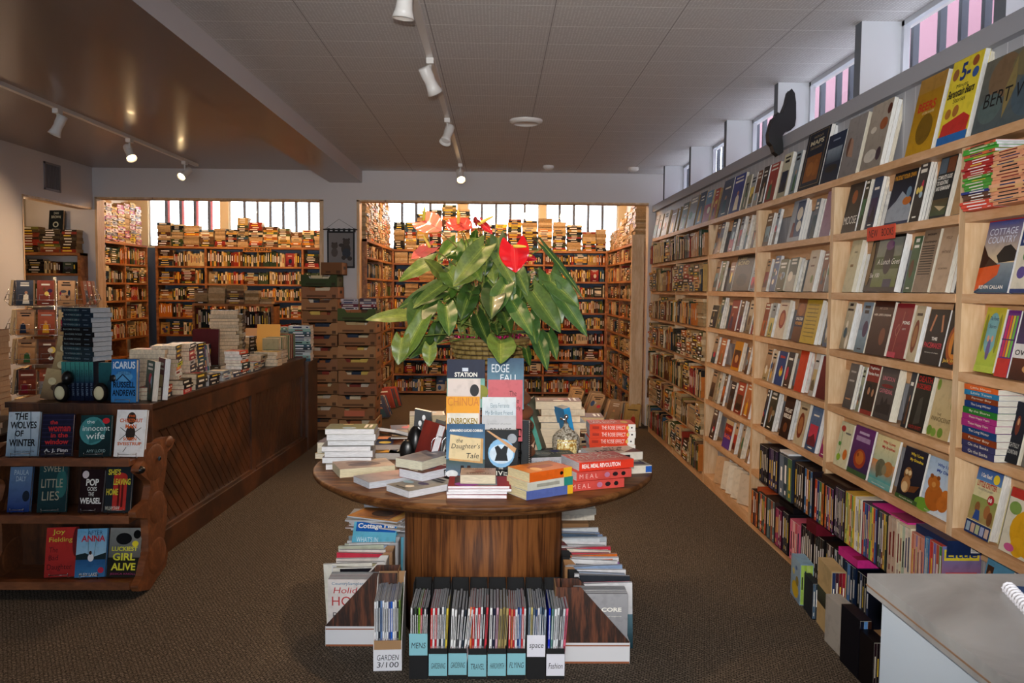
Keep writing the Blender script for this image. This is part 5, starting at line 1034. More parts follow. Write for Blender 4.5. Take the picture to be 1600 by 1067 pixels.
rackbook(166,216,827,896,0,'2c2c2c',[('g',0,0,1,1,'8c8c88','181818'),('e',.45,.78,.25,.12,'141416'),('e',.86,.87,.12,.09,'0c0c0c'),('e',.82,.68,.1,.06,'d8cc30'),('r',0,0,1,.4,'20201c')]+TT(('LUCKIEST',.1,.53,.9,.62,'d8d440',True),('GIRL',.15,.34,.85,.49,'d8d440',True),('ALIVE',.12,.14,.88,.29,'d8d440',True),('JESSICA KNOLL',.1,.04,.9,.09,'a83878')),'LUCKIEST GIRL ALIVE book beside the bear’s leg',hold=False)
# ------------------------------------------------------------------ long wooden counter
A_, B_ = Vector((-1.868, 4.50)), Vector((-1.745, 7.59)); CH = .865; CL = (B_-A_).length; ang = math.atan2(-(B_-A_).x, (B_-A_).y)
r = empty('sales_counter', (A_.x, A_.y, 0), 'long dark wooden counter with diagonal plank panels, piled with books', 'counter', None, ang)
def cpart(name, a, b_, m_, bv=.003, lab=None):   # local y along the counter, x to the right (front at x=0)
    mb = MB(); mb.box(a, b_); o = mb.build(name, m_, r); bevel(o, bv, 2)
    if lab: o['label'] = lab
    return o
cpart('worktop', (-.80, 0, CH-.03), (.012, CL, CH), M['stain'])
cpart('top_rail', (-.03, .0, CH-.16), (.0, CL, CH-.031), M['stain']); cpart('end_panel', (-.78, .0, 0), (-.03, .03, CH-.031), M['stain']); cpart('far_end_panel', (-.78, CL-.03, 0), (-.03, CL, CH-.031), M['stain'])
cpart('base_board', (-.03, 0, .0), (.016, CL, .13), M['stain'], .008)
ym = CL*.545
for y in (0, ym-.05, CL-.09): cpart('stile', (-.03, y, .13), (-.002, y+.09, CH-.16), M['stain'])
for (y0_, y1_, sgn) in ((.09, ym-.05, 1), (ym+.04, CL-.09, -1)):
    mb = MB(); H0, H1 = .13, CH-.16; pw = .085
    m_ = M['stain'] if sgn == 1 else M['stain']
    # diagonal boards: clipped parallelograms
    k = -12
    def clip(poly, f):
        out = []
        for i in range(len(poly)):
            a, b2 = poly[i], poly[(i+1) % len(poly)]; fa, fb = f(a), f(b2)
            if fa >= 0: out.append(a)
            if fa*fb < 0: t = fa/(fa-fb); out.append((a[0]+(b2[0]-a[0])*t, a[1]+(b2[1]-a[1])*t))
        return out
    Hh = H1-H0; sl = 1.0 if sgn == 1 else .35
    x_ = y0_-2
    while x_ < y1_+2:
        if sgn == 1: poly = [(x_, H1), (x_+pw-.008, H1), (x_+pw-.008+Hh*sl, H0), (x_+Hh*sl, H0)]
        else: poly = [(x_, H0), (x_+pw-.008, H0), (x_+pw-.008+Hh*sl, H1), (x_+Hh*sl, H1)]
        poly = clip(clip(poly, lambda p: p[0]-y0_), lambda p: y1_-p[0])
        if len(poly) > 2:
            mb.M = Tr(-.022, 0, 0); mb.prism(poly, .008, 'x')
        x_ += pw
    mb.M = Matrix(); mb.box((-.03, y0_, H0), (-.021, y1_, H1)); mb.build('plank_panel', m_, r)
    cpart('panel_moulding', (-.014, y0_, .128), (.004, y1_, .15), M['stain'], .004)
# second cabinet behind
r2 = empty('side_cabinet', (-1.80, 7.72, 0), 'plain dark wooden cabinet at the far end of the long counter', 'cabinet')
mb = MB(); mb.box((-.60, -.09, 0), (.075, .30, .80)); mb.build('cabinet_body', M['stain'], r2); mb = MB(); mb.box((-.61, -.10, .801), (.085, .31, .825)); mb.build('cabinet_top', M['stain'], r2)

def cpos(px, py, zz=CH): q = P(px, py, Z=zz); return q
ON = 'the counter'
PG = 'e0cdb0'
# front row: low piles along the edge (pixel of the front corner on the worktop)
def cpile(px, py, n, a, dims, cols, lab, inset=.10, **kw):
    q = P(px, py, Z=CH); z = pile((q.x-inset*.9, q.y+.0, CH+.001), n, a+ang, dims, cols, lab, **kw); return q.x-inset, q.y, z
BK = ['1c1c22','24242c','1a2430','2c2c34']
SPR = PI/2   # spines towards the aisle
cpile(246, 622, 1, PI+.1, (.145,.21,.035), ['3c3c3c'], None, labs=['grey book with thick cream pages nearest the tall blue book'], page=PG)
cpile(275, 622, 3, SPR+.2, (.13,.19,.024), ['28303c','a84430','a03c2c'], 'the red spined pile on the near counter edge', page=PG, inset=.12, vis=.9)
cpile(300, 614, 3, SPR+.1, (.13,.18,.026), ['b8282c','1a1a1e','1c1a1c'], 'the black and red pile on the counter edge', page=PG, vis=.9, arts=[None,None,[('g',0,0,1,1,'4a3a20','2a2418'),('e',.5,.5,.3,.2,'8a6a3c')]], sarts=[[('tv','FINE DEAD',.2,.2,.8,.8,'e8d8d0',True)],rsart('1a1a1e'),rsart('1a1a1e')])
cpile(322, 607, 3, SPR, (.12,.18,.028), ['28303a','383838','504830'], 'the grey pile beside the black and red one', page=PG, vis=.9)
cpile(343, 601, 3, SPR, (.12,.17,.022), BK, 'the low black pile in the middle of the counter edge', page='c8ccd0')
cpile(361, 594, 4, SPR, (.12,.17,.016), ['8a98a4','b8c4cc','7a8a98'], 'the pale blue pile on the counter edge', page='c8ccd0')
cpile(378, 588, 2, SPR, (.12,.17,.024), ['283858','6a6a70'], 'the thin blue pile past the pale blue one', page=PG)
cpile(392, 583, 2, SPR, (.12,.17,.022), ['3c6a80','c8c8b8'], 'the small teal and white pile', page=PG)
cpile(408, 579, 3, SPR, (.12,.18,.022), ['2c4050','c8b89c','4a6070'], 'the small mixed pile below the open paperback', page=PG)
# tall stacks behind the row
def cstack(px, py, n, a, dims, cols, lab, **kw):
    q = P(px, py, Z=CH); pile((q.x, q.y, CH+.001), n, a+ang, dims, cols, lab, **kw)
cstack(236, 615, 10, PI+.15, (.14,.20,.027), ['8a6a5c','3c3430','6a3c34','4a4a4c'], 'the cream paged stack behind the tall blue book', page='e8d4b8', vis=.9)
cstack(262, 612, 11, SPR+.25, (.14,.20,.025), ['4c4c44','98a09c','3c3c40','c8d0d0','d0dce0','e06038','c4d43c','2c2c30','5c3c40','3c4444','3c403c'], 'the tall spine-out stack with a lime green book', vis=.95, page='e8d4b8')
cstack(284, 604, 11, SPR+.2, (.14,.20,.024), ['28303c','24242c','2c2c3c','3a3a48','30364c','342c3c','b0b4bc','8a2c34','b03c40','38444c'], 'the dark blue stack with two red spines', vis=.95, page='e8d4b8')
cstack(300, 596, 10, SPR+.1, (.13,.19,.025), ['24283c','2c2c34','282c3c','44242c','203c50','1c4c5c','283c54'], 'the navy stack beside the standing white books', vis=.95, page='e8d4b8')
# standing books, spines/covers to the aisle
cols = ['b8c8d4','3c4c54','1c2420','5c8494','7888b0','9c6cb4','4c88a0','e8e0e0','2c2c38','1c1c20','d8c83c','8a8a90','d0d4dc','c83c54','e05070']
for i, c in enumerate(cols):
    px = 318+i*(358-318)/14; q = P(px, 592-(px-318)*.45, Z=CH)
    book(Tr(q.x-.06, q.y+.03, CH+.001) @ Rz(ang+PI/2-.25) @ Ry(-.16) @ Tr(.02,.06,0) @ Rz(PI/2), .13, .21, .022 if i else .03, c, f'{cname(c)} book standing on edge, {ORD[i]} in the row on the counter', sart=rsart(c), page=PG, vis=.9)
cstack(352, 588, 4, .2, (.12,.18,.02), ['a8a090','78828c','a09080'], 'the slumped paperbacks in front of the tall dark stack', tilt=0) if False else None
z = None
cstack(352, 575, 16, PI+.3, (.15,.21,.028), ['1c2024','20242a'], 'the tallest cream paged stack on the counter', page='dcc4a4', vis=1.0, jit=.012)
cstack(366, 573, 14, SPR+.25, (.15,.21,.030), ['16181c','1c1e24','d8d8d0','181c20','20242c','14161a'], 'the tallest black spined stack on the counter', vis=.95, sarts=[[('tv','LIZ',.3,.3,.7,.6,'d8d8d8',True),('r',.3,.7,.7,.9,'b8b8b8')]])
cstack(384, 566, 8, SPR, (.13,.19,.028), ['1c2024','202428','38302c'], 'the shorter black stack beside the tallest one', vis=.9)
cstack(371, 584, 8, SPR, (.12,.17,.022), ['282c30','c84c2c','28343c','3c4c44','d86838','c8ccd0'], 'the narrow stack with two orange spines', vis=.9)
cstack(398, 574, 3, SPR+.1, (.14,.21,.03), ['1c2430','c8b898','a89878'], 'the pile with a curled paperback on top', page='d8c0a0', vis=.95)
cstack(419, 571, 4, PI, (.13,.19,.03), ['c8b090','1c1c1c','304050','c8a030'], 'the yellow topped pile near the counter end', page='ecd4b4')
cstack(430, 567, 5, PI, (.13,.17,.022), ['40342c','8a6a3c'], 'the cream paged pile beside the standing rows', page='ecd8bc')
# long row of standing books, fore-edges outward
for i in range(16):
    px = 436+i*2.7; q = P(px, 567-i*.95, Z=CH); c = rnd.choice(['c8442c','2c3c54','d8cca8','3c6a4c','7a2c28','b8a880'])
    book(Tr(q.x-.07, q.y, CH+.001) @ Rz(ang+PI/2+rnd.uniform(-.03,.03)+PI) @ Tr(0,0,0) @ Rz(PI/2), .14, .205+.0015*i, .026, c, f'cream paged standing book, {ORD[i]} in the row at the far counter end', page='ecd6b8', vis=.9)
cstack(425, 548, 9, SPR, (.15,.22,.02), ['c8a878','a8b890','88a49c','d8c8a0','c08860'], 'the flat pile behind the far standing row', page='ecd6b8', vis=.4)
# stacks on the far cabinet
pile((-1.80, 7.70, .826), 13, .05, (.15,.20,.024), ['3c5a6a','8ab0a8','c8d0d0','a8a8a8','384048'], 'the neat stack on the cabinet past the counter', page='ece4d8', vis=.95)
pile((-2.02, 7.75, .826), 14, 0.0, (.15,.20,.022), ['8a9aa0','70a08c','d8d8d8'], 'the second stack on the cabinet past the counter', page='ece4d8', vis=.5)
# maroon book and yellow envelope standing behind
q = P(320, 515, Y=6.2); book(stand(q.x, 6.2, CH+.05, .1, .1, .03), .19, .27, .03, '3c1418', 'maroon hardcover standing upright behind the counter stacks', art=[('g',0,0,1,1,'4c181c','34100f')], force=True, hard=True)
pile((q.x, 6.27, CH+.001), 2, 0, (.2,.24,.024), ['3c3430','5a4a3c'], 'the base under the maroon hardcover')
q = P(418, 532, Y=7.2); mb = MB(); mb.M = Tr(q.x, 7.2, CH+.02) @ Rx(-.15); mb.box((-.10,0,0),(.10,.006,.30),'e0a850'); tag(mb.build('envelope', M['paint']), 'large plain manila envelope standing on the far counter', 'envelope')
q = P(395, 535, Y=7.3); mb = MB(); mb.M = Tr(q.x, 7.32, CH+.02) @ Rx(-.15); mb.box((-.08,0,0),(.08,.006,.26),'c89c70'); tag(mb.build('envelope', M['paint']), 'pinkish brown envelope behind the manila one', 'envelope')
# the near end: vertical teal books between panda feet, stack, tall blue book
YN = 4.62; zc = CH+.001
TEAL = ['3c8a84','2c5c70','1c2c48']
q0 = P(100, 622, Y=YN); q1 = P(150, 622, Y=YN)
nb = 7; tt = (q1.x-q0.x)/nb
for i in range(nb):
    t = tt-.002; sa = [('g',0,.45,1,1,'4a9a90','1c2c48'),('g',0,0,1,.45,'141c34','141c34'),('tv','IN A DARK',.25,.12,.75,.45,'7a90a8'),('tv','WARE',.25,.6,.75,.8,'16343c')]
    book(spineout(q0.x+i*tt, YN-.02, zc, 0, 0, .14, t), .14, .215, t, '182438', f'teal and navy paperback, {ORD[i]} of the row between the panda feet', spine='2c6c78', sart=sa, vis=1, page='c8d0d8', force=True)
bx = bx0 = (q0.x+q1.x)/2
book(stand(q1.x+.085, YN-.01, zc, 0, .03, .03), .13, .21, .03, '1c4448', 'dark teal book behind the right panda foot', art=[('g',0,0,1,1,'2c6468','101c2c'),('e',.6,.4,.25,.2,'1a3440')], force=True)
z = zc+.218
SPT = [('g',0,0,1,1,'1c2c38','14161c'),]
names = [('THE WOMAN IN CABIN 10','26343c')]*3+[('THE LYING GAME','1a1a1c')]+[('IN A DARK WOOD','18181c')]*3+[('THE WOMAN IN CABIN 10','1c2a38')]*4
sx, sy = bx+.015, YN+.07
for i, (nm, c) in enumerate(names):
    t = .0262; top = i == len(names)-1
    sa = [('r',0,0,1,1,c),('r',.1,.45,.9,.72,'1c3c44' if 'CABIN' in nm else c),('tv',nm,.32,.40,.70,.95,'98a8a8'),('r',.4,.12,.6,.28,'60707c')]
    book(flat(sx+rnd.uniform(-.008,.008), sy, z, -.35+rnd.uniform(-.05,.05), .135, .215, t), .135, .215, t, c, f'dark paperback lying in the tall stack over the panda feet, {ORD[i]} from its bottom', sart=sa, art=[('g',0,0,1,1,'6a7a70','2c3c3c')] if top else None, vis=1, page='b4c0cc', force=True)
    z += t+.0006
# panda book end
r = empty('panda_bookend', (bx, YN-.06, zc), 'black and white panda bookend with two big round feet', 'bookend')
for k, px in enumerate((96, 157)):
    q = P(px, 613, Y=YN-.09)
    mb = MB(); mb.M = Tr(q.x-bx, -.03, .055); mb.ball((0,0,0), (.042,.035,.054), 20, 14); mb.build('foot', M['black'], r)
    mb = MB(); mb.M = Tr(q.x-bx+.002, -.052, .055); mb.ball((0,0,0), (.028,.016,.038), 18, 12, 'd8cfa8'); mb.build('foot_sole', M['paint'], r)['label'] = 'cream sole of the foot'
    mb = MB(); mb.M = Tr(q.x-bx+(.07 if k else .02), .0, .13); mb.ball((0,0,0), (.03,.035,.04), 16, 10); mb.build('body', M['black'], r)
q = P(193, 628, Y=YN-.1)
book(stand(q.x, YN-.10, zc, 0, .08, .035), .135, .235, .035, '2c6cac', 'tall blue book with large white and black words on the counter corner', art=[('g',0,0,1,1,'2c70b0','3c84c4'),('e',.5,.6,.35,.12,'5a9ccc'),('l',[(.2,.5),(.45,.65),(.8,.45)],.006,'142c4c')]+TT(('iCARUS',.06,.78,.95,.95,'dce8f0',True),('A THRILLER',.2,.64,.8,.72,'3c5c84'),('RUSSELL',.08,.34,.95,.48,'10182c',True),('ANDREWS',.05,.15,.97,.3,'10182c',True)), force=True, hard=True)
mb = MB(); 
for s in (-1, 1): mb.tube([(s*.04,-.015,.02),(s*.04,-.015,.002),(s*.04,.05,.001),(s*.04,.075,.10)], .0015, 6)
mb.tube([(-.04,-.015,.02),(.04,-.015,.02)], .0015, 6); tag(mb.build('wire_easel', M['metal'], None, Tr(q.x, YN-.10, zc)), 'small wire easel under the tall blue book', 'book easel')
book(stand(q.x+.09, YN+.0, zc, -.9, .1, .03), .14, .22, .03, '2c5048', 'dark green patterned book leaning right of the tall blue book', art=rart('2c5048'), force=True)
book(stand(q.x+.125, YN+.06, zc, -.95, .1, .03), .14, .23, .03, '3c2c34', 'dark red and purple book leaning behind the green patterned one', art=rart('6a2430'), force=True)
# curled sepia paperbacks beside the spinner
for k, (px, a, rl, zz) in enumerate([(78, .4, .22, 0), (86, .5, .30, .10), (90, .3, .18, .2)]):
    q = P(px, 628-k*4, Y=YN+.02)
    book(Tr(q.x, YN+.02+.03*k, zc+zz*.9) @ Rz(a) @ Ry(rl) @ Rx(-.1), .10, .17, .02, 'a88c60', f'sepia paperback slumped beside the panda feet, {["lowest","middle","upper"][k]} of three', art=[('g',0,0,1,1,'c8a874','6a4c2c'),('e',.4,.6,.2,.12,'e0cc9c'),('e',.6,.4,.2,.1,'4a3018')], page='c8b080', force=True)
# ------------------------------------------------------------------ wire paperback spinner
SXc, SYc = -3.13, 5.95
r = empty('wire_book_rack', (SXc, SYc, 0), 'wire spinner rack full of worn paperbacks beside the wall niche', 'book rack')
mb = MB(); mb.tube([(0,0,0),(0,0,1.56)], .012, 10); mb.lathe([(.22,0),(.22,.02),(.03,.03)], 20); mb.build('pole', M['metal'], r)
tiers = [1.36, 1.16, .96, .75, .55, .34]
PBC = ['a87040','8a5030','c89060','6a3828','3c4454','a84c30','d0a070','5c4a3c','8c3c2c','30303c','c0a878']
for ti, z in enumerate(tiers):
    mb = MB(); R_ = .23; hw = .19
    for f in range(4):
        a = f*PI/2+.25; T = Rz(a)
        def w(pts, rr=.0022): mb.tube([T @ Vector(p) for p in pts], rr, 5)
        w([(-hw,-R_,z),(hw,-R_,z)]); w([(-hw,-R_-.035,z+.04),(hw,-R_-.035,z+.04)]); w([(-hw,-R_,z),(-hw,-R_-.035,z+.04)]); w([(hw,-R_,z),(hw,-R_-.035,z+.04)])
        w([(-hw,-R_,z+.12),(-hw,-R_-.035,z+.04)]); w([(hw,-R_,z+.12),(hw,-R_-.035,z+.04)]); w([(-hw,-R_+.04,z),(hw,-R_+.04,z)]); w([(-hw,-R_+.04,z-.01),(0,0,z-.01)])
        for k in range(3):
            xk = -hw+.063+k*.127; w([(xk-.03,-R_-.036,z+.04),(xk-.03,-R_-.03,z+.075),(xk+.03,-R_-.03,z+.075),(xk+.03,-R_-.036,z+.04)])
        w([(-hw,-R_+.04,z+.17),(-hw,-R_+.04,z)]); 
    mb.build('wire_tier', M['metal'], r)
    for f in range(4):
        a = f*PI/2+.25
        if f in (2,): continue
        for k in range(3):
            xk = -hw+.063+k*.127; n = rnd.choice([1,2,2])
            for c in range(n):
                col = rnd.choice(PBC)
                p0 = Rz(a) @ Vector((xk, -R_-.012+c*.02, z+.003))
                face = {0: 'front', 1: 'right', 3: 'left'}[f]
                book(stand(SXc+p0.x, SYc+p0.y, z+.003, a, .12, .018), .105, .17, .018, col, f'{cname(col)} paperback, {["left","middle","right"][k]} pocket, {["top","second","third","fourth","fifth","lowest"][ti]} tier, {face} face of wire spinner' + (', behind' if c else ''), art=rart(col), page='c8b088', vis=1 if c == 0 else .2)
# ------------------------------------------------------------------ round oak table
TX, TY, TR, TZ = -.05, 3.72, .755, .715
r = empty('round_table', (TX, TY, 0), 'round dark oak table on a drum pedestal covered with books', 'table')
mb = MB(); mb.lathe([(TR-.02,.686-.0),(TR-.006,.690),(TR,.700),(TR,.707),(TR-.006,.7135),(TR-.014,TZ)], 96); mb.build('tabletop', M['oak_h'], r)
mb = MB(); mb.lathe([(TR-.09,.660),(TR-.05,.664),(TR-.04,.675),(TR-.035,.6855)], 96); mb.build('apron_moulding', M['oak_h'], r)
mb = MB(); mb.lathe([(.355,0.0),(.355,.6595)], 80); mb.build('pedestal_drum', M['oak'], r)
TZ += .001
def tp(px, py): q = P(px, py, Z=TZ); return q.x, q.y
def tpile(px, py, n, a, dims, cols, lab, **kw):
    x, y = tp(px, py); return (x, y), pile((x, y, TZ), n, a, dims, cols, lab, **kw)
WH = 'e8e8ea'; CR = 'e4d8b8'
# left white paged stack
(x, y), z = tpile(548, 727, 7, PI+.08, (.14,.208,.0245), ['8a8478','6a5a54','9c948c','5c6468','c8c0b4','58504c','6a7038'], 'the tall white stack on the round table', page=WH, vis=1.1, jit=.012, jr=.07)
tpile(531, 713, 3, PI-.05, (.13,.19,.026), ['c8a860','4c4c54','8a7c68'], 'the low stack behind the tall white one', page='dcd4c0', vis=.9)
def tb(px, py, a, dims, col, lab, z=0, tilt=0, art=None, sart=None, page=WH, **kw):
    x, y = tp(px, py); w, h, t = dims; book(flat(x, y, TZ+z, a, w, h, t, tilt), w, h, t, col, lab, art=art or rart(col), sart=sart or rsart(col), page=page, force=True, **kw)
tb(568, 737, PI+.38, (.165,.235,.036), 'b8a090', 'thick cream paged book with a pale cover near the left table edge', art=[('g',0,0,1,1,'c8b4a4','a89488'),('e',.6,.5,.2,.3,'7a6a68'),('e',.3,.4,.12,.2,'8c7468')], page='e0d4b0')
tb(602, 753, PI+.62, (.14,.215,.026), 'b08478', 'pinkish grey covered white paged book on the front left table edge', art=[('g',0,0,1,1,'c09488','8a8c94')], page='ccd0d8')
tb(660, 765, PI+.72, (.15,.235,.026), '8a8c88', 'lowest of the three fanned thick books left of the display rack', page='dcdce0')
tb(671, 752, PI+.86, (.135,.21,.034), '8c1c2c', 'middle white paged book with a dark red cover in the fanned three', z=.027, page='dfe0e8')
tb(664, 748, PI+1.0, (.135,.215,.036), '84848c', 'top cream paged book with a grey cover in the fanned three', z=.062, art=[('g',0,0,1,1,'8c8c94','6a6c78'),('r',.3,.7,.7,.75,'b8b8c0')], page='dcd8c0')
# pile with brown covers and tilted black book
tb(604, 713, PI+.05, (.15,.16,.03), '3c2c28', 'grey paged book at the bottom of the pile behind the white stack', page='b8b4b0')
tb(628, 713, PI-.05, (.15,.13,.03), '3c2c28', 'second grey paged book at the bottom of the pile behind the white stack', page='b8b4b0')
tb(612, 708, PI+.1, (.15,.22,.024), '5c2c1c', 'brown hardcover lying below the tilted black book', z=.031, page='a89c94')
tb(606, 700, PI-.6, (.14,.21,.016), '201814', 'black book with pale gold lettering tilted on the left piles', z=.075, tilt=.30, art=[('r',0,0,1,1,'1c1512'),('t','lose',.42,.5,.85,.62,'c8b088'),('t','book',.38,.32,.9,.46,'c8b088'),('t','of us',.5,.66,.85,.76,'c8b088')])
tb(590, 692, PI, (.15,.22,.02), 'd87828', 'bright orange covered book lying behind the left piles', z=.0)
tb(640, 688, PI+.2, (.14,.19,.03), 'd86434', 'orange covered cream paged book, lower, behind the grey hardcovers', z=.04, page='dcc8b0')
(x, y), z = tpile(645, 692, 1, PI, (.15,.2,.04), ['8a7c70'], None, labs=['grey brown book under the orange covered one'])
# pair of grey hardcovers on a wire easel, white disc bookend
q = tp(655, 738)
book(Tr(q[0]-.01, q[1], TZ) @ Rz(-1.05) @ Ry(.0) @ Rx(-.32), .145, .225, .034, '7c2c24', 'dark red book with white pages leaning on the wire easel', page='e8e6ea', force=True, hard=True, art=[('g',0,0,1,1,'8a3028','5c2020')])
book(Tr(q[0]+.035, q[1]+.02, TZ) @ Rz(-1.05) @ Rx(-.34), .145, .225, .040, '5a5c5c', 'grey hardcover leaning behind the dark red book', page='e4e2dc', force=True, hard=True, art=[('g',0,0,1,1,'6c6e6e','4c4e50')], back='505254')
mb = MB()
for dx in (0, .045):
    pts = [(dx+.03*math.cos(PI*k/10), 0, .13+.03*math.sin(PI*k/10)) for k in range(11)]
    mb.tube([(dx+.035,.0,.0)]+pts+[(dx-.04,-.01,.0)], .0028, 8)
tag(mb.build('wire_easel', M['metal'], None, Tr(q[0]+.085, q[1]-.03, TZ) @ Rz(.2)), 'double looped chrome wire easel behind the grey hardcovers', 'book easel')
q = tp(638, 728); r = empty('paw_bookend', (q[0]+.02, q[1]+.10, TZ), 'black bear bookend with a white paw print behind the grey hardcovers', 'bookend')
mb = MB(); mb.M = Tr(-.03, -.05, .055); mb.ball((0,0,0), (.035,.02,.055), 18, 12); mb.ball((.035,.03,.03), (.04,.04,.085), 16, 10); mb.build('body', M['black'], r)
mb = MB(); mb.M = Tr(.03, -.03, .13); mb.prism([(-.035,0),(.05,0),(.045,.10),(-.028,.115)], .035, 'y', '101012'); mb.build('raised_paw', M['black'], r)
mb = MB()
for (a, b_) in ((-.012,.03),(-.005,.06),(.012,.085)): mb.M = Tr(.03+a, -.032, .13+b_-.01); mb.ball((0,0,0), (.008,.003,.013), 12, 8, 'f0f0f0')
mb.build('paw_print', M['paint'], r)['label'] = 'white paw print'
pile((q[0]+.07, q[1]+.32, TZ), 5, PI+.1, (.15,.2,.036), ['6c7468','8a8478','a09c94'], 'the stack behind the black bookend', page='c8b898')
# front centre: magazines and a cream book
(x, y), z = tpile(747, 770, 4, PI, (.17,.232,.0115), ['b02c2c','8a8c9c','8a3040'], 'the white edged pile under the small cream book', page='f0f0f4', vis=1.2, arts=[None]*3+[[('r',0,0,1,1,'8c2028'),('g',.05,.1,.95,.8,'8a9aa8','403038'),('e',.8,.3,.2,.2,'8a3a9c'),('e',.2,.4,.2,.15,'c8b8a8')]])
book(flat(x+.0, y+.005, z+.001, PI, .12, .135, .034), .12, .135, .034, 'a48c80', 'small cream paged book with red and black print at front centre', art=[('r',0,0,1,1,'ac968a'),('e',.3,.5,.04,.2,'8c3830'),('e',.5,.55,.05,.15,'7a2c28'),('e',.65,.45,.04,.2,'8c3830'),('tv','INVISIBLE',.72,.15,.86,.85,'2c2824'),('tv','TATTOO MAN',.1,.1,.25,.9,'2c2824')], page='d8ccb0', force=True)
# right: orange/teal/blue pile
(x, y) = tp(843, 770); z = TZ
for i, (c, sp, w, h, t, lab, sa) in enumerate([('5a68a8','4c5ca0',.14,.215,.034,'lowest blue covered book of the orange topped pile',[('r',0,0,1,1,'5464a4'),('r',0,0,1,.12,'e0b028')]),('c8c8b8','d0ccbc',.14,.215,.032,'middle white and teal book of the orange topped pile',[('r',0,0,1,1,'c8c8bc'),('r',0,0,1,.2,'2c8478'),('r',.3,.3,.7,.8,'9c9c90')]),('d87428','d8641c',.14,.205,.036,'orange book with yellow spine end on top of its pile',[('r',0,0,1,1,'d8601c'),('r',0,0,1,.2,'e8b028'),('e',.5,.25,.2,.04,'1c1410')])]):
    book(flat(x, y, z, .55+.03*i, w, h, t), w, h, t, c, lab, art=[('g',0,0,1,1,'d88430','c8602c'),('e',.5,.5,.2,.3,'a84c28'),('e',.3,.7,.2,.1,'e8b070')] if i == 2 else rart(c), spine=sp, sart=sa, page='e0d4a8', force=True); z += t+.0005
# red pile
x, y = tp(925, 757); z = TZ
for i, (t, lab) in enumerate([(.036,'bottom red book with animal shapes on its spine'),(.034,'middle red book under Real Meal Revolution'),(.034,'red Real Meal Revolution book on top of the right front pile')]):
    sa = [('r',0,0,1,1,'d83c28'),('tv','REAL MEAL REVOLUTION',.28,.25,.78,.95,'f4ece4',True)] if i == 2 else [('r',0,0,1,1,'c84c44'),('e',.5,.3,.25,.05,'2c2024'),('e',.5,.45,.3,.05,'b87898'),('e',.5,.15,.25,.04,'1c1c1c'),('tv','M E A L',.25,.62,.75,.95,'e8b0a8')]
    dx = .0 if i else -.02
    book(flat(x+dx+.012*i, y+(.022*i), z, .36, .17, .245, t), .17, .245, t, 'c83c28', lab, art=[('g',0,0,1,1,'d04838','b03428')]+([('tv','THE REAL',.78,.1,.92,.95,'d8b0a0'),('tv','MEAL',.5,.1,.7,.95,'d8b0a0'),('tv','REVOLUTION',.25,.1,.45,.95,'d8b0a0')] if i == 2 else [('e',.4,.5,.3,.3,'6a2c24')]), sart=sa, page='c8ccd4', force=True); z += t+.0005
# white book with black print, blue patch book
tb(968, 735, .25, (.15,.235,.034), 'd0c8b8', 'cream book with a dark blue patch at the right table edge', sart=[('r',0,0,1,1,'d8d0c0'),('r',.1,0,.9,.12,'2c5cb0')])
tb(955, 727, .30, (.15,.235,.034), 'd8d0c4', 'white book with black brush lettering below the orange-red stack', z=.036, art=[('r',0,0,1,1,'d4ccc0'),('tv','STOP',.62,.2,.85,.6,'1c1c20',True),('tv','HERE',.3,.3,.55,.85,'1c1c20',True),('p',[(0,0),(.6,0),(.1,.35)],'6a2c30')], page='d8d8dc')
# Rosie stack
x, y = tp(950, 712); z = TZ+.0
tb(905, 705, .35, (.14,.20,.03), '9a8870', 'tan book sticking out left of the orange-red stack, lower', page='c8b490'); tb(912, 700, .3, (.14,.20,.03), 'a89070', 'tan book sticking out left of the orange-red stack, upper', z=.031, page='c8b490')
for i in range(5):
    sa = [('r',0,0,1,1,'e0482c'),('r',0,0,1,.16,'e8e4dc'),('e',.5,.17,.3,.03,'e0b860'),('e',.5,.08,.12,.02,'1c1c20'),('tv','THE ROSIE EFFECT',.22,.22,.80,.74,'f4e4dc'),('r',.3,.8,.7,.94,'b03828')]
    book(flat(x+rnd.uniform(-.012,.012), y, z, .03+rnd.uniform(-.03,.03), .135, .215, .032), .135, .215, .032, 'dc4c30', ['lowest','second','third','fourth','topmost'][i]+' Rosie Effect paperback of the orange-red stack', sart=sa, art=[('g',0,0,1,1,'e8583c','d84c30'),('e',.5,.2,.25,.08,'e0b040'),('tv','THE ROSIE',.55,.35,.75,.95,'f0d8d0'),('tv','EFFECT',.25,.4,.45,.9,'f0d8d0')], page='ccd0d8', force=True); z += .0325
# painted cover book in front of the candle holder
tb(855, 722, .18, (.17,.24,.04), '3c4c50', 'thick book with a dark painted cover before the mosaic candle holder', art=[('g',0,0,1,1,'28383c','4c5c64'),('e',.5,.6,.3,.15,'7c8c90'),('e',.8,.3,.15,.1,'2c3c80'),('tv','GHOST FISH',.45,.1,.62,.75,'b8b49c')], sart=[('r',0,0,1,1,'c8c8d0'),('r',0,0,1,.12,'2c3c90'),('r',0,.12,1,.26,'5aa0c8'),('tv','the painted sea',.3,.35,.7,.9,'8890a0')])
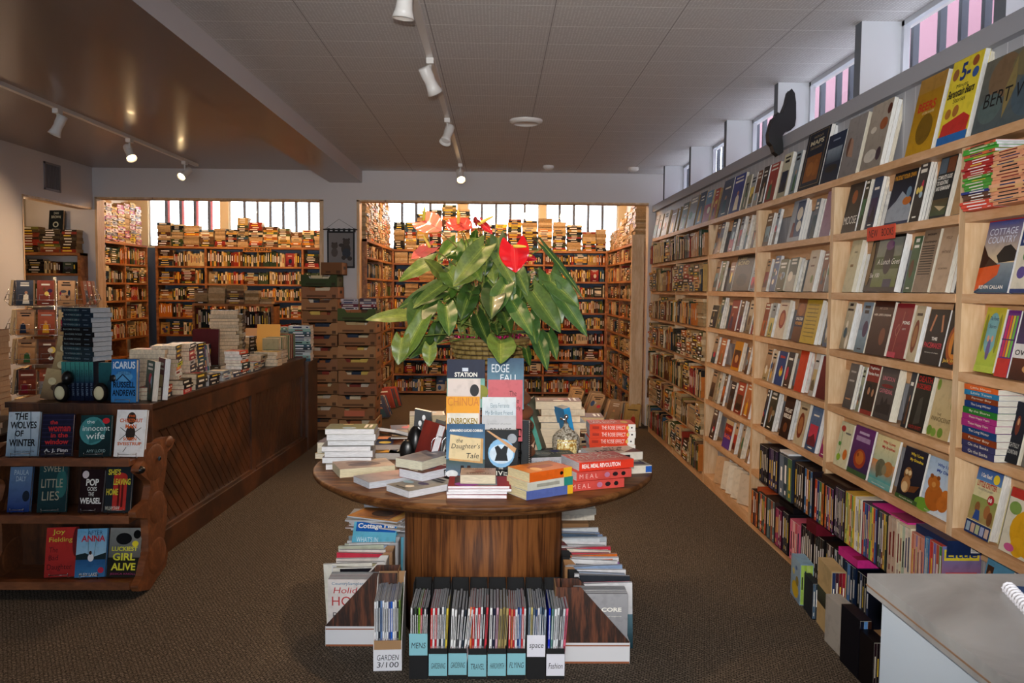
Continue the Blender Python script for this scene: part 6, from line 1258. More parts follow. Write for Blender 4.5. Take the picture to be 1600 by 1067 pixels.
# mosaic candle holder with a metal spout
q = tp(884, 712); r = empty('candle_holder', (q[0], q[1], TZ), 'round silver mosaic glass candle holder among the table books', 'candle holder')
mm_ = mat('mosaic_glass', '9a8a70', .18, .35); nt, b, N, L = nodes(mm_); tc = N('ShaderNodeTexCoord'); v = N('ShaderNodeTexVoronoi'); v.inputs['Scale'].default_value = 110; L(tc.outputs['Object'], v.inputs[0])
cc = ramp(nt, v.outputs['Distance'], [(.45, 'e4dcc8'), (.75, '7c705c')]); L(cc, b.inputs['Base Color']); bump(mm_, v.outputs['Distance'], .5, .004)
mb = MB(); mb.lathe([(.040,0),(.056,.01),(.064,.04),(.066,.075),(.062,.095),(.045,.115),(.025,.128),(.014,.14),(.010,.155)], 40); mb.build('jar', mm_, r)
gm = mat('gold_mosaic', 'd8a848', .2, .0); nt, b, N, L = nodes(gm); tc = N('ShaderNodeTexCoord'); v = N('ShaderNodeTexVoronoi'); v.inputs['Scale'].default_value = 95; L(tc.outputs['Object'], v.inputs[0]); cc = ramp(nt, v.outputs['Distance'], [(.42, 'fff0b0'), (.7, 'b88838')]); L(cc, b.inputs['Base Color']); bump(gm, v.outputs['Distance'], .4, .004)
mb = MB(); vs = []; 
for j in range(6):
    for k in range(9):
        a = -PI/2-.75+k*1.5/8; zz = .022+j*.013; rr = .0665+.0008*math.sin(j); vs.append((rr*math.cos(a), rr*math.sin(a), zz))
mb.add(vs, [(j*9+k, j*9+k+1, (j+1)*9+k+1, (j+1)*9+k) for j in range(5) for k in range(8)], smooth=True); mb.build('gold_panel', gm, r)
mb = MB(); mb.tube([(0,0,.15),(-.008,-.002,.175),(-.03,-.004,.178)], [.010,.007,.004], 8); mb.ball((.0,0,.185), (.010,.010,.014), 10, 8); mb.build('spout', M['metal'], r)
# leaning blue book, teal book, spiral notebook
q = tp(893, 706); book(Tr(q[0]-.01, q[1]+.03, TZ) @ Rz(.35) @ Ry(-.22) @ Rz(PI/2) @ Tr(0,-.02,0), .13, .225, .034, '2880b8', 'bright blue book leaning over the mosaic candle holder', spine='3090c8', page='e0dcd0', force=True)
q = tp(843, 708); book(Tr(q[0]+.02, q[1], TZ) @ Ry(-.30) @ Rz(-.25) @ Tr(0,.075,0) @ Rz(PI/2), .15, .26, .024, '6a6a58', 'teal spined hardcover leaning against a small easel', spine='5ca898', hard=True, force=True, art=[('g',0,0,1,1,'6c6e5c','4c4c40')])
mb = MB(); mb.tube([(-.03,-.05,.03),(-.03,-.05,.002),(-.03,.06,.001),(0,.08,.12)], .003, 8); mb.tube([(.03,-.05,.03),(.03,-.05,.002),(.03,.06,.001),(0,.08,.12)], .003, 8); mb.tube([(-.03,-.05,.03),(.03,-.05,.03)], .003, 8)
tag(mb.build('metal_easel', M['black'], None, Tr(q[0]+.02, q[1]-.0, TZ) @ Rz(.3)), 'dark metal easel holding the teal spined hardcover', 'book easel')
r = empty('spiral_notebook', (.085, 3.62, TZ), 'spiral bound notebook standing right of the display rack', 'notebook')
r.rotation_euler = (0, 0, PI-.35)
mb = MB(); mb.box((-.07,0,0),(.06,.012,.215),'e0dcd4',0,{'-y':('34383c',0),'+y':('34383c',0)}); mb.build('notebook_pages', M['paint'], r)
mb = MB()
for k in range(22):
    zc_ = .008+k*.0092; mb.tube([(-.072+.009*math.cos(t_*PI/4), .006+.011*math.sin(t_*PI/4), zc_+.0005*t_) for t_ in range(9)], .0014, 5, '101010')
mb.build('spiral_binding', M['black'], r)
tb(842, 715, .9, (.17,.22,.008), 'c8c4c0', 'pale leaflet lying flat right of the spiral notebook', art=[('g',0,0,1,1,'c8c8cc','a8a4a8'),('p',[(0,0),(.4,0),(.1,.6)],'7a3440')])
tb(862, 703, .1, (.16,.21,.012), 'd4c8b8', 'pale flat book under the leaning teal hardcover', art=[('g',0,0,1,1,'e4d8c8','b8b0a8')])
# back right stacks
def tstack(px, py, n, a, dims, cols, lab, **kw): return tpile(px, py, n, a, dims, cols, lab, **kw)[1]
tstack(872, 698, 7, PI, (.16,.22,.036), ['c89c50','6a3c30','c8b8a0','a0a4a8','8a4038'], 'the tall cream stack behind the candle holder', page='e4cfb0', jit=.015, jr=.06)
tstack(905, 690, 4, PI, (.16,.24,.034), ['8a8478','a84438','9c7048','6a4438'], 'the brown topped stack behind the candle holder', page='d8b88c', jit=.012, jr=.06)
tb(935, 694, PI, (.15,.21,.03), '30343c', 'dark grey slipcase lying at the back right of the table', art=[('g',0,0,1,1,'8a8c90','4c5054')], page='7c8488')
# ------------------------------------------------------------------ ribbed urn with basket and anthurium
r = empty('ribbed_urn', (TX+.02, TY+.05, TZ), 'tall ribbed brown urn carrying the plant basket', 'urn')
prof = [(.14,0)]; 
for k in range(7):
    base = .19-.004*k if k < 4 else .185-.018*(k-3); z0 = .01+k*.062
    for j in range(7): t_ = j/6; prof.append((base+.026*math.sin(PI*t_), z0+.062*t_))
prof.append((.11,.45)); mb = MB(); mb.lathe(prof, 48); mb.build('urn_body', mat('ribbed_terracotta', '8a5434', .7), r)
BZ = TZ+.452; BX, BY = TX+.02, TY+.05
r = empty('plant_basket', (BX, BY, BZ), 'low woven wicker basket holding the red anthurium', 'basket')
mb = MB(); n = 36
wk = [('8a7440','6a5628'), ('a08a50','7a6430')]
for row in range(5):
    z0 = row*.021
    for k in range(n):
        a0, a1 = 2*PI*k/n, 2*PI*(k+1)/n; o_ = .006 if (k+row) % 2 else -.004; Rr = .145+.006*row
        pts = [((Rr+o_*math.sin(PI*j/4))*math.cos(a0+(a1-a0)*j/4), (Rr+o_*math.sin(PI*j/4))*math.sin(a0+(a1-a0)*j/4), z0+.011) for j in range(5)]
        mb.tube(pts, .0098, 6, wk[(k*7+row) % 2][(row+k) % 2])
mb.build('woven_side', M['paint'], r)
mb = MB(); mb.tube([(.178*math.cos(2*PI*k/40), .178*math.sin(2*PI*k/40), .108) for k in range(41)], .009, 8, '7a6434', caps=False); mb.build('rim', M['paint'], r)
mb = MB(); mb.lathe([(.13,0),(.15,.09)], 30, '3a2a1c'); mb.build('soil', M['paint'], r)
mb = MB()
for _ in range(160):
    a, rr = rnd.uniform(0, 2*PI), rnd.uniform(.09, .165); mb.ball((rr*math.cos(a), rr*math.sin(a), rnd.uniform(.10,.125)), rnd.uniform(.005,.009), 5, 4, rnd.choice(['a01c50','c02c6a','701438']))
mb.build('red_tinsel', mat('tinsel', rough=.2, attr=True, metal=.4), r)['kind'] = 'stuff'
# plant
pl = empty('anthurium_plant', (BX, BY, BZ+.10), 'large anthurium with heart shaped green leaves and red flowers', 'plant')
leafm = mat('anthurium_leaf', rough=.42, attr=True, coat=.08); nt, b, N, L = nodes(leafm)
nn = N('ShaderNodeTexNoise'); nn.inputs['Scale'].default_value = 14; at_ = [q for q in nt.nodes if q.type == 'ATTRIBUTE'][0]; mmx = N('ShaderNodeMix'); mmx.data_type = 'RGBA'; mmx.blend_type = 'MULTIPLY'; mmx.inputs[0].default_value = .5
cr = ramp(nt, nn.outputs[0], [(.3, '9a9a9a'), (.7, 'ffffff')]); L(at_.outputs['Color'], mmx.inputs[6]); L(cr, mmx.inputs[7]); L(mmx.outputs[2], b.inputs['Base Color'])
redm = mat('anthurium_spathe', rough=.12, attr=True, coat=.8)
def heart(L_, Wd, nu=13, nv=9, cup=.18, droop=.5, lobe=.24):
    """leaf surface: stalk joint at the origin, tip along +x (length L_), lobes behind, face up +z"""
    rows = []
    for i in range(nu):
        u = i/(nu-1); row = []
        hw = Wd/2*(math.sin(PI*min(1, (u*.86+.16)))**.8)*(1-u**3*.35) if u < 1 else 0
        hw = Wd/2*max(0.0, (math.sin(PI*(u*.8+.2)))**.9)*(1 if u < .98 else .02)
        for j in range(nv):
            v = -1+2*j/(nv-1)
            back = lobe*L_*(abs(v)**1.4)*(1-u)**2
            x = u*L_ - back*1.0
            z = cup*abs(v)*hw - droop*L_*u*u*.5 + .012*math.sin(6*u*PI)*abs(v)*.3
            y = v*hw
            row.append((x, y, z))
        rows.append(row)
    return rows, nu, nv
def add_leaf(mb, M_, L_, Wd, col, vein, cup, droop, mi=0, lobe=.24):
    rows, nu, nv = heart(L_, Wd, cup=cup, droop=droop, lobe=lobe); vs = [p for r_ in rows for p in r_]; old = mb.M; mb.M = M_
    n = len(vs); fs = []; cs = []
    c0 = col
    for i in range(nu-1):
        for j in range(nv-1):
            fs.append((i*nv+j, (i+1)*nv+j, (i+1)*nv+j+1, i*nv+j+1)); 
            cs.append(vein if j in () else mixc(col, vein, .25 if abs(j-(nv-1)/2+.5) < .6 else 0))
    mb.add(vs, fs, '000000', mi, True); mb.c[-len(fs):] = cs
    # midrib
    mid = [tuple(Vector(rows[i][nv//2])+Vector((0,0,.0012))) for i in range(nu)]
    mb.tube(mid, .0016, 4, vein, mi, r2=.0006)
    mb.M = old
def leaf(px, py, tx, ty, wpx, yd, col, tipd=0.0, cup=.2, droop=.35, face=None, flower=False, spad='e0b050', name='leaf', lobe=.24, width=None):
    """stalk joint seen at px,py (room depth yd), tip at tx,ty (depth yd+tipd); wpx: blade width in photo pixels; face: vector the blade looks to"""
    J = P(px, py, Y=yd); T_ = P(tx, ty, Y=yd+tipd); d = (T_-J); L_ = d.length; X_ = d.normalized()
    f = Vector(face) if face else Vector((0, -.75, .65)); Z_ = (f-X_*f.dot(X_)).normalized(); Y_ = Z_.cross(X_)
    Mx = Matrix((X_, Y_, Z_)).transposed().to_4x4(); Mx.translation = J
    Wd = width or wpx*yd/FPX; dr = droop*.5
    O = pl.location
    # lift so that the drooped tip still reaches the target
    mb = MB(); add_leaf(mb, Tr(*(-O)) @ Mx @ Ry(-math.atan(dr)), L_, Wd, col, 'a8b04c' if not flower else 'e86058', cup, droop, lobe=lobe)
    o = mb.build(name, redm if flower else leafm, pl); o.modifiers.new('s', 'SOLIDIFY').thickness = .0012; subsurf(o, 1)
    # stalk
    root = Vector((BX+rnd.uniform(-.07,.07), BY+rnd.uniform(-.07,.07), BZ+.09)); c1 = root+Vector(((J-root).x*.25, (J-root).y*.25, (J-root).z*.65+ .04))
    pts = [(1-t_)**2*root+2*t_*(1-t_)*c1+t_*t_*J-O for t_ in [k/8 for k in range(9)]]
    ms = MB(); ms.tube(pts, .0032, 6, '6a7a34' if not flower else '7a6a38', r2=.0024); st = ms.build('stalk', M['paint'], o)
    if flower:
        ms = MB(); sd = (Z_*.8+X_*.15*1).normalized() if not isinstance(spad, tuple) else spad[1]; sp0 = J-O+Z_*.003
        sd = Vector(sd).normalized(); ms.tube([sp0+sd*.055*k/5 for k in range(6)], [.007,.0072,.0068,.006,.0052,.003], 8, spad if isinstance(spad, str) else spad[0]); ms.build('spadix', M['paint'], o)['label'] = 'yellow spadix'
    return o
G1, G2, G3, G4, G5 = '3f6a24', '5c7c30', '2a5020', '86944a', '1c3c1c'
LV = [ # joint, tip, width, depth, colour
 (640,492,571,500,26,3.55,G4),(678,408,623,440,34,3.62,G2),(690,432,663,405,30,3.60,G4),(700,425,716,452,40,3.50,G2),(745,412,708,448,46,3.48,'7a8c42'),(757,385,708,445,44,3.46,'6a8040'),
 (690,455,640,480,32,3.66,G3),(692,445,645,482,28,3.5,'6c8440'),(715,440,622,482,40,3.72,G3),(697,478,702,525,38,3.42,'3c6830'),(668,470,640,515,54,3.62,'2c5428'),(660,500,625,568,36,3.40,G2),(628,528,622,570,34,3.36,'6a8040'),
 (672,540,670,573,28,3.36,'6c8440'),(665,525,640,560,40,3.6,G3),(712,378,684,408,30,3.6,G1),(728,380,722,425,30,3.55,'2f6020'),(735,398,688,402,26,3.64,G1),(730,398,752,440,36,3.5,G2),(770,378,764,400,26,3.62,G3),(778,372,785,425,34,3.58,'2c4c2c'),
 (776,395,806,450,30,3.46,'5c7a44'),(800,410,825,462,32,3.5,'4a6c3c'),(790,420,800,475,30,3.44,'3a6638'),(772,450,768,498,46,3.42,G5),(790,445,766,498,40,3.40,'36602c'),(735,455,720,500,40,3.5,'24481c'),(700,455,715,425,36,3.6,G1),
 (818,432,812,470,30,3.5,G3),(782,532,782,568,56,3.32,'6a8a3c'),(800,470,832,525,36,3.40,'3c6c38'),(826,490,838,540,34,3.42,'2f5a2e'),(832,455,876,520,46,3.44,'4a6c34'),(858,430,878,505,46,3.5,'3c6430'),(862,440,905,480,40,3.42,'466e38'),(850,385,912,468,14,3.5,'24502c'),
 (870,455,918,526,34,3.4,'3a6634'),(838,525,855,578,30,3.36,'2c5a30'),(856,520,870,562,26,3.40,'285228'),(840,420,852,440,16,3.6,G5),(822,545,828,572,16,3.5,G3),(812,440,800,478,32,3.56,'1e421e'),(745,492,765,540,30,3.6,G5),(700,500,680,540,30,3.7,G5),
 (760,420,790,402,30,3.7,G1),(715,395,748,372,26,3.7,G2),(742,380,745,358,22,3.72,G1),(720,470,690,500,34,3.75,'26481e'),(845,470,835,430,30,3.7,G3),(762,470,800,505,34,3.7,G3)]
for k in range(26):   # smaller leaves filling the middle of the plant
    a = rnd.uniform(0, 2*PI); px, py = 755+rnd.uniform(15,95)*math.cos(a), 465+rnd.uniform(8,75)*math.sin(a)
    dx, dy = (px-755)*.35+rnd.uniform(-12,12), 22+rnd.uniform(-6,20)
    LV.append((px, py, px+dx, py+dy, rnd.uniform(20,30), rnd.uniform(3.48,3.85), rnd.choice([G1,G2,G3,G5,'6c8440','2c5428'])))
for i, l in enumerate(LV):
    up_ = rnd.uniform(.35, .8); leaf(l[0], l[1], l[2], l[3], l[4]*.86, l[5], mixc(l[6], '4c5410', .28), tipd=rnd.uniform(-.12,-.02), cup=rnd.uniform(.12,.3), droop=rnd.uniform(.15,.45), face=(rnd.uniform(-.25,.25), -1, up_))
FL = [(662,345,690,360,46,3.45,'e87860',(0,-.95,.75)),(716,350,738,356,34,3.45,'dc4438',(.1,-.8,.7)),(716,350,698,358,34,3.46,'dc4c40',(-.1,-.8,.7)),(752,348,770,366,14,3.5,'b01c24',(.3,-.9,.3)),(747,350,742,338,14,3.5,'b01c24',(-.4,-.8,.3)),(672,387,642,404,26,3.45,'e06858',(.1,-.7,.8)),(803,385,806,426,48,3.38,'c8141c',(-.15,-1,.2)),(812,398,840,406,16,3.40,'a01020',(.1,-1,.2))]
for i, l in enumerate(FL):
    if i == 1:   # two halves of one bow-shaped spathe
        pass
    o = leaf(l[0], l[1], l[2], l[3], l[4], l[5], l[6], tipd=-.03, cup=.1, droop=.1, face=l[7], flower=True, name='flower', spad=('e0b848' if i != 0 else 'b8b030', {0:(.1,-.2,1),1:(.1,-.5,.6),2:(0,-.3,.8),3:(1,-.2,.5),4:(1,-.2,.5),5:(-.45,-.2,.8),6:(1,-.5,-.05),7:(1,-.4,-.1)}[i]), lobe=.45)
# bare stalks in the middle
mb = MB()
for k in range(60):
    a, rr = rnd.uniform(0,2*PI), rnd.uniform(0,.12); x, y = rr*math.cos(a), rr*math.sin(a); k2 = rnd.uniform(1.2, 2.2)
    mb.tube([(x,y,-.02),(x*1.2,y*1.2,.12),(x*k2,y*k2,rnd.uniform(.2,.34))], .0022, 5, rnd.choice(['8a9440','6a7a34','a09850','7a4a30']))
mb.build('stalk_cluster', M['paint'], pl)['kind'] = 'stuff'
# ------------------------------------------------------------------ wire display tower of paperbacks in the middle of the table
DX, DY = (P(755, 745, Z=TZ).x), 3.36
r = empty('display_stand', (DX, DY, TZ), 'black wire display tower of stepped paperbacks in the middle of the table', 'display stand')
mb = MB(); hw = .155
for s in (-1, 1): mb.tube([(s*hw,-.05,.003),(s*hw,.10,.003),(s*hw,.13,.44)], .003, 6)
for zz, yy_ in ((.003,-.05),(.003,.10),(.44,.13),(.22,.115)): mb.tube([(-hw,yy_,zz),(hw,yy_,zz)], .003, 6)
for k, (zz, yy_) in enumerate(((.025,-.045),(.10,-.008),(.18,.03),(.26,.07))):
    mb.tube([(-hw,yy_,zz+.03),(-hw,yy_,zz),(hw,yy_,zz),(hw,yy_,zz+.03)], .0024, 6); mb.tube([(-hw,yy_,zz+.03),(hw,yy_,zz+.03)], .0024, 6)
    for j in range(6): mb.tube([(-hw+.01+j*.058,yy_,zz+.03),(-hw+.01+j*.058,yy_,zz),(-hw+.01+j*.058,yy_+.035,zz-.004)], .0015, 5)
mb.build('wire_frame', M['blackwire'], r)
def dbook(px0, px1, py0, py1, yo, col, art, lab, lean=.10, t=.02, **kw):
    Y = DY+yo; a, b_ = P(px0, py1, Y=Y), P(px1, py0, Y=Y+.02); w = abs(b_.x-P(px0, py0, Y=Y+.02).x); h = (b_.z-a.z)
    xc = (P(px0, py1, Y=Y).x+P(px1, py1, Y=Y).x)/2
    book(stand(xc, Y, a.z, 0, lean, t), w, h, t, col, lab, art=art, force=True, **kw)
dbook(698,757,562,640,.082,'101c34',[('r',0,0,1,1,'7ab0a4'),('r',0,.62,1,1,'141e38'),('e',.9,.35,.2,.14,'8a8a2c'),('r',.4,.76,.56,.83,'c8d0dc')]+TT(('STATION',.2,.65,.8,.74,W_,True)),'navy topped STATION book at the top left of the display tower')
dbook(761,818,560,640,.084,'4c7490',[('g',0,0,1,1,'34506c','7aa8b8')]+TT(('EDGE',.12,.72,.6,.88,'e0e8ec'),('FALL',.36,.55,.85,.68,'e0e8ec')),'blue EDGE FALL book at the top right of the display tower')
dbook(699,750,592,665,.045,'d8c8c0',[('g',0,0,1,1,'dccdc4','c8c0c0'),('e',.45,.3,.38,.2,'88b0c4'),('e',.82,.75,.14,.13,'1c1c20')]+TT(('A MAN IN',.2,.32,.85,.44,'6a5048'),),'pale book with blue blob in the second step of the display tower')
dbook(762,816,594,690,.048,'c86468',[('g',0,0,1,1,'c8646c','b8545c'),('e',.28,.62,.1,.09,'1c1418')]+TT(('The',.62,.74,.82,.82,'4a2428'),('Little',.56,.62,.9,.70,'4a2428'),('Old Lady',.45,.50,.95,.58,'4a2428')),'pink Little Old Lady book on the display tower')
dbook(697,749,620,672,.012,'e09c28',[('r',0,0,1,1,'e09a24'),('r',.5,0,1,.5,'b83c3c')]+TT(('CHINUA',.04,.72,.98,.98,'c87828'),('THINGS',.6,.32,.92,.42,'e8c8b0'),('FALL',.6,.1,.92,.22,'e8c8b0')),'orange THINGS FALL book on the display tower')
dbook(753,806,621,680,.018,'c8d4dc',[('g',0,0,1,1,'d0d8dc','a8bccc'),('r',.35,.0,.42,.15,'4a4a54'),('r',.6,.0,.66,.15,'4a4a54')]+TT(('My Brilliant Friend',.1,.5,.9,.64,'5a7484'),('Elena Ferrante',.25,.72,.8,.84,'6a8494')),'pale blue My Brilliant Friend book on the display tower')
dbook(698,748,646,690,-.015,'d8d4c8',[('r',0,0,1,1,'dcd8cc')]+TT(('UNBROKEN',.05,.62,.95,.84,'8a7424',True),),'white UNBROKEN book on the display tower')
dbook(754,806,650,700,-.008,'b8b8bc',[('g',0,0,1,1,'b8bcc0','c0c0c4')]+TT(('ORANGE',.2,.45,.85,.62,'1c1c20'),('a memoir of prison',.15,.72,.85,.78,'707478')),'grey ORANGE book on the display tower',lean=.08)
dbook(697,757,663,744,-.05,'2c5070',[('g',0,.3,1,1,'2c5478','5c88a8'),('g',0,0,1,.32,'3c5048','5c7088'),('p',[(.08,.3),(.95,.24),(.96,.72),(.6,.74),(.1,.8)],'c89c64'),('p',[(.06,.34),(.88,.28),(.9,.72),(.5,.74),(.1,.8)],'d8c498'),('p',[(.36,.05),(.48,.05),(.46,.2),(.38,.2)],'201c20'),('p',[(.52,.05),(.66,.05),(.63,.2),(.55,.2)],'38241c'),('e',.15,.04,.16,.07,'d8dce0')]+TT(('ARMANDO LUCAS CORREA',.08,.85,.95,.90,W_,True),('the',.25,.64,.42,.72,'1c1c24',False,.2),('Daughter’s',.12,.5,.86,.62,'1c1c24',False,.2),('Tale',.5,.34,.84,.44,'1c1c24',False,.2)),"book with an old letter on its cover, lower left of the display tower")
dbook(757,809,672,748,-.045,'181c20',[('g',0,0,1,1,'14181c','202428'),('e',.5,.52,.4,.3,'84b8e0'),('e',.5,.5,.36,.2,'c8dcec'),('p',[(.3,.36),(.7,.36),(.66,.5),(.7,.64),(.6,.68),(.5,.6),(.4,.68),(.3,.64),(.36,.5)],'181c20'),('p',[(.05,.98),(.12,.98),(.95,.62),(.9,.52),(.6,.7)],'c89c70'),('e',.82,.82,.14,.1,'98a0a8')]+TT(('GIVER',.15,.06,.85,.17,W_),('THE',.42,.19,.56,.22,W_)),'black GIVER book with a blue round picture on the display tower')  # tan streak across the top is glare painted into the cover art
# ------------------------------------------------------------------ magazine files round the pedestal
def magfile(x, y, a, w, d, h, col, lab, mags, card=None, mh=.275, front=.12, cardz=.0, nm=None, lean=0.0, side=None, band=None, low=None):
    """local: open high back at +y, low front at -y; cut-away sides"""
    r = empty('magazine_file', (x, y, .001), lab, 'magazine file', None, a)
    t = .003; lowh = low or front; mb = MB()
    prof = [(-d/2,0),(d/2,0),(d/2,h),(d/2-.07,h),(-d/2,lowh)]
    for s in (-1, 1):
        mb.M = Tr(s*w/2-(t if s > 0 else 0), 0, 0); mb.prism(prof, t, 'x', side or col)
        if band: mb.M = Tr(s*(w/2+.0006)-(.0006 if s > 0 else .0006), 0, 0); mb.box((-.0002,-d/2,0),(.0008,d/2,lowh-.004), band[0]); mb.box((-.0006,-d/2,lowh-.022),(.0012,d/2,lowh-.016), band[1]); mb.box((-.0006,-d/2,.0),(.0012,d/2,.010), band[1])
    mb.M = Matrix(); mb.box((-w/2+t,d/2-t,0),(w/2-t,d/2,h),col); mb.box((-w/2+t,-d/2,0),(w/2-t,-d/2+t,lowh),band[0] if band else col); mb.box((-w/2+t,-d/2+t,0),(w/2-t,d/2-t,t),col)
    mb.build('file_box', M['card'], r)
    if card:
        mc = MB(); cw, ch = w*.99, .085; ty, txts = card
        mc.box((-cw/2,-d/2-.0035,cardz),(cw/2,-d/2-.0015,cardz+ch), ty)
        k = len(txts)
        for i, s_ in enumerate(txts):
            draw(mc, [('t', s_, .12, .45-(i-(k-1)/2)*.34-.12, .88, .45-(i-(k-1)/2)*.34+.14, '1c2028', False, .1)], (-cw/2,-d/2-.0036,cardz), (1,0,0), (0,0,1), (0,-1,0), cw, ch)
        mc.build('label_card', M['paint'], r)
    MT = Tr(x, y, .001) @ Rz(a)
    xx = -w/2+t+.001; n = len(mags); th = (w-2*t-.003)/n
    for i, c in enumerate(mags):
        hh = mh*rnd.uniform(.97, 1.01); t_ = th*rnd.uniform(.8,.98); dd = min(.205, d-.012)
        MAGS.append((MT @ Tr(xx, -d/2+t+.002+rnd.uniform(0,.006), t+.001) @ Ry(lean*(.3+i/n)) @ Tr(t_, dd/2, 0) @ Rz(PI/2), dd, hh, t_, c, f'{cname(c)} spined magazine, {ORD[i]} from the left in the {nm}'))
        xx += th
MAGS = []
bkc = '141416'
xs0 = P(640, 1050, Z=0).x; xs1 = P(880, 1050, Z=0).x; pitch = (xs1-xs0)/7.0
NAMES = ['MENS','GARDENING','GARDENING','TRAVEL','HARROWSMITH','FLYING','space','Fashion']
COLS = [['e0e0e0','2c2c2c','3c4c3c','1c1c1c','8ac83c','c02c40','2c2c30','d8d8d8','1c1c24'],['c82c2c','e8e8e8','b02830','d8d8dc','303034','e0e0e0','5a6a78','e0c848'],['f0f0f0','e8e8e8','48484c','e0e0e4','2c3440','f0f0f0','d0d0d4'],['e08050','c02c2c','e8e8ec','b8303c','e0e0e4','2c2c30','d8404c'],
 ['f0f0f0','28283c','c8a0b0','a89868','8c7c50','b09c68'],['c83038','d07850','b02c34','e8e8ec','2c3c70','88a8d0','c03038','e0e0e0'],['8898a8','c8b878','4c5c70','283c68','d8d8e0','6a7c90','2c3c50','a8b4c0'],['2030c0','58807c','e0e4e8','d8dce0','4c4c50','d0d4dc','d86078']]
for i in range(8):
    x = xs0+(i+.5)*pitch*.875+.002
    ccol = '88c4d0' if i < 6 else 'e4e4ee'
    magfile(x, 3.110+.125, 0, pitch*.87-.004, .245, .315, bkc, f'black magazine file labelled {NAMES[i]}, {ORD[i]} from the left of the black ones', COLS[i], card=(ccol, [NAMES[i]]), cardz=(.095 if i == 0 else .09 if i == 6 else .012+.003*(i % 3)), nm=f'{NAMES[i].title()} file {ORD[i]} along', lean=[.02,.03,.10,.04,.05,.02,.03,.06][i])
x = P(603, 1055, Z=0).x
magfile(x-.005, 3.19+.125, .05, .112, .26, .31, 'a8825c', 'white and tan cardboard magazine file labelled GARDEN 3/100', ['e8e8ec','d8dce0','2c3440','6a88b8','e8e8ec','c8ccd0','e0e0e4','3c4c80','2c60c0','e8e8e8','d0d0d4','38383c','6a8a3c'], card=('e4e4ea', ['GARDEN','3/100']), nm='Garden file', side='dcd8d4')
# side files with woodgrain panels (sides towards the camera)
WG = wood('woodgrain_paper', '1e0f08', '4a2614', '6a3a22', (60, 60, 5), .6, 2.0)
def sidefile(px, py, flip, n_extra, lab, mags, nm):
    q = P(px, py, Z=0); d = .285; w = .10; s = -1 if flip else 1
    a = PI/2*s   # low front points outwards
    return q
def woodfile(cx, cy, s, lab, mags, coverart, clabel):
    """s=-1: low end to the left, s=+1: low end to the right; side faces the camera"""
    d, w, h, lo = .30, .105, .315, .085
    r = empty('magazine_file', (cx, cy, .001), lab, 'magazine file')
    t = .003
    o1 = [(-s*d/2,lo),(s*d/2,lo),(s*(d/2),lo+.004),(s*(d/2-.20)*1.0,h-.002),(-s*d/2,h-.002)]
    if s < 0: o1 = o1[::-1]
    for yy_ in (-w/2, w/2-t):
        mb = MB(); mb.M = Tr(0, yy_, 0); mb.prism(o1, t, 'y'); mb.build('woodgrain_side', WG, r)
    mb = MB()
    for yy_ in (-w/2-.0006, w/2-t):
        mb.box((-d/2,yy_,0),(d/2,yy_+t+.0006,lo),'dcdce0'); mb.box((-d/2,yy_-.0004,0),(d/2,yy_+.001,.008),'9a5c3c'); mb.box((-d/2,yy_-.0004,lo-.014),(d/2,yy_+.001,lo-.009),'9a5c3c')
    mb.box((-s*d/2-.0015,-w/2,0),(-s*d/2+.0015,w/2,h),'b08860'); mb.box((s*d/2-.0015,-w/2,0),(s*d/2+.0015,w/2,lo),'dcdce0'); mb.box((-d/2,-w/2+t,0),(d/2,w/2-t,t),'b08860')
    mb.build('file_box', M['card'], r)
    n = len(mags); th = (w-2*t-.004)/n
    for i, c in enumerate(mags):
        art = coverart if i == 0 else None
        M_ = Tr(cx+s*(d/2-.115), cy-w/2+t+.002+i*th, .005) 
        MAGS.append((M_ @ Tr(0,0,0), .212, .28, th*.9, c, clabel if i == 0 else f'{cname(c)} magazine, {ORD[i]} behind the front one in the {nmof(s)} woodgrain file', art))
def nmof(s): return 'right' if s > 0 else 'left'
qL = P(507, 1010, Z=0); qR = P(988, 1045, Z=0)
woodfile(qL.x+.155, 3.46, -1, 'woodgrain and white magazine file at the left of the pedestal', ['d8d0c8','b8c0c8','c8a8a0','e0e0e4','8a98a0'], [('r',0,0,1,1,'d8d0cc'),('e',.4,.15,.3,.12,'b8c8d0'),('e',.7,.2,.2,.1,'8ab0b8')]+TT(('CountrySampler',.08,.9,.7,.96,'4c7c9c'),('Holiday',.1,.76,.75,.88,'b83c3c',False,.2),('HOME',.08,.6,.8,.74,'b83c3c'),('Book',.1,.4,.5,.5,'5a5a5c')), 'Holiday Home magazine at the front of the left woodgrain file')
woodfile(qR.x-.155, 3.30, 1, 'woodgrain and white magazine file at the right of the pedestal', ['8c8c90','e8e8ec','c8ccd0','303038','b8bcc0'], [('g',0,0,1,1,'a0a0a4','808084'),('r',.6,.22,1,.28,'b82c50')]+TT(('CORE',.5,.74,.88,.80,W_,True),('national magazine',.5,.66,.88,.68,W_)), 'grey CORE magazine at the front of the right woodgrain file')
